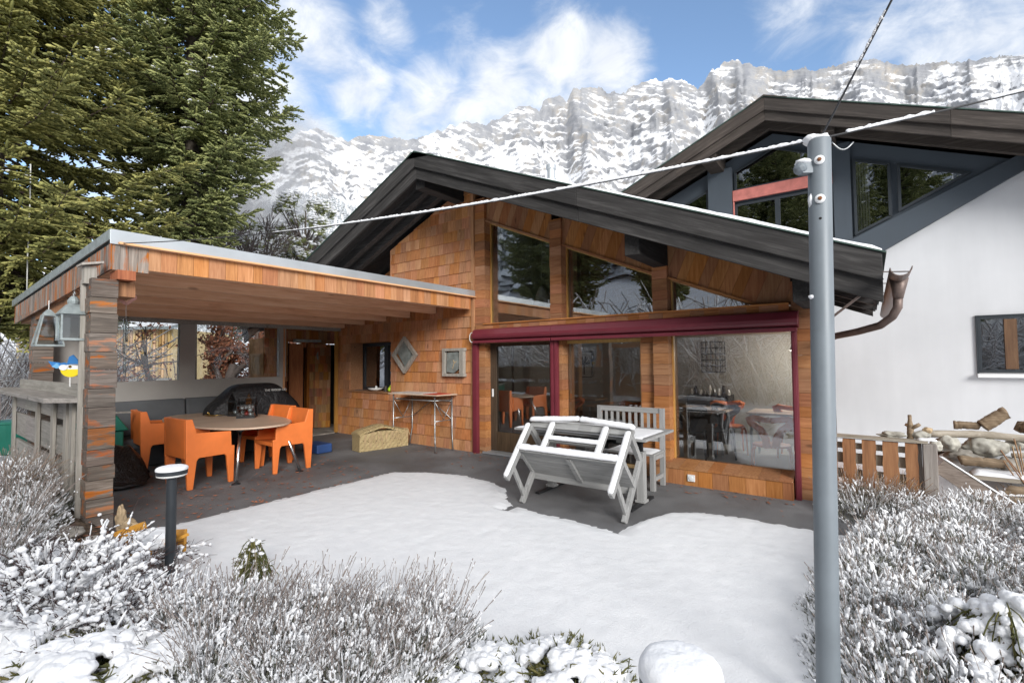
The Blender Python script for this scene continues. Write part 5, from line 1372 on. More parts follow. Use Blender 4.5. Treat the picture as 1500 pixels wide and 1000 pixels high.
# ------------------------------------------------------------------ post lamps with snow caps
def bollard(label, x, y, z0, lean, snow_h):
    t = thing('bollard_lamp', label, 'bollard lamp', (x, y, z0), 'low post lamps in the planting beds')
    h = .86 - z0
    mb = MB(); mb.lathe([(.034, 0), (.034, h-.065)], (x, y, z0), 24); mb.build('post', M['anthracite'], t, smooth=False)
    mb = MB(); mb.lathe([(.035, h-.068), (.085, h-.062), (.098, h-.055), (.098, h-.045), (.02, h-.045)], (x, y, z0), 40); mb.build('diffuser', M['porcelain'], t)
    mb = MB(); mb.lathe([(.03, h-.0445), (.101, h-.0445), (.102, h-.012), (.095, h-.004), (.01, h-.002)], (x, y, z0), 40); mb.build('cap', M['anthracite'], t)
    mb = MB(); n = 48; vs = []; fs = []; RR = 14
    for i in range(RR+1):
        u = i/RR
        for j in range(n):
            a = 2*math.pi*j/n; ed = 1 + .03*mnoise.noise(V((math.cos(a)*2+x, math.sin(a)*2, 0))) + .015*mnoise.noise(V((math.cos(a)*7+x, math.sin(a)*7, 0)))
            rr = .104*ed*math.sin(u*math.pi/2)**.9
            zz = snow_h*(1-u**2.8)*(1 + .10*mnoise.noise(V((rr*math.cos(a)*28+x, rr*math.sin(a)*28, 1))) + .05*mnoise.noise(V((rr*math.cos(a)*80+x, rr*math.sin(a)*80, 1))))
            vs.append((x + rr*math.cos(a), y + rr*math.sin(a), z0 + h - .006 + zz - (.008 if i == RR else 0)))
    for i in range(RR):
        for j in range(n): fs.append((i*n+j, i*n+(j+1) % n, (i+1)*n+(j+1) % n, (i+1)*n+j))
    mb.add(vs, fs); mb.build('snow_cap', M['snow_soft'], t, smooth=True)
bollard('slim dark post lamp with a thin snow cap beside the terrace', -4.25, 1.37, .05, 0, .022)
bollard('post lamp close to the camera under a thick round snow cap', -.41, 1.245, .08, 0, .045)

# ------------------------------------------------------------------ steel pole and snow coated cables
px_, py_ = -.163, 2.627
pole = thing('steel_pole', 'tall grey round steel pole in the right planting bed', 'pole', (px_, py_, 0))
mb = MB(); mb.lathe([(.0475, -.1), (.0475, 2.66), (.0455, 2.665)], (px_, py_, 0), 48); mb.v = [(a - .0135*(2.66-c), b - .010*(2.66-c), c) for a, b, c in mb.v]; o = mb.build('tube', M['pole_steel'], pole, smooth=True)
o.modifiers.new('e', 'EDGE_SPLIT')
dirc = V((-px_, -py_, 0)).normalized(); side_ = V((dirc.y, -dirc.x, 0))
for dz, off in ((2.555, -.006), (2.375, -.002)):
    c = V((px_ - .0135*(2.66-dz), py_ - .010*(2.66-dz), dz)) + dirc*.0478
    Mr = Matrix.Translation(c) @ dirc.to_track_quat('Z', 'Y').to_matrix().to_4x4()
    mb = MB(); mb.lathe([(.021, 0), (.021, .005), (.016, .009), (.011, .010)], n=24); mb.xform(Mr); wsh = mb.build('washer', M['white_plastic'], pole)
    mb = MB(); mb.lathe([(.009, .0095), (.009, .014), (.005, .017)], n=6); mb.xform(Mr); mb.build('bolt', M['rust'], wsh)
c = V((px_ - .005, py_ - .0037, 2.285)) + dirc*.0478; Mr = Matrix.Translation(c) @ dirc.to_track_quat('Z', 'Y').to_matrix().to_4x4()
mb = MB(); mb.lathe([(.006, 0), (.006, .0006)], n=12); mb.xform(Mr); mb.build('hole_disc', M['unlit_black'], pole)  # flat dark disc on the tube, colour standing in for shade in a hole
lft = -V((RT.x, RT.y, 0)).normalized()
mb = MB(); p0 = V((px_, py_, 2.53)) + lft*.042; mb.bar(p0, p0 + lft*.05, .04, .05); mb.blob(p0 + lft*.05, (.03, .03, .03), 2, .0); hb_ = mb.build('bracket', M['pole_steel'], pole)
mb = MB(); mb.blob(p0 + lft*.035 + V((0, 0, .032)), (.035, .03, .016), 2, .25, seed=3); mb.build('snow_cap', M['snow_soft'], hb_, smooth=True)
mb = MB(); p1 = V((px_, py_, 2.38)) + lft*.048; mb.blob(p1, (.012, .015, .03), 2, .3, seed=5); mb.build('snow_patch', M['snow_soft'], pole, smooth=True); mb = MB(); mb.blob(V((px_, py_, 1.93)) + lft*.053, (.02, .015, .012), 2, .3, seed=6); mb.build('snow_patch', M['snow_soft'], pole, smooth=True)
mb = MB(); mb.blob((px_, py_, 2.668), (.044, .044, .02), 3, .3, seed=7); mb.blob((px_-.03, py_, 2.675), (.04, .04, .026), 2, .3, seed=9)
mb.build('snow_patch', M['snow_soft'], pole, smooth=True)
def cable(label, p, q, sag, snow_fn, seed, rad=.0045):
    t = thing('cable', label, 'cable', p)
    n = 240; P_ = [V(p).lerp(V(q), i/n) - V((0, 0, sag*4*(i/n)*(1-i/n))) for i in range(n+1)]
    mb = MB(); mb.tube(P_, rad, 6); mb.build('wire', M['cable_black'], t, smooth=True)
    mb = MB(); run = []
    rn = random.Random(seed)
    def flush():
        if len(run) > 3:
            rs = [r for _, r in run]; rs[0] = rs[-1] = .002; mb.tube([a for a, _ in run], rs, 8)
        run.clear()
    m = 1500
    for i in range(m):
        u = (i+.5)/m; s = snow_fn(u)
        if s > .02 and mnoise.noise(V((u*45, seed, 0))) > -.62 + (1-s)*.5:
            a = V(p).lerp(V(q), u) - V((0, 0, sag*4*u*(1-u)))
            r = .0072*s*(1 + .5*mnoise.noise(V((u*150, seed, 1))) + .35*mnoise.noise(V((u*420, seed, 2))))
            run.append((a + V((0, 0, rad*.4 + r*.55)), max(.003, r)))
        else: flush()
    flush()
    mb.build('snow', M['snow_soft'], t, smooth=True)
top = (px_-.02, py_-.0, 2.672)
cable('snow coated cable stretched from the steel pole to the shelter corner', top, (-5.70, 1.40, 2.80), .10, lambda u: 0 if u > .64 else (1.15 if u < .40 else 1.15 - .7*sm((u-.40)/.24)), 1)
cable('snow patched cable running from the pole off to the right', (px_+.02, py_, 2.672), (3.9, 4.3, 3.62), .10, lambda u: 1.1 if (.02 < u < .10 or u > .145) else 0, 2)
cable('bare cable climbing steeply from the pole top out of view', (px_+.01, py_, 2.68), (1.02, 1.70, 4.6), .04, lambda u: .9 if (.12 < u < .21 or u > .4) else 0, 3)
t = thing('cable', 'short drooping loop of wire at the top of the pole', 'cable', top)
mb = MB(); mb.tube([V((px_, py_, 2.655)) - lft*(.06 + .10*i/10) - V((0, 0, .035*math.sin(math.pi*i/10))) for i in range(11)], .0035, 6); mb.build('wire', M['steel_tube'], t, smooth=True)

# white cord hanging from the spruce
mb = MB(); mb.tube([(-12.5, 1.66, 5.4), (-12.44, 1.66, 4.5), (-12.52, 1.66, 3.6), (-12.46, 1.66, 2.92)], .010, 6); tag(mb.build('rope', M['cord_white'], smooth=True), 'pale rope hanging down from the spruce branches at the left edge', 'rope')

# ------------------------------------------------------------------ fence, rocks and driftwood on the right
fn = thing('plank_fence', 'short fence of reddish upright planks on grey rails', 'fence', (.05, 6.98, 0))
fx = np.linspace(-.52, .30, 5)
for i, x in enumerate((-.50, -.30, -.115, .075, .275)):
    mb = MB(); w_ = (.145, .125, .13, .14, .11)[i]; rn = random.Random(i); n = 8
    L_ = [(x + .006*mnoise.noise(V((i, k*.9, 0))), .02 + .67*k/n) for k in range(n+1)]; Rr_ = [(x + w_ + .012*mnoise.noise(V((i+9, k*.9, 0))), .02 + .67*k/n) for k in range(n+1)]
    for k in range(n): mb.prism([(L_[k][0], 6.93, L_[k][1]), (Rr_[k][0], 6.93, Rr_[k][1]), (Rr_[k+1][0], 6.93, Rr_[k+1][1]), (L_[k+1][0], 6.93, L_[k+1][1])], (0, .03, 0))
    # weld neighbouring pieces into one board
    bm = bmesh.new(); me_ = bpy.data.meshes.new('tmp'); me_.from_pydata(mb.v, [], mb.f); bm.from_mesh(me_); bmesh.ops.remove_doubles(bm, verts=bm.verts, dist=1e-5)
    seen = {}; 
    for f_ in list(bm.faces):
        key = tuple(sorted(v.index for v in f_.verts)); seen.setdefault(key, []).append(f_)
    bmesh.ops.delete(bm, geom=[f_ for l_ in seen.values() if len(l_) > 1 for f_ in l_], context='FACES')
    mb2 = MB(); bm.verts.index_update(); mb2.add([v.co[:] for v in bm.verts], [tuple(v.index for v in f_.verts) for f_ in bm.faces]); bm.free()
    mb2.build('plank', M['fence_red'], fn)
for z0, z1 in ((.57, .64), (.40, .52), (.22, .33), (.05, .15)):
    mb = MB(); mb.box(-.52, .42, 6.975, 7.0, z0, z1); mb.build('rail', M['fence_grey'], fn)
mb = MB(); mb.prism([(-.52, 6.91, .705), (.47, 6.91, .70), (.47, 7.04, .70), (-.52, 7.04, .705)], (0, 0, .028)); mb.build('top_board', M['driftwood'], fn)
mb = MB(); mb.box(.425, .545, 6.90, 7.02, -.02, .695); mb.build('corner_post', M['grey_plank'], fn, bevel=.006)
mb = MB(); mb.box(.375, .42, 6.955, 7.03, .0, .69); mb.build('corner_post', M['grey_plank'], fn, bevel=.006)
snow_strip((.38, 6.97, .73), (.55, 6.97, .73), .1, .025, seed=4).build('snow_cap', M['snow_soft'], fn, smooth=True)
pk = thing('leaning_plank', 'broad grey brown plank leaning down from the fence post into the bed', 'plank', (.9, 7.0, 0))
mb = MB(); mb.bar((.56, 7.0, .47), (1.22, 6.85, -.02), .05, .17, (.5, 0, .8)); mb.build('plank', M['driftwood'], pk, bevel=.004)
snow_strip((.565, 6.995, .565), (1.30, 6.83, .03), .035, .014, (.5, 0, .8), 6).build('snow_cover', M['snow_soft'], pk, smooth=True)
def rock(label, c, r, mat, seed, sub=3, amp=.35, nm='rock'):
    mb = MB(); mb.blob(c, r, max(sub, 4), amp, 1.6, seed); rn = random.Random(seed)
    mb.v = [tuple(V(v) + (V(v)-V(c))*(.16*mnoise.noise(V(v)*22 + V((seed, 0, 0))) + .10*abs(mnoise.noise(V(v)*9 + V((0, seed, 0)))))) for v in mb.v]
    return tag(mb.build(nm, M[mat], smooth=True), label, 'rock')
rock('large rounded pale green boulder in the wall below the driftwood', (1.03, 7.75, .60), (.19, .13, .105), 'stone_pale', 1, 4, .18)
rock('angular pale boulder left of the large rounded one', (.70, 7.6, .63), (.10, .09, .085), 'stone_pale', 2, 3, .3)
rock('small pale stone close to the fence post', (.575, 7.45, .61), (.06, .06, .06), 'stone_pale', 3)
rock('flat pale stone resting on the fence top board', (.42, 7.06, .775), (.09, .05, .045), 'stone_pale', 4, 3, .3)
rock('small tan stone perched on the flat pale stone', (.48, 7.07, .83), (.045, .035, .032), 'stone_tan', 5, 3, .3)
rock('low heap of whitish stone on the fence left of the stump', (.17, 7.05, .755), (.12, .05, .035), 'stone_pale', 6, 3, .6)
rock('dark stone under the long driftwood beam', (.83, 7.7, .50), (.16, .1, .06), 'stone_grey', 7)
rock('small pale stone right of the large rounded boulder', (1.30, 7.85, .64), (.08, .07, .06), 'stone_pale', 8)
rock('second small pale stone under the driftwood at the right', (1.47, 7.9, .635), (.07, .06, .055), 'stone_pale', 9)
rock('flat grey slab carrying the lower driftwood', (1.20, 7.6, .44), (.1, .1, .09), 'stone_grey', 10, 3, .25)
rock('pale stone wedged at the far right above the bed', (1.9, 7.95, .75), (.12, .1, .09), 'stone_pale', 11)
mb = MB(); mb.box(.62, 2.6, 7.82, 7.9, -.02, .5); tag(mb.build('retaining_wall', M['soil']), 'low dark earth wall behind the boulders and driftwood', 'wall')
def log(name, label, pts, rs, mat, cat_='driftwood', n=10, snow=None):
    t = thing(name, label, cat_, pts[0])
    P_ = []; k = len(pts); m = 16; RS = []
    for i in range(m+1):
        u = i/m*(k-1); a = min(int(u), k-2); f = u-a
        P_.append(V(pts[a]).lerp(V(pts[a+1]), f) + V((0, 0, .012*mnoise.noise(V((i*.7, len(label), 0)))))); RS.append((rs[a]*(1-f)+rs[a+1]*f)*(1+.18*mnoise.noise(V((i*.9, len(label), 3)))))
    mb = MB(); mb.tube(P_, RS, n)
    mb.v = [tuple(V(v) + V(v).normalized()*0 + V((mnoise.noise(V(v)*18), mnoise.noise(V(v)*18+V((5, 0, 0))), mnoise.noise(V(v)*18+V((0, 7, 0)))))*.008) for v in mb.v]
    mb.build('wood', M[mat], t, smooth=True)
    if snow: snow_strip(P_[0] + V((0, 0, RS[0]*.8)), P_[-1] + V((0, 0, RS[-1]*.8)), snow, snow*.45, seed=len(label)).build('snow_cover', M['snow_soft'], t, smooth=True)
    return t
log('driftwood_beam', 'long pale driftwood beam lying on the boulders', [(.50, 7.55, .735), (1.05, 7.75, .745), (1.45, 7.8, .71), (2.2, 7.8, .60)], [.04, .045, .04, .035], 'driftwood')
log('driftwood_log', 'dark jagged driftwood log below the long beam', [(1.22, 7.62, .545), (1.7, 7.65, .575), (2.4, 7.7, .57)], [.025, .06, .075], 'driftwood')
log('driftwood_log', 'thick weathered log under the jagged one at the right', [(1.4, 7.6, .46), (2.4, 7.62, .48)], [.055, .06], 'log_bark')
log('driftwood_log', 'short reddish brown split log below the boulders', [(.78, 7.5, .46), (1.17, 7.55, .455)], [.055, .05], 'log_bark')
bp_ = thing('snowy_board', 'wide board under a smooth layer of snow beside the leaning plank', 'board', (1.5, 7.4, .3))
mb = MB(); mb.box(.86, 2.5, 7.3, 7.55, .30, .345); mb.build('board', M['driftwood'], bp_)
roof_snow('snow_cover', lambda x: .346, .87, 2.48, 7.3, 7.54, lambda x: .05, bp_, edge=.04, step=(.03, .03), seed=22)
log('snowy_branch', 'thick dark branch topped with snow below the snowy board', [(1.02, 7.15, .17), (1.15, 7.16, .245), (1.45, 7.17, .265), (2.2, 7.2, .22)], [.03, .055, .06, .06], 'log_bark', 'branch', snow=.09)
log('grey_log', 'bare grey log under the snowy branch', [(1.1, 7.12, .165), (2.2, 7.14, .13)], [.03, .045], 'driftwood')
log('stump', 'forked upright branch stump standing on the fence top', [(.335, 7.07, .73), (.335, 7.07, .86), (.33, 7.07, .99)], [.035, .03, .018], 'log_bark', 'stump')
mb = MB(); mb.tube([(.335, 7.07, .84), (.385, 7.06, .87), (.42, 7.06, .895)], [.025, .02, .018], 8); mb.tube([(.335, 7.07, .86), (.29, 7.07, .885)], [.02, .016], 8); mb.build('stub', M['log_bark'], bpy.data.objects['stump'], smooth=True)
log('firewood_log', 'short log leaning on the driftwood against the white wall', [(1.06, 8.1, .80), (1.27, 8.12, .98)], [.075, .07], 'log_bark', 'log')
log('firewood_log', 'flat lying log left of the leaning log', [(.80, 8.1, .80), (1.04, 8.1, .80)], [.05, .045], 'log_bark', 'log')
log('firewood_log', 'thick rust brown log at the far right by the white wall', [(1.52, 8.0, .90), (1.92, 7.95, .76)], [.115, .10], 'log_bark', 'log')
log('firewood_log', 'small dark log tucked beside the thick rust brown log', [(1.38, 8.1, .82), (1.46, 8.0, .82)], [.07, .07], 'log_bark', 'log')

# ------------------------------------------------------------------ stones, leaves and the yellow toy at the bed edge
rock('upright tan stone at the foot of the weathered post', (-5.42, 1.36, .27), (.05, .04, .10), 'stone_tan', 21, 3, .4)
rock('leaning tan stone between the post and the snow edge', (-5.18, 1.36, .22), (.075, .05, .085), 'stone_tan', 22, 3, .45)
rock('flat dark stone in the leaf litter by the post', (-5.0, 1.12, .22), (.16, .1, .04), 'stone_grey', 23, 3, .4)
rock('brown stone half buried near the bar counter', (-5.35, 1.0, .25), (.14, .09, .045), 'stone_grey', 24, 3, .4)
tc = thing('toy_cart', 'yellow wooden garden cart filled with snow behind the post lamp', 'garden cart', (-3.55, 1.45, .1))
cx_, cy_ = -4.62, 1.22
mb = MB(); mb.prism([(cx_-.25, cy_, .16), (cx_+.22, cy_+.10, .16), (cx_+.24, cy_+.10, .34), (cx_-.16, cy_, .34)], (-.01, .03, 0)); mb.build('side_board', M['yellow_paint'], tc)
mb = MB(); mb.prism([(cx_-.22, cy_+.32, .18), (cx_+.26, cy_+.40, .18), (cx_+.28, cy_+.40, .42), (cx_-.16, cy_+.32, .34)], (-.01, .03, 0)); mb.build('side_board', M['yellow_paint'], tc)
mb = MB(); mb.bar((cx_-.62, cy_-.02, .26), (cx_-.30, cy_+.22, .40), .02, .10); mb.build('handle_board', M['yellow_paint'], tc)
mb = MB(); mb.bar((cx_+.22, cy_+.25, .30), (cx_+.42, cy_+.36, .40), .09, .03); mb.build('front_arm', M['yellow_paint'], tc)
mb = MB(); mb.blob((cx_+.02, cy_+.20, .33), (.25, .18, .10), 4, .25, 2.5, 4); mb.build('snow_load', M['snow_soft'], tc, smooth=True)
for ch_ in tc.children: ch_.data.transform(Matrix.Translation(V((cx_, cy_, .05))-tc.location) @ Matrix.Scale(.74, 4) @ Matrix.Translation(-(V((cx_, cy_, .05))-tc.location)))
mb = MB(); rn = random.Random(12)
for k in range(900):
    u = rn.random()
    if u < .6: x, y = -9.3 + 3.6*rn.random()**.8, 1.5 + 3.2*rn.random()**1.6
    elif u < .8: x, y = rn.uniform(-5.6, -4.6), rn.uniform(1.0, 2.6)
    else: x, y = rn.uniform(-8, -.7), 6.45 - abs(rn.gauss(0, .35))
    if x > -5.7 and y > 1.9 and y < 5.3: continue
    a = rn.uniform(0, 6.3); s = rn.uniform(.01, .03); z = max(.008, zg(x, y)+.006) + rn.uniform(0, .008)
    p = [V((x, y, z)) + V((math.cos(a+t_)*s*w_, math.sin(a+t_)*s*w_, rn.uniform(0, .008))) for t_, w_ in ((0, 1.2), (1.6, .5), (3.14, 1.2), (4.7, .5))]
    mb.prism(p, (0, 0, .0012))
tag(mb.build('fallen_leaves', M['dead_leaf']), 'scattered brown fallen leaves on the asphalt terrace', 'leaves', kind='stuff')

# ================================================================== inside the chalet
def y_chair(label, x, y, rz, m, z=.056):
    t = thing('shell_chair', label, 'chair', (0, 0, 0), 'chairs inside the chalet'); mt = M[m]
    mb = MB()
    nn = 10
    mb.prism([(.24*math.cos(2*math.pi*i/20)*(1 if abs(math.cos(2*math.pi*i/20)) < .8 else .95), .22*math.sin(2*math.pi*i/20), .44) for i in range(20)], (0, 0, .025)); mb.build('seat', mt, t, bevel=.008)
    for sx in (-1, 1):
        for sy in (-1, 1):
            mb = MB(); mb.tube([(sx*.19, sy*.17, .445), (sx*.215, sy*.19, .4), (sx*.235, sy*.21, 0)], [.022, .02, .014], 8); mb.build('leg', mt, t, smooth=True)
    mb = MB()
    for s in (-1, 1): mb.tube([(s*.05, -.2, .45), (s*.06, -.22, .56), (s*.12, -.24, .68), (s*.235, -.26, .77), (s*.25, -.265, .80), (s*.20, -.27, .825), (0, -.27, .80)], [.05, .05, .045, .045, .045, .042, .036], 8)
    mb.build('backrest', mt, t, smooth=True)
    t.location = (x, y, z); t.rotation_euler = (0, 0, rz); return t
y_chair('orange curved back chair standing close inside the big window', -1.08, 7.12, R(8), 'orange_plastic')
y_chair('orange curved back chair behind the nearer one, at the far table', -1.0, 8.9, R(0), 'orange_plastic')
y_chair('black curved back chair at the left of the big window', -2.35, 7.9, R(10), 'black_metal')
y_chair('black chair partly hidden by the window column', -2.05, 8.1, R(150), 'black_metal')
y_chair('orange chair behind the black chairs', -1.95, 8.75, R(200), 'orange_plastic')
y_chair('orange chair at the far left table behind the sliding door', -5.6, 9.1, R(60), 'orange_plastic')
y_chair('orange chair seen between door and red rail', -4.85, 8.5, R(20), 'orange_plastic')
y_chair('orange chair behind the grey bench', -3.45, 7.7, R(160), 'orange_plastic')
def in_table(label, x0, x1, y0, y1, top='table_laminate'):
    t = thing('indoor_table', label, 'table', ((x0+x1)/2, (y0+y1)/2, .056))
    mb = MB(); mb.box(x0, x1, y0, y1, .77, .80); mb.build('tabletop', M[top], t, bevel=.005)
    for x in (x0+.06, x1-.06):
        for y in (y0+.06, y1-.06):
            mb = MB(); mb.tube([(x, y, .77), (x, y, .056)], .02, 8); mb.build('leg', M['steel_tube'], t)
in_table('long wooden table inside at the left of the big window', -2.75, -1.9, 8.2, 9.0)
in_table('wooden table inside at the right of the big window', -1.6, -.75, 8.25, 9.0)
in_table('pale wooden table inside behind the middle window', -4.3, -3.1, 8.0, 8.9)
in_table('grey table inside behind the sliding door', -5.65, -4.7, 9.2, 9.8)
mb = MB(); mb.box(-3.6, -3.05, 7.5, 7.95, .056, .6); tag(mb.build('cabinet', M['inner_wood'], bevel=.01), 'low wooden cabinet inside the middle window', 'cabinet')
mb = MB(); mb.box(-2.9, -2.15, 9.55, 10.05, .056, .95); mb.build('counter_tmp', M['inner_dark']); o = bpy.data.objects['counter_tmp']; o.name = 'kitchen_counter'; tag(o, 'dark counter along the back wall inside the big window', 'counter')
rn = random.Random(4)
for k in range(9):
    x = -2.85 + k*.085; h = rn.uniform(.08, .2); mb = MB(); mb.lathe([(.03, 0), (.035, h*.6), (.02, h), (.004, h)], (x, 9.7, .951), 10)
    tag(mb.build('jar', M[rn.choice(('porcelain', 'dark_pot', 'steel_tube'))]), 'small jar standing in the row on the dark counter', 'jar', 'jars on the indoor counter')
pf = thing('framed_poster', 'black framed poster with a tree motif on the back wall', 'poster', (-6.0, 10.0, 1.5))
px0, px1, pz0, pz1, pyy = -5.62, -5.22, 1.25, 1.82, 10.08
mb = MB(); mb.box(px0, px1, pyy-.02, pyy, pz0, pz1); mb.build('print', M['picture_white'], pf)
mb = MB()
for a, b, c, d in ((px0-.02, px0, pz0-.02, pz1+.02), (px1, px1+.02, pz0-.02, pz1+.02), (px0, px1, pz0-.02, pz0), (px0, px1, pz1, pz1+.02)): mb.box(a, b, pyy-.035, pyy, c, d)
mb.build('frame', M['black_metal'], pf)
mb = MB(); cxx = (px0+px1)/2
mb.bar((cxx, pyy-.024, pz0+.05), (cxx, pyy-.024, pz0+.3), .03, .004, (0, 1, 0)); rn = random.Random(2)
for k in range(14): a = rn.uniform(0, 3.14); mb.bar((cxx, pyy-.024, pz0+.28), (cxx+.16*math.cos(a), pyy-.024, pz0+.28+.2*math.sin(a)), .02, .004, (0, 1, 0))
mb.build('motif', M['black_metal'], pf)
wg = thing('wire_grid', 'square wire grid hanging on the back wall behind the big window', 'wall decoration', (-2.5, 10, 1.7))
mb = MB()
for k in range(6): mb.tube([(-2.75+k*.09, 10.06, 1.38), (-2.75+k*.09, 10.06, 1.98)], .007, 5); mb.tube([(-2.75, 10.06, 1.38+k*.12), (-2.30, 10.06, 1.38+k*.12)], .007, 5)
mb.build('wires', M['black_metal'], wg)
lp = thing('pendant_lamp', 'small lit pendant lamp inside at the right of the big window', 'lamp', (-1.0, 9.2, 1.9))
mb = MB(); mb.lathe([(.02, .14), (.05, .1), (.09, 0), (.085, -.005), (.04, .08)], (-1.0, 9.2, 1.78), 20); mb.build('shade', M['porcelain'], lp, smooth=True)
mb = MB(); mb.tube([(-1.0, 9.2, 1.92), (-1.0, 9.2, 2.12)], .004, 5); mb.build('cord', M['black_metal'], lp)
t = NT('lamp_glow'); e = t.n('Emission', {0: (1, .82, .55), 1: 14.}); t.t.links.new(e.outputs[0], t.out.inputs[0]); M['lamp_glow'] = t.m
mb = MB(); mb.blob((-1.0, 9.2, 1.79), .032, 2, 0); mb.build('bulb', M['lamp_glow'], lp, smooth=True)
pl = bpy.data.lights.new('pendant_light', 'POINT'); pl.energy = 28; pl.color = (1, .94, .86); pl.shadow_soft_size = .06
po = bpy.data.objects.new('pendant_light', pl); C.objects.link(po); po.parent = lp; po.location = (0, 0, -.16)
mb = MB(); mb.lathe([(.18, 0), (.05, .34), (.02, .36), (.005, .36)], (-4.98, 7.6, 2.7), 20); mb.tube([(-4.98, 7.6, 3.06), (-4.98, 7.6, 3.9)], .004, 5); tag(mb.build('ceiling_lamp', M['porcelain'], smooth=True), 'white conical lampshade hanging in the left upper window', 'lamp')
# ================================================================== plants
def m_leaf(key, cols, rough=.75, trans=None):
    t = NT(key); g = t.n('NewGeometry'); rnd = g.outputs['Random Per Island']
    n1 = t.noise(t.coord(), 1.4, 3)
    f = t.math('ADD', t.math('MULTIPLY', rnd, .65).outputs[0], t.math('MULTIPLY', n1.outputs[0], .35).outputs[0])
    cr = t.ramp(f.outputs[0], [(.12, cols[0]), (.5, cols[1]), (.88, cols[2])])
    t.bsdf(Base_Color=cr.outputs[0], Roughness=rough, Specular_IOR_Level=.3)
    M[key] = t.m
m_leaf('spruce_needles', ((.09, .11, .04), (.21, .235, .085), (.35, .36, .14)))
m_leaf('spruce_needles_warm', ((.115, .125, .042), (.25, .25, .08), (.40, .37, .125)))
m_leaf('beech_leaf', ((.10, .035, .018), (.19, .07, .038), (.28, .12, .07)))
m_leaf('dull_stem', ((.17, .135, .12), (.30, .25, .225), (.44, .385, .35)))
m_leaf('dark_stem', ((.035, .02, .02), (.075, .045, .042), (.13, .085, .075)))
m_leaf('sage_leaf', ((.07, .075, .05), (.135, .14, .10), (.23, .225, .18)))
m_leaf('juniper_leaf', ((.045, .05, .016), (.11, .11, .035), (.19, .16, .055)))
m_leaf('straw_blade', ((.19, .09, .05), (.33, .2, .11), (.45, .33, .2)))
m_leaf('pale_dead_leaf', ((.24, .13, .08), (.40, .24, .16), (.55, .38, .28)))

def unit(v): return v/(np.linalg.norm(v, axis=-1, keepdims=True)+1e-9)
def fan_stems(rng, n, r0, h, spread, lean=(0, 0), k=6, hvar=.3, bend=.25, r=.0018, power=.6):
    a = rng.uniform(0, 2*np.pi, n); rr = r0*np.sqrt(rng.random(n))
    b = np.stack([rr*np.cos(a), rr*np.sin(a), np.zeros(n)], 1)
    out = np.stack([np.cos(a), np.sin(a), np.zeros(n)], 1)*(spread*(rng.random(n)**power))[:, None]
    d = unit(out + np.array([lean[0], lean[1], 1.]) + rng.normal(0, .09, (n, 3)))
    L = h*(1 - hvar*rng.random(n))
    t = np.linspace(0, 1, k)
    bd = rng.normal(0, bend, (n, 3))*np.array([1, 1, .3])
    P = b[:, None] + d[:, None]*L[:, None, None]*t[None, :, None] + bd[:, None]*(L[:, None, None]*(t**2)[None, :, None])*.35
    return P, np.full((n, k), r), L, d
def resample(P, idx, u):
    """point at fraction u on stem idx"""
    k = P.shape[1]; s = u*(k-1); i = np.minimum(s.astype(int), k-2); f = (s-i)[:, None]
    return P[idx, i]*(1-f) + P[idx, i+1]*f

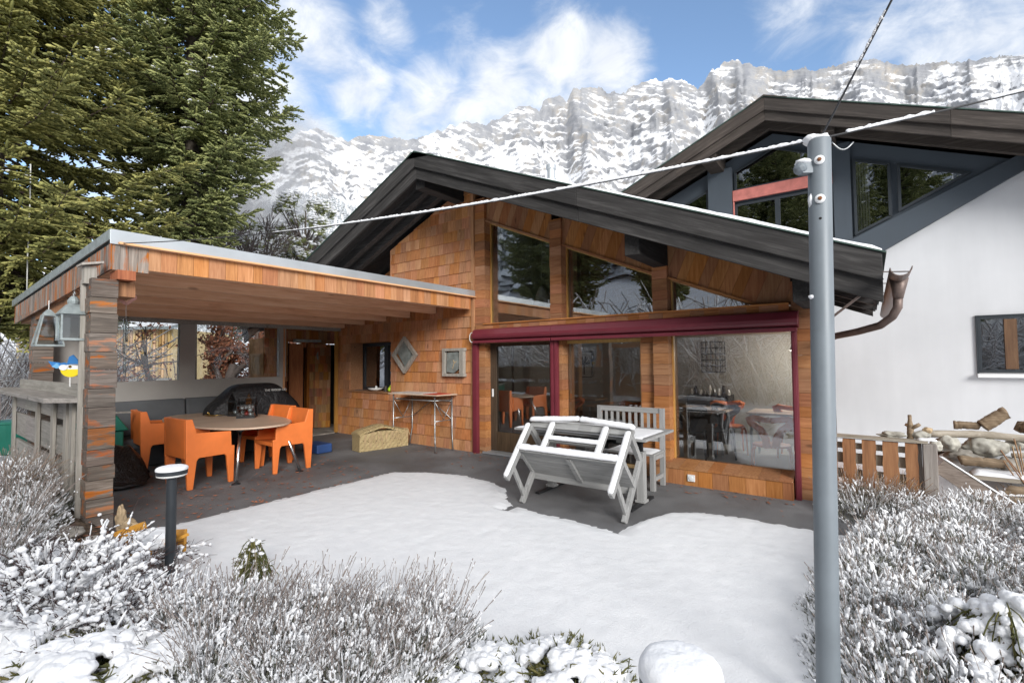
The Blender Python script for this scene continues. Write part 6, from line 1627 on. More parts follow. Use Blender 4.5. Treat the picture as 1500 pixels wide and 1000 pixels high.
def lavender(seed, n=240, h=.46, r=.13, lean=(0, 0), snow=380, mound=.17, stem='dull_stem', leaf='sage_leaf', spike=True, snow_up=150, big=1.):
    rng = np.random.default_rng(seed)
    P, Rr, L, d = fan_stems(rng, n, r, h, .75, lean, 8, .55, .25, .0016)
    if spike: Rr[:] = np.array([.0016, .0014, .0012, .0011, .0011, .0026, .0012, .0030])
    stems = stems_arrays(P, Rr, 3)
    # low grey foliage mound
    m = 900
    a = rng.uniform(0, 2*np.pi, m); q = np.sqrt(rng.random(m)); R0 = r*2.3
    base = np.stack([q*R0*np.cos(a), q*R0*np.sin(a), mound*(1-q**2)*rng.uniform(.3, 1.0, m)], 1)
    dd = unit(np.stack([np.cos(a)*.6*q, np.sin(a)*.6*q, np.ones(m)], 1) + rng.normal(0, .35, (m, 3)))
    ln = rng.uniform(.03, .075, m)
    Pl = base[:, None] + dd[:, None]*ln[:, None, None]*np.array([0, .5, 1.])[None, :, None]
    leaf_ = stems_arrays(Pl, np.tile([.0012, .0032, .0006], (m, 1)), 3)
    # snow caught in the mound and on the stems
    ns = int(snow*1.5); q = np.sqrt(rng.random(ns)); a = rng.uniform(0, 2*np.pi, ns)
    c = np.stack([q*R0*1.05*np.cos(a), q*R0*1.05*np.sin(a), mound*(1-q**2)*rng.uniform(.35, 1.3, ns) + .004], 1)
    dd = unit(np.stack([np.cos(a)*.75*q + lean[0], np.sin(a)*.75*q + lean[1], np.ones(ns)], 1) + rng.normal(0, .33, (ns, 3)))
    ln = rng.uniform(.02, .075, ns); rad = (.0032 + .0072*rng.random(ns)**2.2)*big
    SP0 = c[:, None] + dd[:, None]*ln[:, None, None]*np.linspace(0, 1, 6)[None, :, None]
    blobs = stems_arrays(SP0, rad[:, None]*np.array([.35, 1., .95, 1.1, .85, .25])[None]*rng.uniform(.65, 1.35, (ns, 6)), 6)
    nb_ = snow//7; q = np.sqrt(rng.random(nb_)); a = rng.uniform(0, 2*np.pi, nb_); r_ = rng.uniform(.014, .03, nb_)*big
    pil = blobs_arrays(np.stack([q*R0*np.cos(a), q*R0*np.sin(a), mound*(1-q**2)*rng.uniform(.25, .8, nb_)], 1), np.stack([r_*1.2, r_*1.2, r_*.8], 1), 2, .2, rng)
    blobs = cat([blobs, pil])
    ks = int(n*.85); isv = rng.permutation(n)[:ks]; ua = rng.uniform(.04, .3, ks); ub = np.clip(ua + rng.uniform(.2, .62, ks), 0, .93)
    tt = np.linspace(0, 1, 7); SP = np.stack([resample(P, isv, ua + (ub-ua)*v_) for v_ in tt], 1) + np.array([0, 0, .001])
    SR = rng.uniform(.0018, .0046, (ks, 1))*rng.uniform(.6, 1.5, (ks, 7)); SR[:, 0] = SR[:, -1] = .001
    sleeves = stems_arrays(SP, SR, 5)
    idx = rng.integers(0, n, snow_up); u = rng.uniform(.2, .98, snow_up)
    c2 = resample(P, idx, u) + np.array([0, 0, .001]); r2 = rng.uniform(.002, .0052, snow_up)
    bl2 = blobs_arrays(c2, np.stack([r2, r2, r2*2.4], 1), 1, .35, rng)
    return dict(stems=(stems, stem), foliage=(leaf_, leaf), snow=(blobs, 'snow_soft'), snow_sleeves=(cat([sleeves, bl2]), 'snow_soft'))

def twig_bush(seed, n=70, h=.5, r=.2, spread=1.5, lean=(0, 0), side=7, snow=500, big=1., stem='dark_stem', buds=300, litter=True):
    rng = np.random.default_rng(seed)
    P, Rr, L, d = fan_stems(rng, n, r, h, spread, lean, 7, .4, .5, .004, .5)
    P[:, :, 2] -= (np.linspace(0, 1, 7)**2.2)[None]*h*.28*rng.uniform(.2, 1.2, (n, 1))
    Rr[:] = np.linspace(.0048, .0018, 7)
    m = n*side; idx = np.repeat(np.arange(n), side); u = rng.uniform(.3, .98, m)
    o = resample(P, idx, u); dd = unit(unit(P[idx, -1]-P[idx, 0]) + rng.normal(0, .75, (m, 3)) + np.array([0, 0, .1])); ll = rng.uniform(.05, .17, m)*h/.5
    t = np.linspace(0, 1, 5)
    S = o[:, None] + dd[:, None]*ll[:, None, None]*t[None, :, None] + rng.normal(0, .2, (m, 1, 3))*(ll[:, None, None]*(t**2)[None, :, None])
    SR = np.tile(np.linspace(.0022, .0012, 5), (m, 1))
    A = stems_arrays(P, Rr, 4); B = stems_arrays(S, SR, 3)
    # buds and shrivelled leaves
    ib = rng.integers(0, m, buds); cb = resample(S, ib, rng.random(buds)); rb = rng.uniform(.003, .0065, buds)
    Bd = blobs_arrays(cb, np.stack([rb, rb, rb], 1), 1, .3, rng)
    # snow: pillows on the twig ends and along the upper stems
    ni = max(20, snow//5); ic = rng.integers(0, m, ni); i1 = np.repeat(ic, 6); snow = len(i1)
    c1 = resample(S, i1, rng.uniform(.05, 1, snow)) + rng.normal(0, .006, (snow, 3))
    hz = np.clip((c1[:, 2]-.10)/(h*.6), 0.15, 1)
    keep = rng.random(snow) < hz*.38; c1 = c1[keep]; k = len(c1)
    rad = rng.uniform(.008, .024, k)*big*(.6+.5*rng.random(k))
    Z = blobs_arrays(c1 + np.array([0, 0, .35])*rad[:, None], np.stack([rad*1.1, rad*1.1, rad*.9], 1), 2, .16, rng)
    n2 = snow; i2 = rng.integers(0, n, n2//14).repeat(14); u2 = np.tile(np.linspace(.3, 1, 14), n2//14) + rng.normal(0, .02, len(i2)); c2 = resample(P, i2, np.clip(u2, 0, 1)); r2 = rng.uniform(.006, .016, len(i2))*big
    Z2 = blobs_arrays(c2 + np.array([0, 0, .5])*r2[:, None], np.stack([r2*1.15, r2*1.15, r2*.9], 1), 2, .16, rng)
    k3 = int(m*.8); i3 = rng.permutation(m)[:k3]; ua = rng.uniform(0, .35, k3); ub = np.clip(ua + rng.uniform(.35, .8, k3), 0, 1); tt = np.linspace(0, 1, 8)
    SS = np.stack([resample(S, i3, ua + (ub-ua)*v_) for v_ in tt], 1); hz3 = (np.clip((SS[:, :, 2]-.06)/(h*.45), .0, 1) > rng.random((k3, 1))).astype(float)
    S3 = (.004 + .008*rng.random((k3, 1))**2)*rng.uniform(.4, 1.6, (k3, 8))*big*np.clip(hz3, .25, 1); S3[:, 0] *= .4; S3[:, -1] *= .6
    SS[:, :, 2] += S3*.6
    Z3 = stems_arrays(SS, S3, 6)
    out = dict(twigs=(cat([A, B]), stem), buds=(Bd, 'dark_stem'), snow=(cat([Z2, Z3, Z]), 'snow_soft'))
    return out

def juniper(seed, r=.35, h=.14, sprays=420, snow=420, big=1.3, droop=.2, leaf='juniper_leaf', thick=.0065):
    rng = np.random.default_rng(seed)
    n = sprays; a = rng.uniform(0, 2*np.pi, n); q = np.sqrt(rng.random(n))
    o = np.stack([q*r*np.cos(a), q*r*np.sin(a), h*(1-q**2)*rng.uniform(.35, 1., n)], 1)
    d = unit(np.stack([np.cos(a), np.sin(a), np.full(n, .35)], 1) + rng.normal(0, .5, (n, 3))); L = rng.uniform(.06, .15, n)
    t = np.linspace(0, 1, 4)
    P = o[:, None] + d[:, None]*L[:, None, None]*t[None, :, None] - np.array([0, 0, droop])[None, None]*(L[:, None, None]*(t**2)[None, :, None])
    A = stems_arrays(P, np.tile([thick*.7, thick, thick*.8, thick*.2], (n, 1)), 4)
    m = n*7; idx = np.repeat(np.arange(n), 7); u = rng.uniform(.1, .95, m); o2 = resample(P, idx, u); d2 = unit(d[idx] + rng.normal(0, .6, (m, 3))); l2 = rng.uniform(.015, .045, m)
    P2 = o2[:, None] + d2[:, None]*l2[:, None, None]*np.array([0, .5, 1.])[None, :, None]
    B = stems_arrays(P2, np.tile([thick*.35, thick*.55, thick*.1], (m, 1)), 3)
    q = np.sqrt(rng.random(snow))*.97; a = rng.uniform(0, 2*np.pi, snow)
    nse = np.array([mnoise.noise(V((x*7, y*7, seed))) for x, y in zip(q*r*np.cos(a), q*r*np.sin(a))])
    keep = nse > -.16; q, a, nse = q[keep], a[keep], nse[keep]; k = len(q)
    rad = rng.uniform(.015, .042, k)*big*(.75+.5*np.clip(nse+.3, 0, 1))
    c = np.stack([q*r*1.05*np.cos(a), q*r*1.05*np.sin(a), h*(1-q**2)*rng.uniform(.85, 1.1, k) + .03], 1)
    Z = blobs_arrays(c, np.stack([rad*1.1, rad*1.1, rad*.85], 1), 2, .14, rng)
    return dict(sprays=(cat([A, B]), leaf), snow=(Z, 'snow_soft'))

def fused(vs, fs, voxel, amp=.002):
    """melt overlapping lumps into one continuous coat"""
    tmp = bpy.data.objects.new('lumps', np_mesh('lumps', vs, fs)); C.objects.link(tmp)
    md = tmp.modifiers.new('melt', 'REMESH'); md.mode = 'VOXEL'; md.voxel_size = voxel; md.adaptivity = 0
    dg = bpy.context.evaluated_depsgraph_get(); me = bpy.data.meshes.new_from_object(tmp.evaluated_get(dg))
    old = tmp.data; bpy.data.objects.remove(tmp); bpy.data.meshes.remove(old)
    n = len(me.vertices); co = np.empty(n*3, np.float32); me.vertices.foreach_get('co', co); co = co.reshape(-1, 3)
    nr = np.empty(n*3, np.float32); me.vertices.foreach_get('normal', nr); nr = nr.reshape(-1, 3)
    w1 = np.sin(co[:, 0]*97 + 2.1*np.sin(co[:, 1]*61))*np.sin(co[:, 1]*89 + 1.7*np.sin(co[:, 2]*73))*np.sin(co[:, 2]*101 + co[:, 0]*40)
    w2 = np.sin(co[:, 0]*260 + co[:, 1]*190)*np.sin(co[:, 1]*240 - co[:, 2]*210)*np.sin(co[:, 2]*280 + co[:, 0]*130)
    co = co + nr*(w1*amp + w2*amp*.55)[:, None]
    me.vertices.foreach_set('co', co.ravel()); me.update(); return me
def plant(name, label, cat_, parts, loc, group=None, rz=0, sc_=1., voxel=.0048):
    t = thing(name, label, cat_, (0, 0, 0), group)
    for pn, (arr, mk) in parts.items():
        vs, fs = arr
        me = fused(vs, fs, voxel) if pn == 'snow' and voxel else np_mesh(pn, vs, fs)
        o = link_mesh(pn, me, M[mk], t, smooth=(pn == 'snow'))
        if pn.startswith('snow') or pn == 'buds': o['kind'] = 'stuff'
    t.location = loc; t.rotation_euler = (0, 0, rz); t.scale = (sc_,)*3
    return t
def again(src, loc, rz, s, label=None):
    c = copy_tree(src, None, loc, rz, label); c.scale = (s, s, s*random.uniform(.92, 1.08)); return c
def ground_at(x, y): return (x, y, zg(x, y) - .005)

# lavender in front of the patio, its stems leaning to the right
g1 = 'lavender clumps in front of the snowy patio'; l1 = 'snow laden lavender clump with dry upright stems in front of the patio'
la = [plant('lavender', l1, 'lavender', lavender(s, n=125, h=.50, r=.14, lean=(.20, .10), mound=.25, snow=620, snow_up=380), ground_at(x, y), g1, rz) for s, x, y, rz in ((11, -2.62, 1.52, 0.), (12, -2.30, 1.76, .3), (13, -2.06, 1.95, -.2))]
for i, (x, y, rz, s) in enumerate(((-2.95, 1.32, .2, .95), (-2.78, 1.12, -.3, .9), (-2.48, 1.30, .1, .95), (-2.22, 1.52, -.2, .92), (-1.98, 1.70, .3, .9), (-2.60, 1.02, .4, .8), (-2.3, 1.22, -.4, .8), (-2.05, 1.42, .5, .75), (-3.15, 1.12, .0, .85), (-2.42, 1.92, .2, .85), (-2.75, 1.72, .1, .8))):
    again(la[i % 3], ground_at(x, y), rz, s)
# dark twiggy shrubs at the lower left
tb1 = plant('twiggy_shrub', 'dark twiggy shrub loaded with snow pillows at the lower left corner', 'shrub', twig_bush(21, n=95, h=.52, r=.2, snow=1000, big=1.05), ground_at(-3.75, .78))
again(tb1, ground_at(-4.30, .72), 1.9, 1.1, 'dark twiggy shrub under snow beside the bar, at the left edge')
again(tb1, ground_at(-3.30, .95), 3.9, .8, 'smaller dark shrub under snow right beside the lavender')
tb2 = plant('twiggy_shrub', 'sprawling shrub with arching snow lined twigs behind the dark shrubs', 'shrub', twig_bush(22, n=44, h=.48, r=.12, spread=2.4, snow=420, big=.9), ground_at(-4.55, .92))
again(tb2, ground_at(-5.25, .72), 2.2, .7, 'reddish twiggy shrub with snow tufts at the foot of the weathered post')
tb3 = plant('twiggy_shrub', 'low arching shrub with snow on its branches just left of the post lamp', 'shrub', twig_bush(23, n=26, h=.36, r=.08, spread=2.6, snow=260, big=.9), ground_at(-4.62, 1.34))
j0 = plant('creeping_juniper', 'creeping juniper under thick snow at the bottom left corner', 'juniper', juniper(31, .36, .16, snow=520), ground_at(-3.10, .62))
again(j0, ground_at(-2.85, .92), 1.2, .8, 'creeping juniper under snow between the dark shrub and the lavender')
again(j0, ground_at(-3.6, .5), 2.4, .9, 'creeping juniper nearly buried in snow at the left edge')
j1 = plant('creeping_juniper', 'low juniper with green tips showing through snow left of the round snow cap', 'juniper', juniper(32, .34, .11, 520, 430, 1.05), ground_at(-1.32, 2.12))
again(j1, ground_at(-1.62, 1.92), 1.7, .85, 'low juniper half buried in snow next to the leaning lavender')
again(j1, ground_at(-1.85, 1.62), 2.9, .7, 'low juniper buried in snow at the bottom edge under the lavender')
# grey green lavender by the bar counter
g2 = 'lavender beside the bar counter'; l2 = 'grey green lavender clump dusted with snow beside the bar counter'
lb = plant('lavender', l2, 'lavender', lavender(41, n=170, h=.58, r=.17, mound=.30, snow=330, snow_up=260, big=1.05), ground_at(-6.35, .82), g2)
for x, y, rz, s in ((-6.95, .90, 1., 1.), (-5.85, .72, 2., .95), (-6.5, .55, 3., .9), (-5.45, .62, .5, .85), (-7.5, .95, 4., 1.), (-5.0, .5, 1.5, .8)): again(lb, ground_at(x, y), rz, s)
gr = plant('dry_grass', 'tuft of pale dry grass beside the bar counter', 'grass', dict(blades=(stems_arrays(*fan_stems(np.random.default_rng(5), 90, .1, .62, 1.1, (.3, 0), 7, .4, .9, .0016)[:2], 3), 'straw_blade')), ground_at(-6.75, .72))
# small drooping conifer by the lamp
def droopy(seed, h=.36, r=.2):
    rng = np.random.default_rng(seed); n = 110 if seed == 51 else 230
    a = rng.uniform(0, 2*np.pi, n) if seed != 51 else rng.choice([.3, 1.2, 2.9, 3.6, 5.1, 5.7], n) + rng.normal(0, .22, n); z0 = h*rng.uniform(.45, 1., n); q = rng.uniform(.02, 1., n)*r*(1.15-z0/h*.6)
    t = np.linspace(0, 1, 5)
    P = np.stack([np.cos(a)[:, None]*q[:, None]*t[None]**.7, np.sin(a)[:, None]*q[:, None]*t[None]**.7, z0[:, None] - (t[None]**2)*rng.uniform(.12, .28, n)[:, None]], -1)
    A = stems_arrays(P, np.tile([.002, .0035, .004, .0035, .001], (n, 1)), 3)
    m = n*6; idx = np.repeat(np.arange(n), 6); o2 = resample(P, idx, rng.uniform(.3, .98, m)); d2 = unit(rng.normal(0, .5, (m, 3)) + np.array([0, 0, -.7])); l2 = rng.uniform(.02, .06, m)
    B = stems_arrays(o2[:, None] + d2[:, None]*l2[:, None, None]*np.array([0, .5, 1.])[None, :, None], np.tile([.0015, .003, .0006], (m, 1)), 3)
    k = 90; ii = rng.integers(0, n, k); c = resample(P, ii, rng.uniform(.1, .8, k)); rad = rng.uniform(.007, .017, k)
    return dict(sprays=(cat([A, B]), 'juniper_leaf'), snow=(blobs_arrays(c + np.array([0, 0, .4])*rad[:, None], np.stack([rad*1.3, rad*1.3, rad*.75], 1), 2, .16, rng), 'snow_soft'))
plant('drooping_conifer', 'small drooping conifer with snow just right of the slim post lamp', 'conifer', droopy(51, .36, .26), ground_at(-3.72, 1.72))
# right bed
g3 = 'lavender clumps in the right bed'; l3 = 'frosted lavender clump among many in the bed right of the steel pole'
lc = [plant('lavender', l3, 'lavender', lavender(s, n=140, h=.40, r=.17, lean=(ln, .0), mound=.27, snow=560, snow_up=420, big=1.1, stem=st_), ground_at(x, y), g3) for s, x, y, ln, st_ in ((61, .20, 3.75, -.1, 'dull_stem'), (62, .55, 4.45, .05, 'dull_stem'), (63, .15, 5.2, 0., 'dull_stem'))]
rr_ = random.Random(9)
for x, y in ((.02, 3.22), (-.02, 4.2), (.35, 3.3), (.85, 4.15), (.15, 4.65), (.5, 5.0), (.9, 4.75), (1.25, 4.8), (.55, 5.55), (1.3, 5.45), (.65, 6.1), (1.05, 5.9), (.28, 6.3), (.75, 6.55), (1.2, 6.5), (1.7, 5.6), (1.75, 6.6), (-.1, 3.7), (.7, 3.4), (1.0, 3.75), (.05, 2.95), (.35, 2.95), (.62, 3.1), (1.55, 5.1), (1.25, 4.35)):
    again(lc[rr_.randrange(3)], ground_at(x + rr_.uniform(-.05, .05), y + rr_.uniform(-.05, .05)), rr_.uniform(0, 6.3), rr_.uniform(.85, 1.1))
for (x, y, rz, s_), lb_ in zip(((.95, 5.15, .4, .8), (1.5, 5.75, 2., .85), (.38, 4.4, 3.1, .7), (.62, 3.45, 4.4, .72), (.22, 5.5, 5.2, .7)),
        ('reddish twiggy shrub with snow among the lavender in the middle of the right bed', 'reddish twiggy shrub with snow at the back right of the right bed', 'small snowy twiggy shrub among the lavender right of the pole', 'snowy twiggy shrub just behind the bowed juniper', 'small snowy twiggy shrub in front of the fence lavender')):
    again(tb2 if s_ > .75 else tb3, ground_at(x, y), rz, s_*1.25, lb_)
lf = plant('lavender', 'grey green lavender clump with little snow in front of the red fence', 'lavender', lavender(66, n=150, h=.5, r=.17, mound=.3, snow=150, snow_up=90), ground_at(-.12, 6.25))
again(lf, ground_at(.12, 6.55), 2., .85, 'grey green lavender clump touching the fence planks')
plant('dry_grass', 'reddish dry grass tuft growing along the foot of the fence', 'grass', dict(blades=(stems_arrays(*fan_stems(np.random.default_rng(6), 260, .30, .42, .5, (.1, 0), 6, .5, .6, .0022)[:2], 3), 'straw_blade')), ground_at(0, 6.75))
plant('dry_grass', 'few thick pale straws sticking up in front of the driftwood', 'grass', dict(blades=(stems_arrays(*fan_stems(np.random.default_rng(8), 16, .22, .5, .7, (0, 0), 4, .5, .3, .006)[:2], 4), 'straw_blade')), (1.35, 7.28, .3))
plant('dry_grass', 'brown dead grass under the snowy branch at the right', 'grass', dict(blades=(stems_arrays(*fan_stems(np.random.default_rng(9), 420, .35, .3, 1.2, (0, 0), 5, .5, .9, .0022)[:2], 3), 'straw_blade')), (1.35, 7.0, .0))
def snow_juniper(seed):
    p = juniper(seed, .36, .26, 520, 0 or 40, 1.2, .9, 'juniper_leaf', .007); d_ = droopy(seed+1, .5, .42)
    rng = np.random.default_rng(seed); cs = []; rs = []
    for a0, L0, z0 in ((-.2, .42, .46), (.5, .34, .42), (-1.1, .4, .36), (2.6, .34, .40), (3.6, .36, .34), (-2., .42, .30), (1.4, .3, .36)):
        for u in np.linspace(0, 1, 26):
            for _ in range(2):
                rad = rng.uniform(.02, .036)*(1-.3*u)
                cs.append((math.cos(a0)*L0*u + rng.normal(0, .025), math.sin(a0)*L0*u + rng.normal(0, .025), z0 + .05 - .22*u**1.8 + rng.normal(0, .012))); rs.append((rad*1.1, rad*1.1, rad*.9))
    Z = blobs_arrays(np.array(cs), np.array(rs), 3, .05, rng)
    return dict(sprays=(cat([p['sprays'][0], d_['sprays'][0]] if False else [(p['sprays'][0][0], f) for f in p['sprays'][0][1]][:1] + [(d_['sprays'][0][0], d_['sprays'][0][1][0])]), 'juniper_leaf'), snow=(Z, 'snow_soft'))
sj = plant('snow_juniper', 'drooping juniper bowed under heavy snow at the bottom right corner', 'juniper', snow_juniper(71), ground_at(.47, 3.2))

# ------------------------------------------------------------------ spruces
def spruce(label, x, y, h, z_low, r_low, r_max, z_max, seed, mat='spruce_needles', z_top=None, snow=60, dens=1.):
    rng = np.random.default_rng(seed)
    t = thing('spruce', label, 'spruce', (x, y, -.05))
    mb = MB(); mb.tube([(x, y, -.1), (x+.02, y, 1.2), (x, y+.02, h*.5), (x, y, h)], [.27, .23, .15, .02], 14); mb.build('trunk', M['trunk_bark'], t, smooth=True)
    def rad(z):
        if z < z_max: u = (z-z_low)/(z_max-z_low); return r_low + (r_max-r_low)*math.sin(max(0, u)*math.pi/2)
        return r_max*max(0, (h-z)/(h-z_max))**.8
    shoots_o = []; shoots_d = []; shoots_l = []; limbs = []; z = z_low
    zt_ = z_top or h*.97
    while z < zt_:
        nb = int(7*dens) + int(rng.random()*2)
        a0 = rng.uniform(0, 6.28)
        for b in range(nb):
            az = a0 + b*2*np.pi/nb + rng.normal(0, .2); L = rad(z)*rng.uniform(.72, 1.1)
            if L < .3: continue
            tt = np.linspace(0, 1, 9)
            droop = .30*L*(1 if z < z_max else .5)*rng.uniform(.6, 1.3)
            zz = z + .12*L*tt - droop*np.sin(tt*np.pi*.62)**1.4 + .10*L*tt**4
            ax = np.stack([np.cos(az)*L*tt, np.sin(az)*L*tt, zz], 1)
            limbs.append(ax)
            ns = int(L/.085); u = np.linspace(.16, .99, ns)
            s = u*8; i = np.minimum(s.astype(int), 7); f = (s-i)[:, None]; o = ax[i]*(1-f) + ax[i+1]*f
            tang = unit(ax[np.minimum(i+1, 8)] - ax[i])
            sd = np.where(np.arange(ns) % 2 == 0, 1, -1)[:, None]*np.array([-np.sin(az), np.cos(az), 0])[None]
            d2 = unit(tang*.75 + sd*.8 + np.array([0, 0, -.22]) + rng.normal(0, .16, (ns, 3)))
            l2 = (.16 + .42*np.sin(np.clip(u, 0, 1)*np.pi*.9)**.8*min(1, L/2.2))*rng.uniform(.7, 1.2, ns)
            k = 6
            for q in range(k):
                v = (q+.6)/k
                oo = o + d2*l2[:, None]*v + np.array([0, 0, -.16])*(l2*v*v)[:, None]
                for sgn in (-1, 1):
                    sd2 = np.cross(d2, np.array([0, 0, 1.]))*sgn
                    dd = unit(d2*.9 + sd2*.75 + np.array([0, 0, -.12]) + rng.normal(0, .2, (ns, 3)))
                    shoots_o.append(oo); shoots_d.append(dd); shoots_l.append(rng.uniform(.07, .16, ns)*(1.15-.4*v))
            shoots_o.append(o); shoots_d.append(d2); shoots_l.append(l2*1.05)
            shoots_o.append(ax[-1:]); shoots_d.append(tang[-1:]); shoots_l.append(np.array([.2]))
        z += rng.uniform(.24, .36)*(1 if z > z_low+1 else .8)
    O = np.concatenate(shoots_o); D = np.concatenate(shoots_d); L = np.concatenate(shoots_l)
    n = len(O); w_ = np.array([0, .35, .8, 1.])
    P = O[:, None] + D[:, None]*L[:, None, None]*w_[None, :, None]
    rr = rng.uniform(.8, 1.25, (n, 1))*np.array([.014, .025, .021, .005])[None]
    A = stems_arrays(P, rr, 3)
    # stray needles break the outline of each shoot
    m = n*3; idx = np.repeat(np.arange(n), 3); u = rng.uniform(.1, .95, m)
    c = O[idx] + D[idx]*(L[idx]*u)[:, None]; nd = unit(D[idx]*.9 + rng.normal(0, .7, (m, 3))); e = c + nd*rng.uniform(.02, .034, m)[:, None]
    sdv = unit(np.cross(nd, rng.normal(0, 1, (m, 3))))*.0035
    tv = np.stack([c - sdv, c + sdv, e], 1).reshape(-1, 3); tf = np.arange(m*3).reshape(-1, 3)
    vs, fs = cat([A, (tv, tf)])
    vs = vs + np.array([x, y, 0])
    link_mesh('foliage', np_mesh('foliage', vs, fs), M[mat], t)
    LB = np.array(limbs); lv, lf_ = stems_arrays(LB, np.tile(np.linspace(.035, .006, 9), (len(LB), 1)), 5)
    link_mesh('limbs', np_mesh('limbs', lv + np.array([x, y, 0]), lf_), M['trunk_bark'], t, smooth=True)
    if snow:
        # snow lies on some outer sprays of the upper right side
        ok = np.where((O[:, 2] > z_max - 3.2) & (O[:, 2] < z_max + 3.) & (np.hypot(O[:, 0], O[:, 1]) > .72*np.array([rad(z_) for z_ in O[:, 2]])))[0]
        ctr = rng.choice(ok, snow); cs = []; rs = []
        for c_ in ctr:
            near = ok[np.argsort(((O[ok]-O[c_])**2).sum(1))[:9]]
            for j in near:
                if rng.random() < .75:
                    cs.append(O[j] + D[j]*L[j]*rng.uniform(.2, .8) + np.array([0, 0, .016])); r_ = rng.uniform(.014, .03); rs.append((r_*1.9, r_*1.5, r_*.6))
        v_, f_ = blobs_arrays(np.array(cs), np.array(rs), 1, .25, rng)
        link_mesh('snow', np_mesh('snow', v_ + np.array([x, y, 0]), f_), M['snow_soft'], t, smooth=True)
    return t
spruce('tall dark spruce rising behind the flat shelter roof', -14.9, 5.1, 22., 4.9, .85, 2.6, 10.5, 81, z_top=15.5, snow=190)
spruce('yellowish green spruce at the left edge with branches over the shelter', -14.6, 1.35, 16., 2.7, 2.3, 3.3, 6.0, 82, 'spruce_needles_warm', z_top=11.5, snow=40)

sp0 = bpy.data.objects['spruce']
for (x, y, rz, s_), lb in zip(((-8.5, -11, 1., 1.), (-13., -10, 2.2, .95), (-5.2, -15, 3.3, 1.1), (-10.5, -17, 4.2, 1.15), (-17, -12.5, 5., 1.), (-1.5, -19, .5, 1.05), (2.5, -24, 1.5, 1.1), (6.5, -27, 2.7, 1.), (-4.5, -26, 3.9, 1.2), (10.5, -31, 5.2, 1.15)),
        ('spruce behind the garden hut across the yard', 'spruce at the left corner of the yard behind the camera', 'taller spruce right of the garden hut behind the camera', 'tallest spruce at the foot of the hillside', 'spruce furthest left behind the camera', 'spruce straight behind the camera at the foot of the hillside', 'spruce right of centre below the hillside', 'spruce further right below the hillside', 'tall spruce in the second row below the hillside', 'rightmost spruce below the hillside')):
    c_ = copy_tree(sp0, None, (x, y, -.2), rz, lb); c_.scale = (s_, s_, s_)
# ------------------------------------------------------------------ bare and leafy trees beyond the shelter
def branch_tree(rng, h, r0, levels=5, spread=.55, first=.3, kids=(3, 4), up=.25, lenf=.68):
    segs = []; tips = []
    def grow(p, d, L, r, lv):
        k = 5; pts = [p]; dd = d
        for i in range(k):
            dd = unit(dd + rng.normal(0, .10, 3) + np.array([0, 0, up*.12])); p = p + dd*L/k; pts.append(p)
        segs.append((np.array(pts), np.linspace(r, r*.62, k+1)))
        if lv == 0: tips.append((pts, dd)); return
        for c in range(rng.integers(kids[0], kids[1]+1)):
            u = rng.uniform(.35, 1.) if lv < levels else rng.uniform(first, 1.)
            b = pts[int(u*k)]; nd = unit(dd + rng.normal(0, spread, 3) + np.array([0, 0, up]))
            grow(b, nd, L*lenf*rng.uniform(.75, 1.15), r*.6*(1.1-.3*u), lv-1)
        tips.append((pts, dd))
    grow(np.zeros(3), np.array([0, 0, 1.]), h, r0, levels)
    return segs, tips
def tree_thing(name, label, cat_, loc, seed, h, r0, mat, levels=4, leaves=None, snow=0, scale_leaf=.05, **kw):
    rng = np.random.default_rng(seed); segs, tips = branch_tree(rng, h, r0, levels, **kw)
    t = thing(name, label, cat_, (0, 0, 0))
    P = np.array([s[0] for s in segs]); Rr = np.array([s[1] for s in segs])
    Rr = np.maximum(Rr, .013 if name == 'bare_tree' else .006)
    v_, f_ = stems_arrays(P[:1], Rr[:1], 8); link_mesh('trunk', np_mesh('trunk', v_, f_), M[mat], t, smooth=True)
    v_, f_ = stems_arrays(P[1:], Rr[1:], 4); link_mesh('branches', np_mesh('branches', v_, f_), M[mat], t, smooth=True)
    if leaves:
        lm, per = leaves; n = len(segs)*per; idx = rng.integers(len(segs)//6, len(segs), n); c = resample(P, idx, rng.random(n)) + rng.normal(0, .07, (n, 3))
        a = unit(rng.normal(0, 1, (n, 3))); b = unit(np.cross(a, rng.normal(0, 1, (n, 3)))); s = rng.uniform(.6, 1.3, n)[:, None]*scale_leaf
        q = np.stack([c - a*s, c + b*s*.5, c + a*s, c - b*s*.5], 1).reshape(-1, 3)
        link_mesh('leaves', np_mesh('leaves', q, np.arange(n*4).reshape(-1, 4)), M[lm], t)
    if snow:
        n = snow; idx = rng.integers(len(segs)//8, len(segs), n); c = resample(P, idx, rng.random(n)); r_ = rng.uniform(.02, .05, n)*(h/2)
        v_, f_ = blobs_arrays(c + np.array([0, 0, .5])*r_[:, None], np.stack([r_*1.6, r_*1.6, r_*.6], 1), 1, .25, rng); link_mesh('snow', np_mesh('snow', v_, f_), M['snow_soft'], t, smooth=True)
    t.location = loc; return t
tree_thing('beech_tree', 'beech with brown withered leaves seen through the right clear sheet', 'beech', (-15.4, 6.3, -.1), 91, 1.7, .24, 'birch', 5, ('beech_leaf', 16), 60, .06, spread=.75, up=.16, kids=(3, 4), lenf=.74)
tree_thing('beech_tree', 'spindly beech with few brown leaves seen through the left clear sheet', 'beech', (-14.8, 4.6, -.1), 92, 1.7, .08, 'birch', 3, ('beech_leaf', 14), 0, .05, spread=.9, up=.05, lenf=.8)
tree_thing('bare_tree', 'bare thin tree behind the flat shelter roof under the spruce', 'bare tree', (-21.2, 8.2, 0), 93, 4.4, .12, 'birch', 5, None, 0, spread=.55, up=.3, lenf=.72)
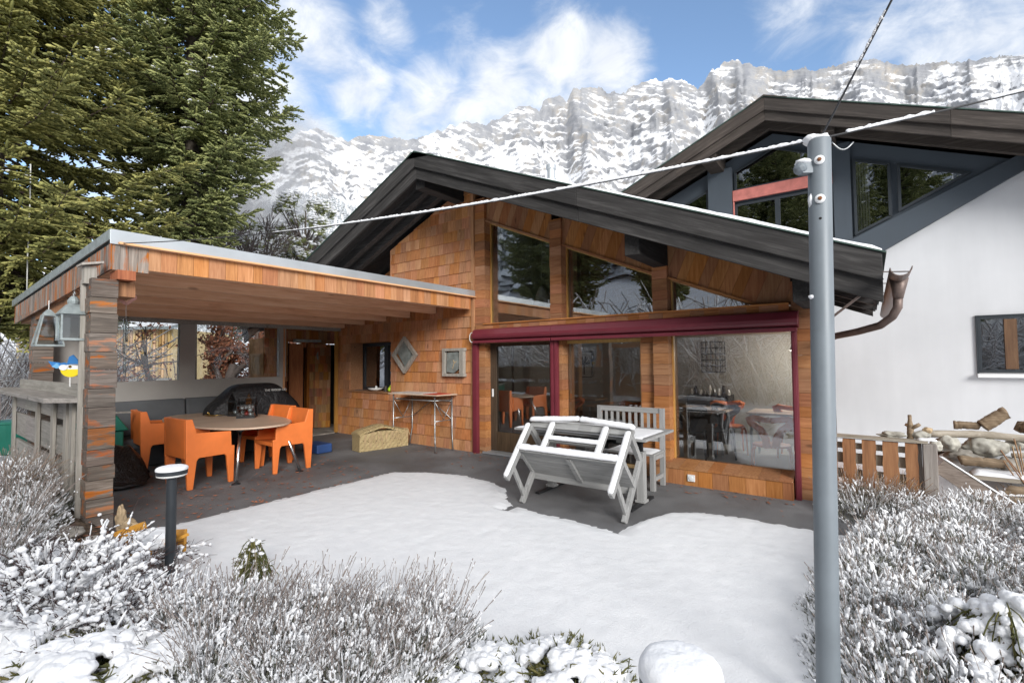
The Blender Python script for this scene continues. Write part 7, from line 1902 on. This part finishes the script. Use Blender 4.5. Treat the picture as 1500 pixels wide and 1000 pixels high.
tree_thing('bare_tree', 'second bare tree with fine upright twigs behind the shelter roof', 'bare tree', (-20.6, 9.6, 0), 94, 4.0, .11, 'birch', 5, None, 0, spread=.5, up=.35, lenf=.72)
def pine(label, loc, seed, h, r, n=420, leaf='pine_green', z0=.2, sn=1.5):
    rng = np.random.default_rng(seed); t = thing('pine_tree', label, 'pine', (0, 0, 0))
    mb = MB(); mb.tube([(0, 0, -.2), (.1, 0, h*.4), (0, .1, h*.95)], [.2, .14, .03], 10); mb.build('trunk', M['trunk_bark'], t, smooth=True)
    a = rng.uniform(0, 6.28, n); zz = h*(z0 + (1-z0)*rng.random(n)**.8); env = r*np.sqrt(np.clip(1-((zz/h-.55)/.52)**2, 0.02, 1)); q = env*rng.random(n)**.45
    c = np.stack([q*np.cos(a), q*np.sin(a), zz], 1)
    # keep clumps apart: shift towards a few cluster centres
    cc = c[rng.integers(0, n, 46)]; j = np.argmin(((c[:, None]-cc[None])**2).sum(2), 1); c = c*.55 + cc[j]*.45
    m = n*26; idx = np.repeat(np.arange(n), 26); d = unit(rng.normal(0, 1, (m, 3)) + np.array([0, 0, .5])); l = rng.uniform(.12, .26, m)
    P = (c[idx] + rng.normal(0, .05, (m, 3)))[:, None] + d[:, None]*l[:, None, None]*np.array([0, .5, 1.])[None, :, None]
    v_, f_ = stems_arrays(P, np.tile([.012, .016, .002], (m, 1)), 3); link_mesh('needles', np_mesh('needles', v_, f_), M['spruce_needles'], t)
    k = int(n*6*sn); ii = rng.integers(0, n, k); r_ = rng.uniform(.03, .085, k)
    v_, f_ = blobs_arrays(c[ii] + rng.normal(0, .10, (k, 3)) + np.array([0, 0, .12]), np.stack([r_*1.5, r_*1.5, r_*.55], 1), 1, .3, rng); link_mesh('snow', np_mesh('snow', v_, f_), M['snow_soft'], t, smooth=True)
    L_ = np.stack([np.zeros((n, 3)) + np.array([0, 0, 1.])*(zz*.8)[:, None], c*.5 + np.array([0, 0, 1.])*(zz*.4)[:, None], c], 1); v_, f_ = stems_arrays(L_[::3], np.tile([.04, .025, .01], (len(L_[::3]), 1)), 4); link_mesh('limbs', np_mesh('limbs', v_, f_), M['birch'], t)
    t.location = loc; return t
pine('snow dusted pine between the shelter roof and the chalet gable', (-21.6, 12.2, -.2), 101, 9.6, 2.2)
pine('shorter snowy pine left of the taller one behind the shelter roof', (-22.6, 10.6, -.2), 102, 8.2, 1.9, 340)
tree_thing('withered_shrub', 'tall shrub with pale withered leaves in front of the snowy pine', 'shrub', (-20.0, 10.9, 0), 103, 2.5, .07, 'birch', 4, ('pale_dead_leaf', 7), 260, .06, spread=.5, up=.3, lenf=.72)
# snowy thickets beyond the bar at the left edge
def thicket(label, loc, seed, n, r, h):
    rng = np.random.default_rng(seed)
    P, Rr, L, d = fan_stems(rng, n, r, h, 1.1, (0, 0), 6, .6, .7, .012, .5)
    m = n*5; idx = np.repeat(np.arange(n), 5); o = resample(P, idx, rng.uniform(.3, 1, m)); dd = unit(rng.normal(0, .8, (m, 3)) + np.array([0, 0, .3])); l = rng.uniform(.2, .6, m)
    S = o[:, None] + dd[:, None]*l[:, None, None]*np.array([0, .5, 1.])[None, :, None]
    A = cat([stems_arrays(P, Rr, 3), stems_arrays(S, np.full((m, 3), .007), 3)])
    up = np.array([0, 0, .016]); B = cat([stems_arrays(P + up, Rr*1.25, 3), stems_arrays(S + up*.8, np.full((m, 3), .010), 3)])
    return plant('snowy_thicket', label, 'thicket', dict(twigs=(A, 'dull_stem'), snow=(B, 'snow_soft')), loc, voxel=0)
thicket('snow covered thicket beyond the bar at the left edge', (-22, 1.6, 0), 111, 420, 2.6, 3.4)
th2 = thicket('snow covered thicket seen between the left posts of the shelter', (-24, 2.4, 0), 112, 420, 2.4, 2.6)
# thickets across the garden, mirrored in the big window
for i, (x, y, s) in enumerate(((-2.5, -7.5, 1.5), (2.0, -8.5, 1.7), (-7.5, -8.0, 1.6), (6.0, -8.0, 1.5), (-12.5, -9.5, 1.7), (10.5, -9.0, 1.6), (-5.0, -10.5, 1.9), (4.2, -11, 1.9))):
    again(th2, (x, y, -.1), i*1.1, s, ('snowy thicket across the garden behind the camera', 'snowy thicket near the garden hut behind the camera', 'snowy thicket at the right of the garden behind the camera', 'snowy thicket at the far right behind the camera', 'snowy thicket at the far left behind the camera', 'snowy thicket at the garden corner behind the camera', 'tall snowy thicket below the hillside left of centre', 'tall snowy thicket below the hillside right of centre')[i])
# barn with a slatted front beyond the clear sheets
bn3 = thing('barn', 'barn with a pale slatted front and a snow covered roof seen through the shelter', 'barn', (0, 0, 0))
mb = MB(); x = -7.
while x < 2.: mb.box(x, x+.13, -.05, 0, .9, 3.75); x += .17
mb.build('slatted_front', M['barn_slat'], bn3)
mb = MB(); mb.box(-7, 2.1, 0.02, 6, -.2, 3.75); mb.build('barn_wall', M['barn_slat'], bn3)
mb = MB(); mb.box(-7, 2.1, -.06, .0, -.2, .88); mb.box(-5.8, -4.4, -.09, -.07, 0, 1.0); mb.build('dark_base', M['grey_plank_flat'], bn3)
mb = MB(); mb.prism([(-7.4, -.6, 3.7), (-7.4, 6.6, 5.6), (-7.4, 6.6, 5.75), (-7.4, -.6, 3.85)], (9.8, 0, 0)); rr3 = mb.build('roof', M['zinc_old'], bn3)
mb = MB(); mb.prism([(-7.4, -.62, 3.86), (-7.4, 6.6, 5.76), (-7.4, 6.6, 5.92), (-7.4, -.62, 4.0)], (9.8, 0, 0)); mb.build('snow', M['snow'], rr3)
mb = MB(); mb.box(-5.0, -3.6, -.1, -.05, -.1, 2.0); mb.build('barn_door', M['white_plastic'], bn3)
bn3.location = (-34.4, 9.2, -.1); bn3.rotation_euler = (0, 0, R(37))
# small open garden hut behind the camera, mirrored in the middle window
gh = thing('garden_hut', 'small open timber garden hut with a snowy gable roof', 'hut', (-7.0, -3.2, 0))
for sx in (-1, 1):
    for sy in (-1, 1):
        mb = MB(); mb.box(-7+sx*.95-.07, -7+sx*.95+.07, -3.2+sy*.8-.07, -3.2+sy*.8+.07, -.05, 2.2); mb.build('post', M['cedar_cross'], gh)
mb = MB()
for s in (-1, 1): mb.prism([(-7, -4.4, 3.0), (-7, -2.0, 3.0), (-7+s*1.5, -2.0, 2.1), (-7+s*1.5, -4.4, 2.1)], (0, 0, .06))
mb.build('roof', M['zinc'], gh)
mb = MB(); mb.box(-7.9, -6.1, -4.05, -3.98, .1, 1.1); mb.box(-7.9, -6.1, -2.42, -2.36, 2.05, 2.2); mb.build('boarding', M['cedar_board'], gh)

# drifting cloud clinging to the forest and the left end of the ridge
def mist(name, label, px, py, dist, rx, ry, rz_, dens):
    d = bearing(px, py)[2]
    mb = MB(); mb.blob((0, 0, 0), (1, 1, 1), 3, .0)
    t = NT(name); pos = t.n('TexCoord').outputs['Object']
    ln = t.n('VectorMath', {0: pos}, operation='LENGTH').outputs['Value']
    nz_ = t.noise(pos, 1.6, 5, .6)
    f = t.math('MULTIPLY', t.math('SUBTRACT', 1., ln, clamp=True).outputs[0], t.math('MULTIPLY_ADD', nz_.outputs[0], 4., -1.1, clamp=True).outputs[0])
    v = t.n('VolumePrincipled', {'Color': (.97, .98, 1.), 'Density': t.math('MULTIPLY', f.outputs[0], dens).outputs[0], 'Anisotropy': .2})
    t.t.links.new(v.outputs[0], t.out.inputs['Volume'])
    o = mb.build(name, t.m); o.location = V((0, 0, CAMZ)) + d*dist; o.scale = (rx, ry, rz_); o.rotation_euler = (0, 0, YAW)
    return tag(o, label, 'cloud', kind='stuff')
mist('mist_bank', 'pale mist drifting over the forest shoulder behind the bare trees', 345, 318, 400, 75, 45, 40, .06)
mist('mist_bank', 'white cloud wrapped round the left end of the ridge', 385, 215, 1300, 190, 90, 120, .02)
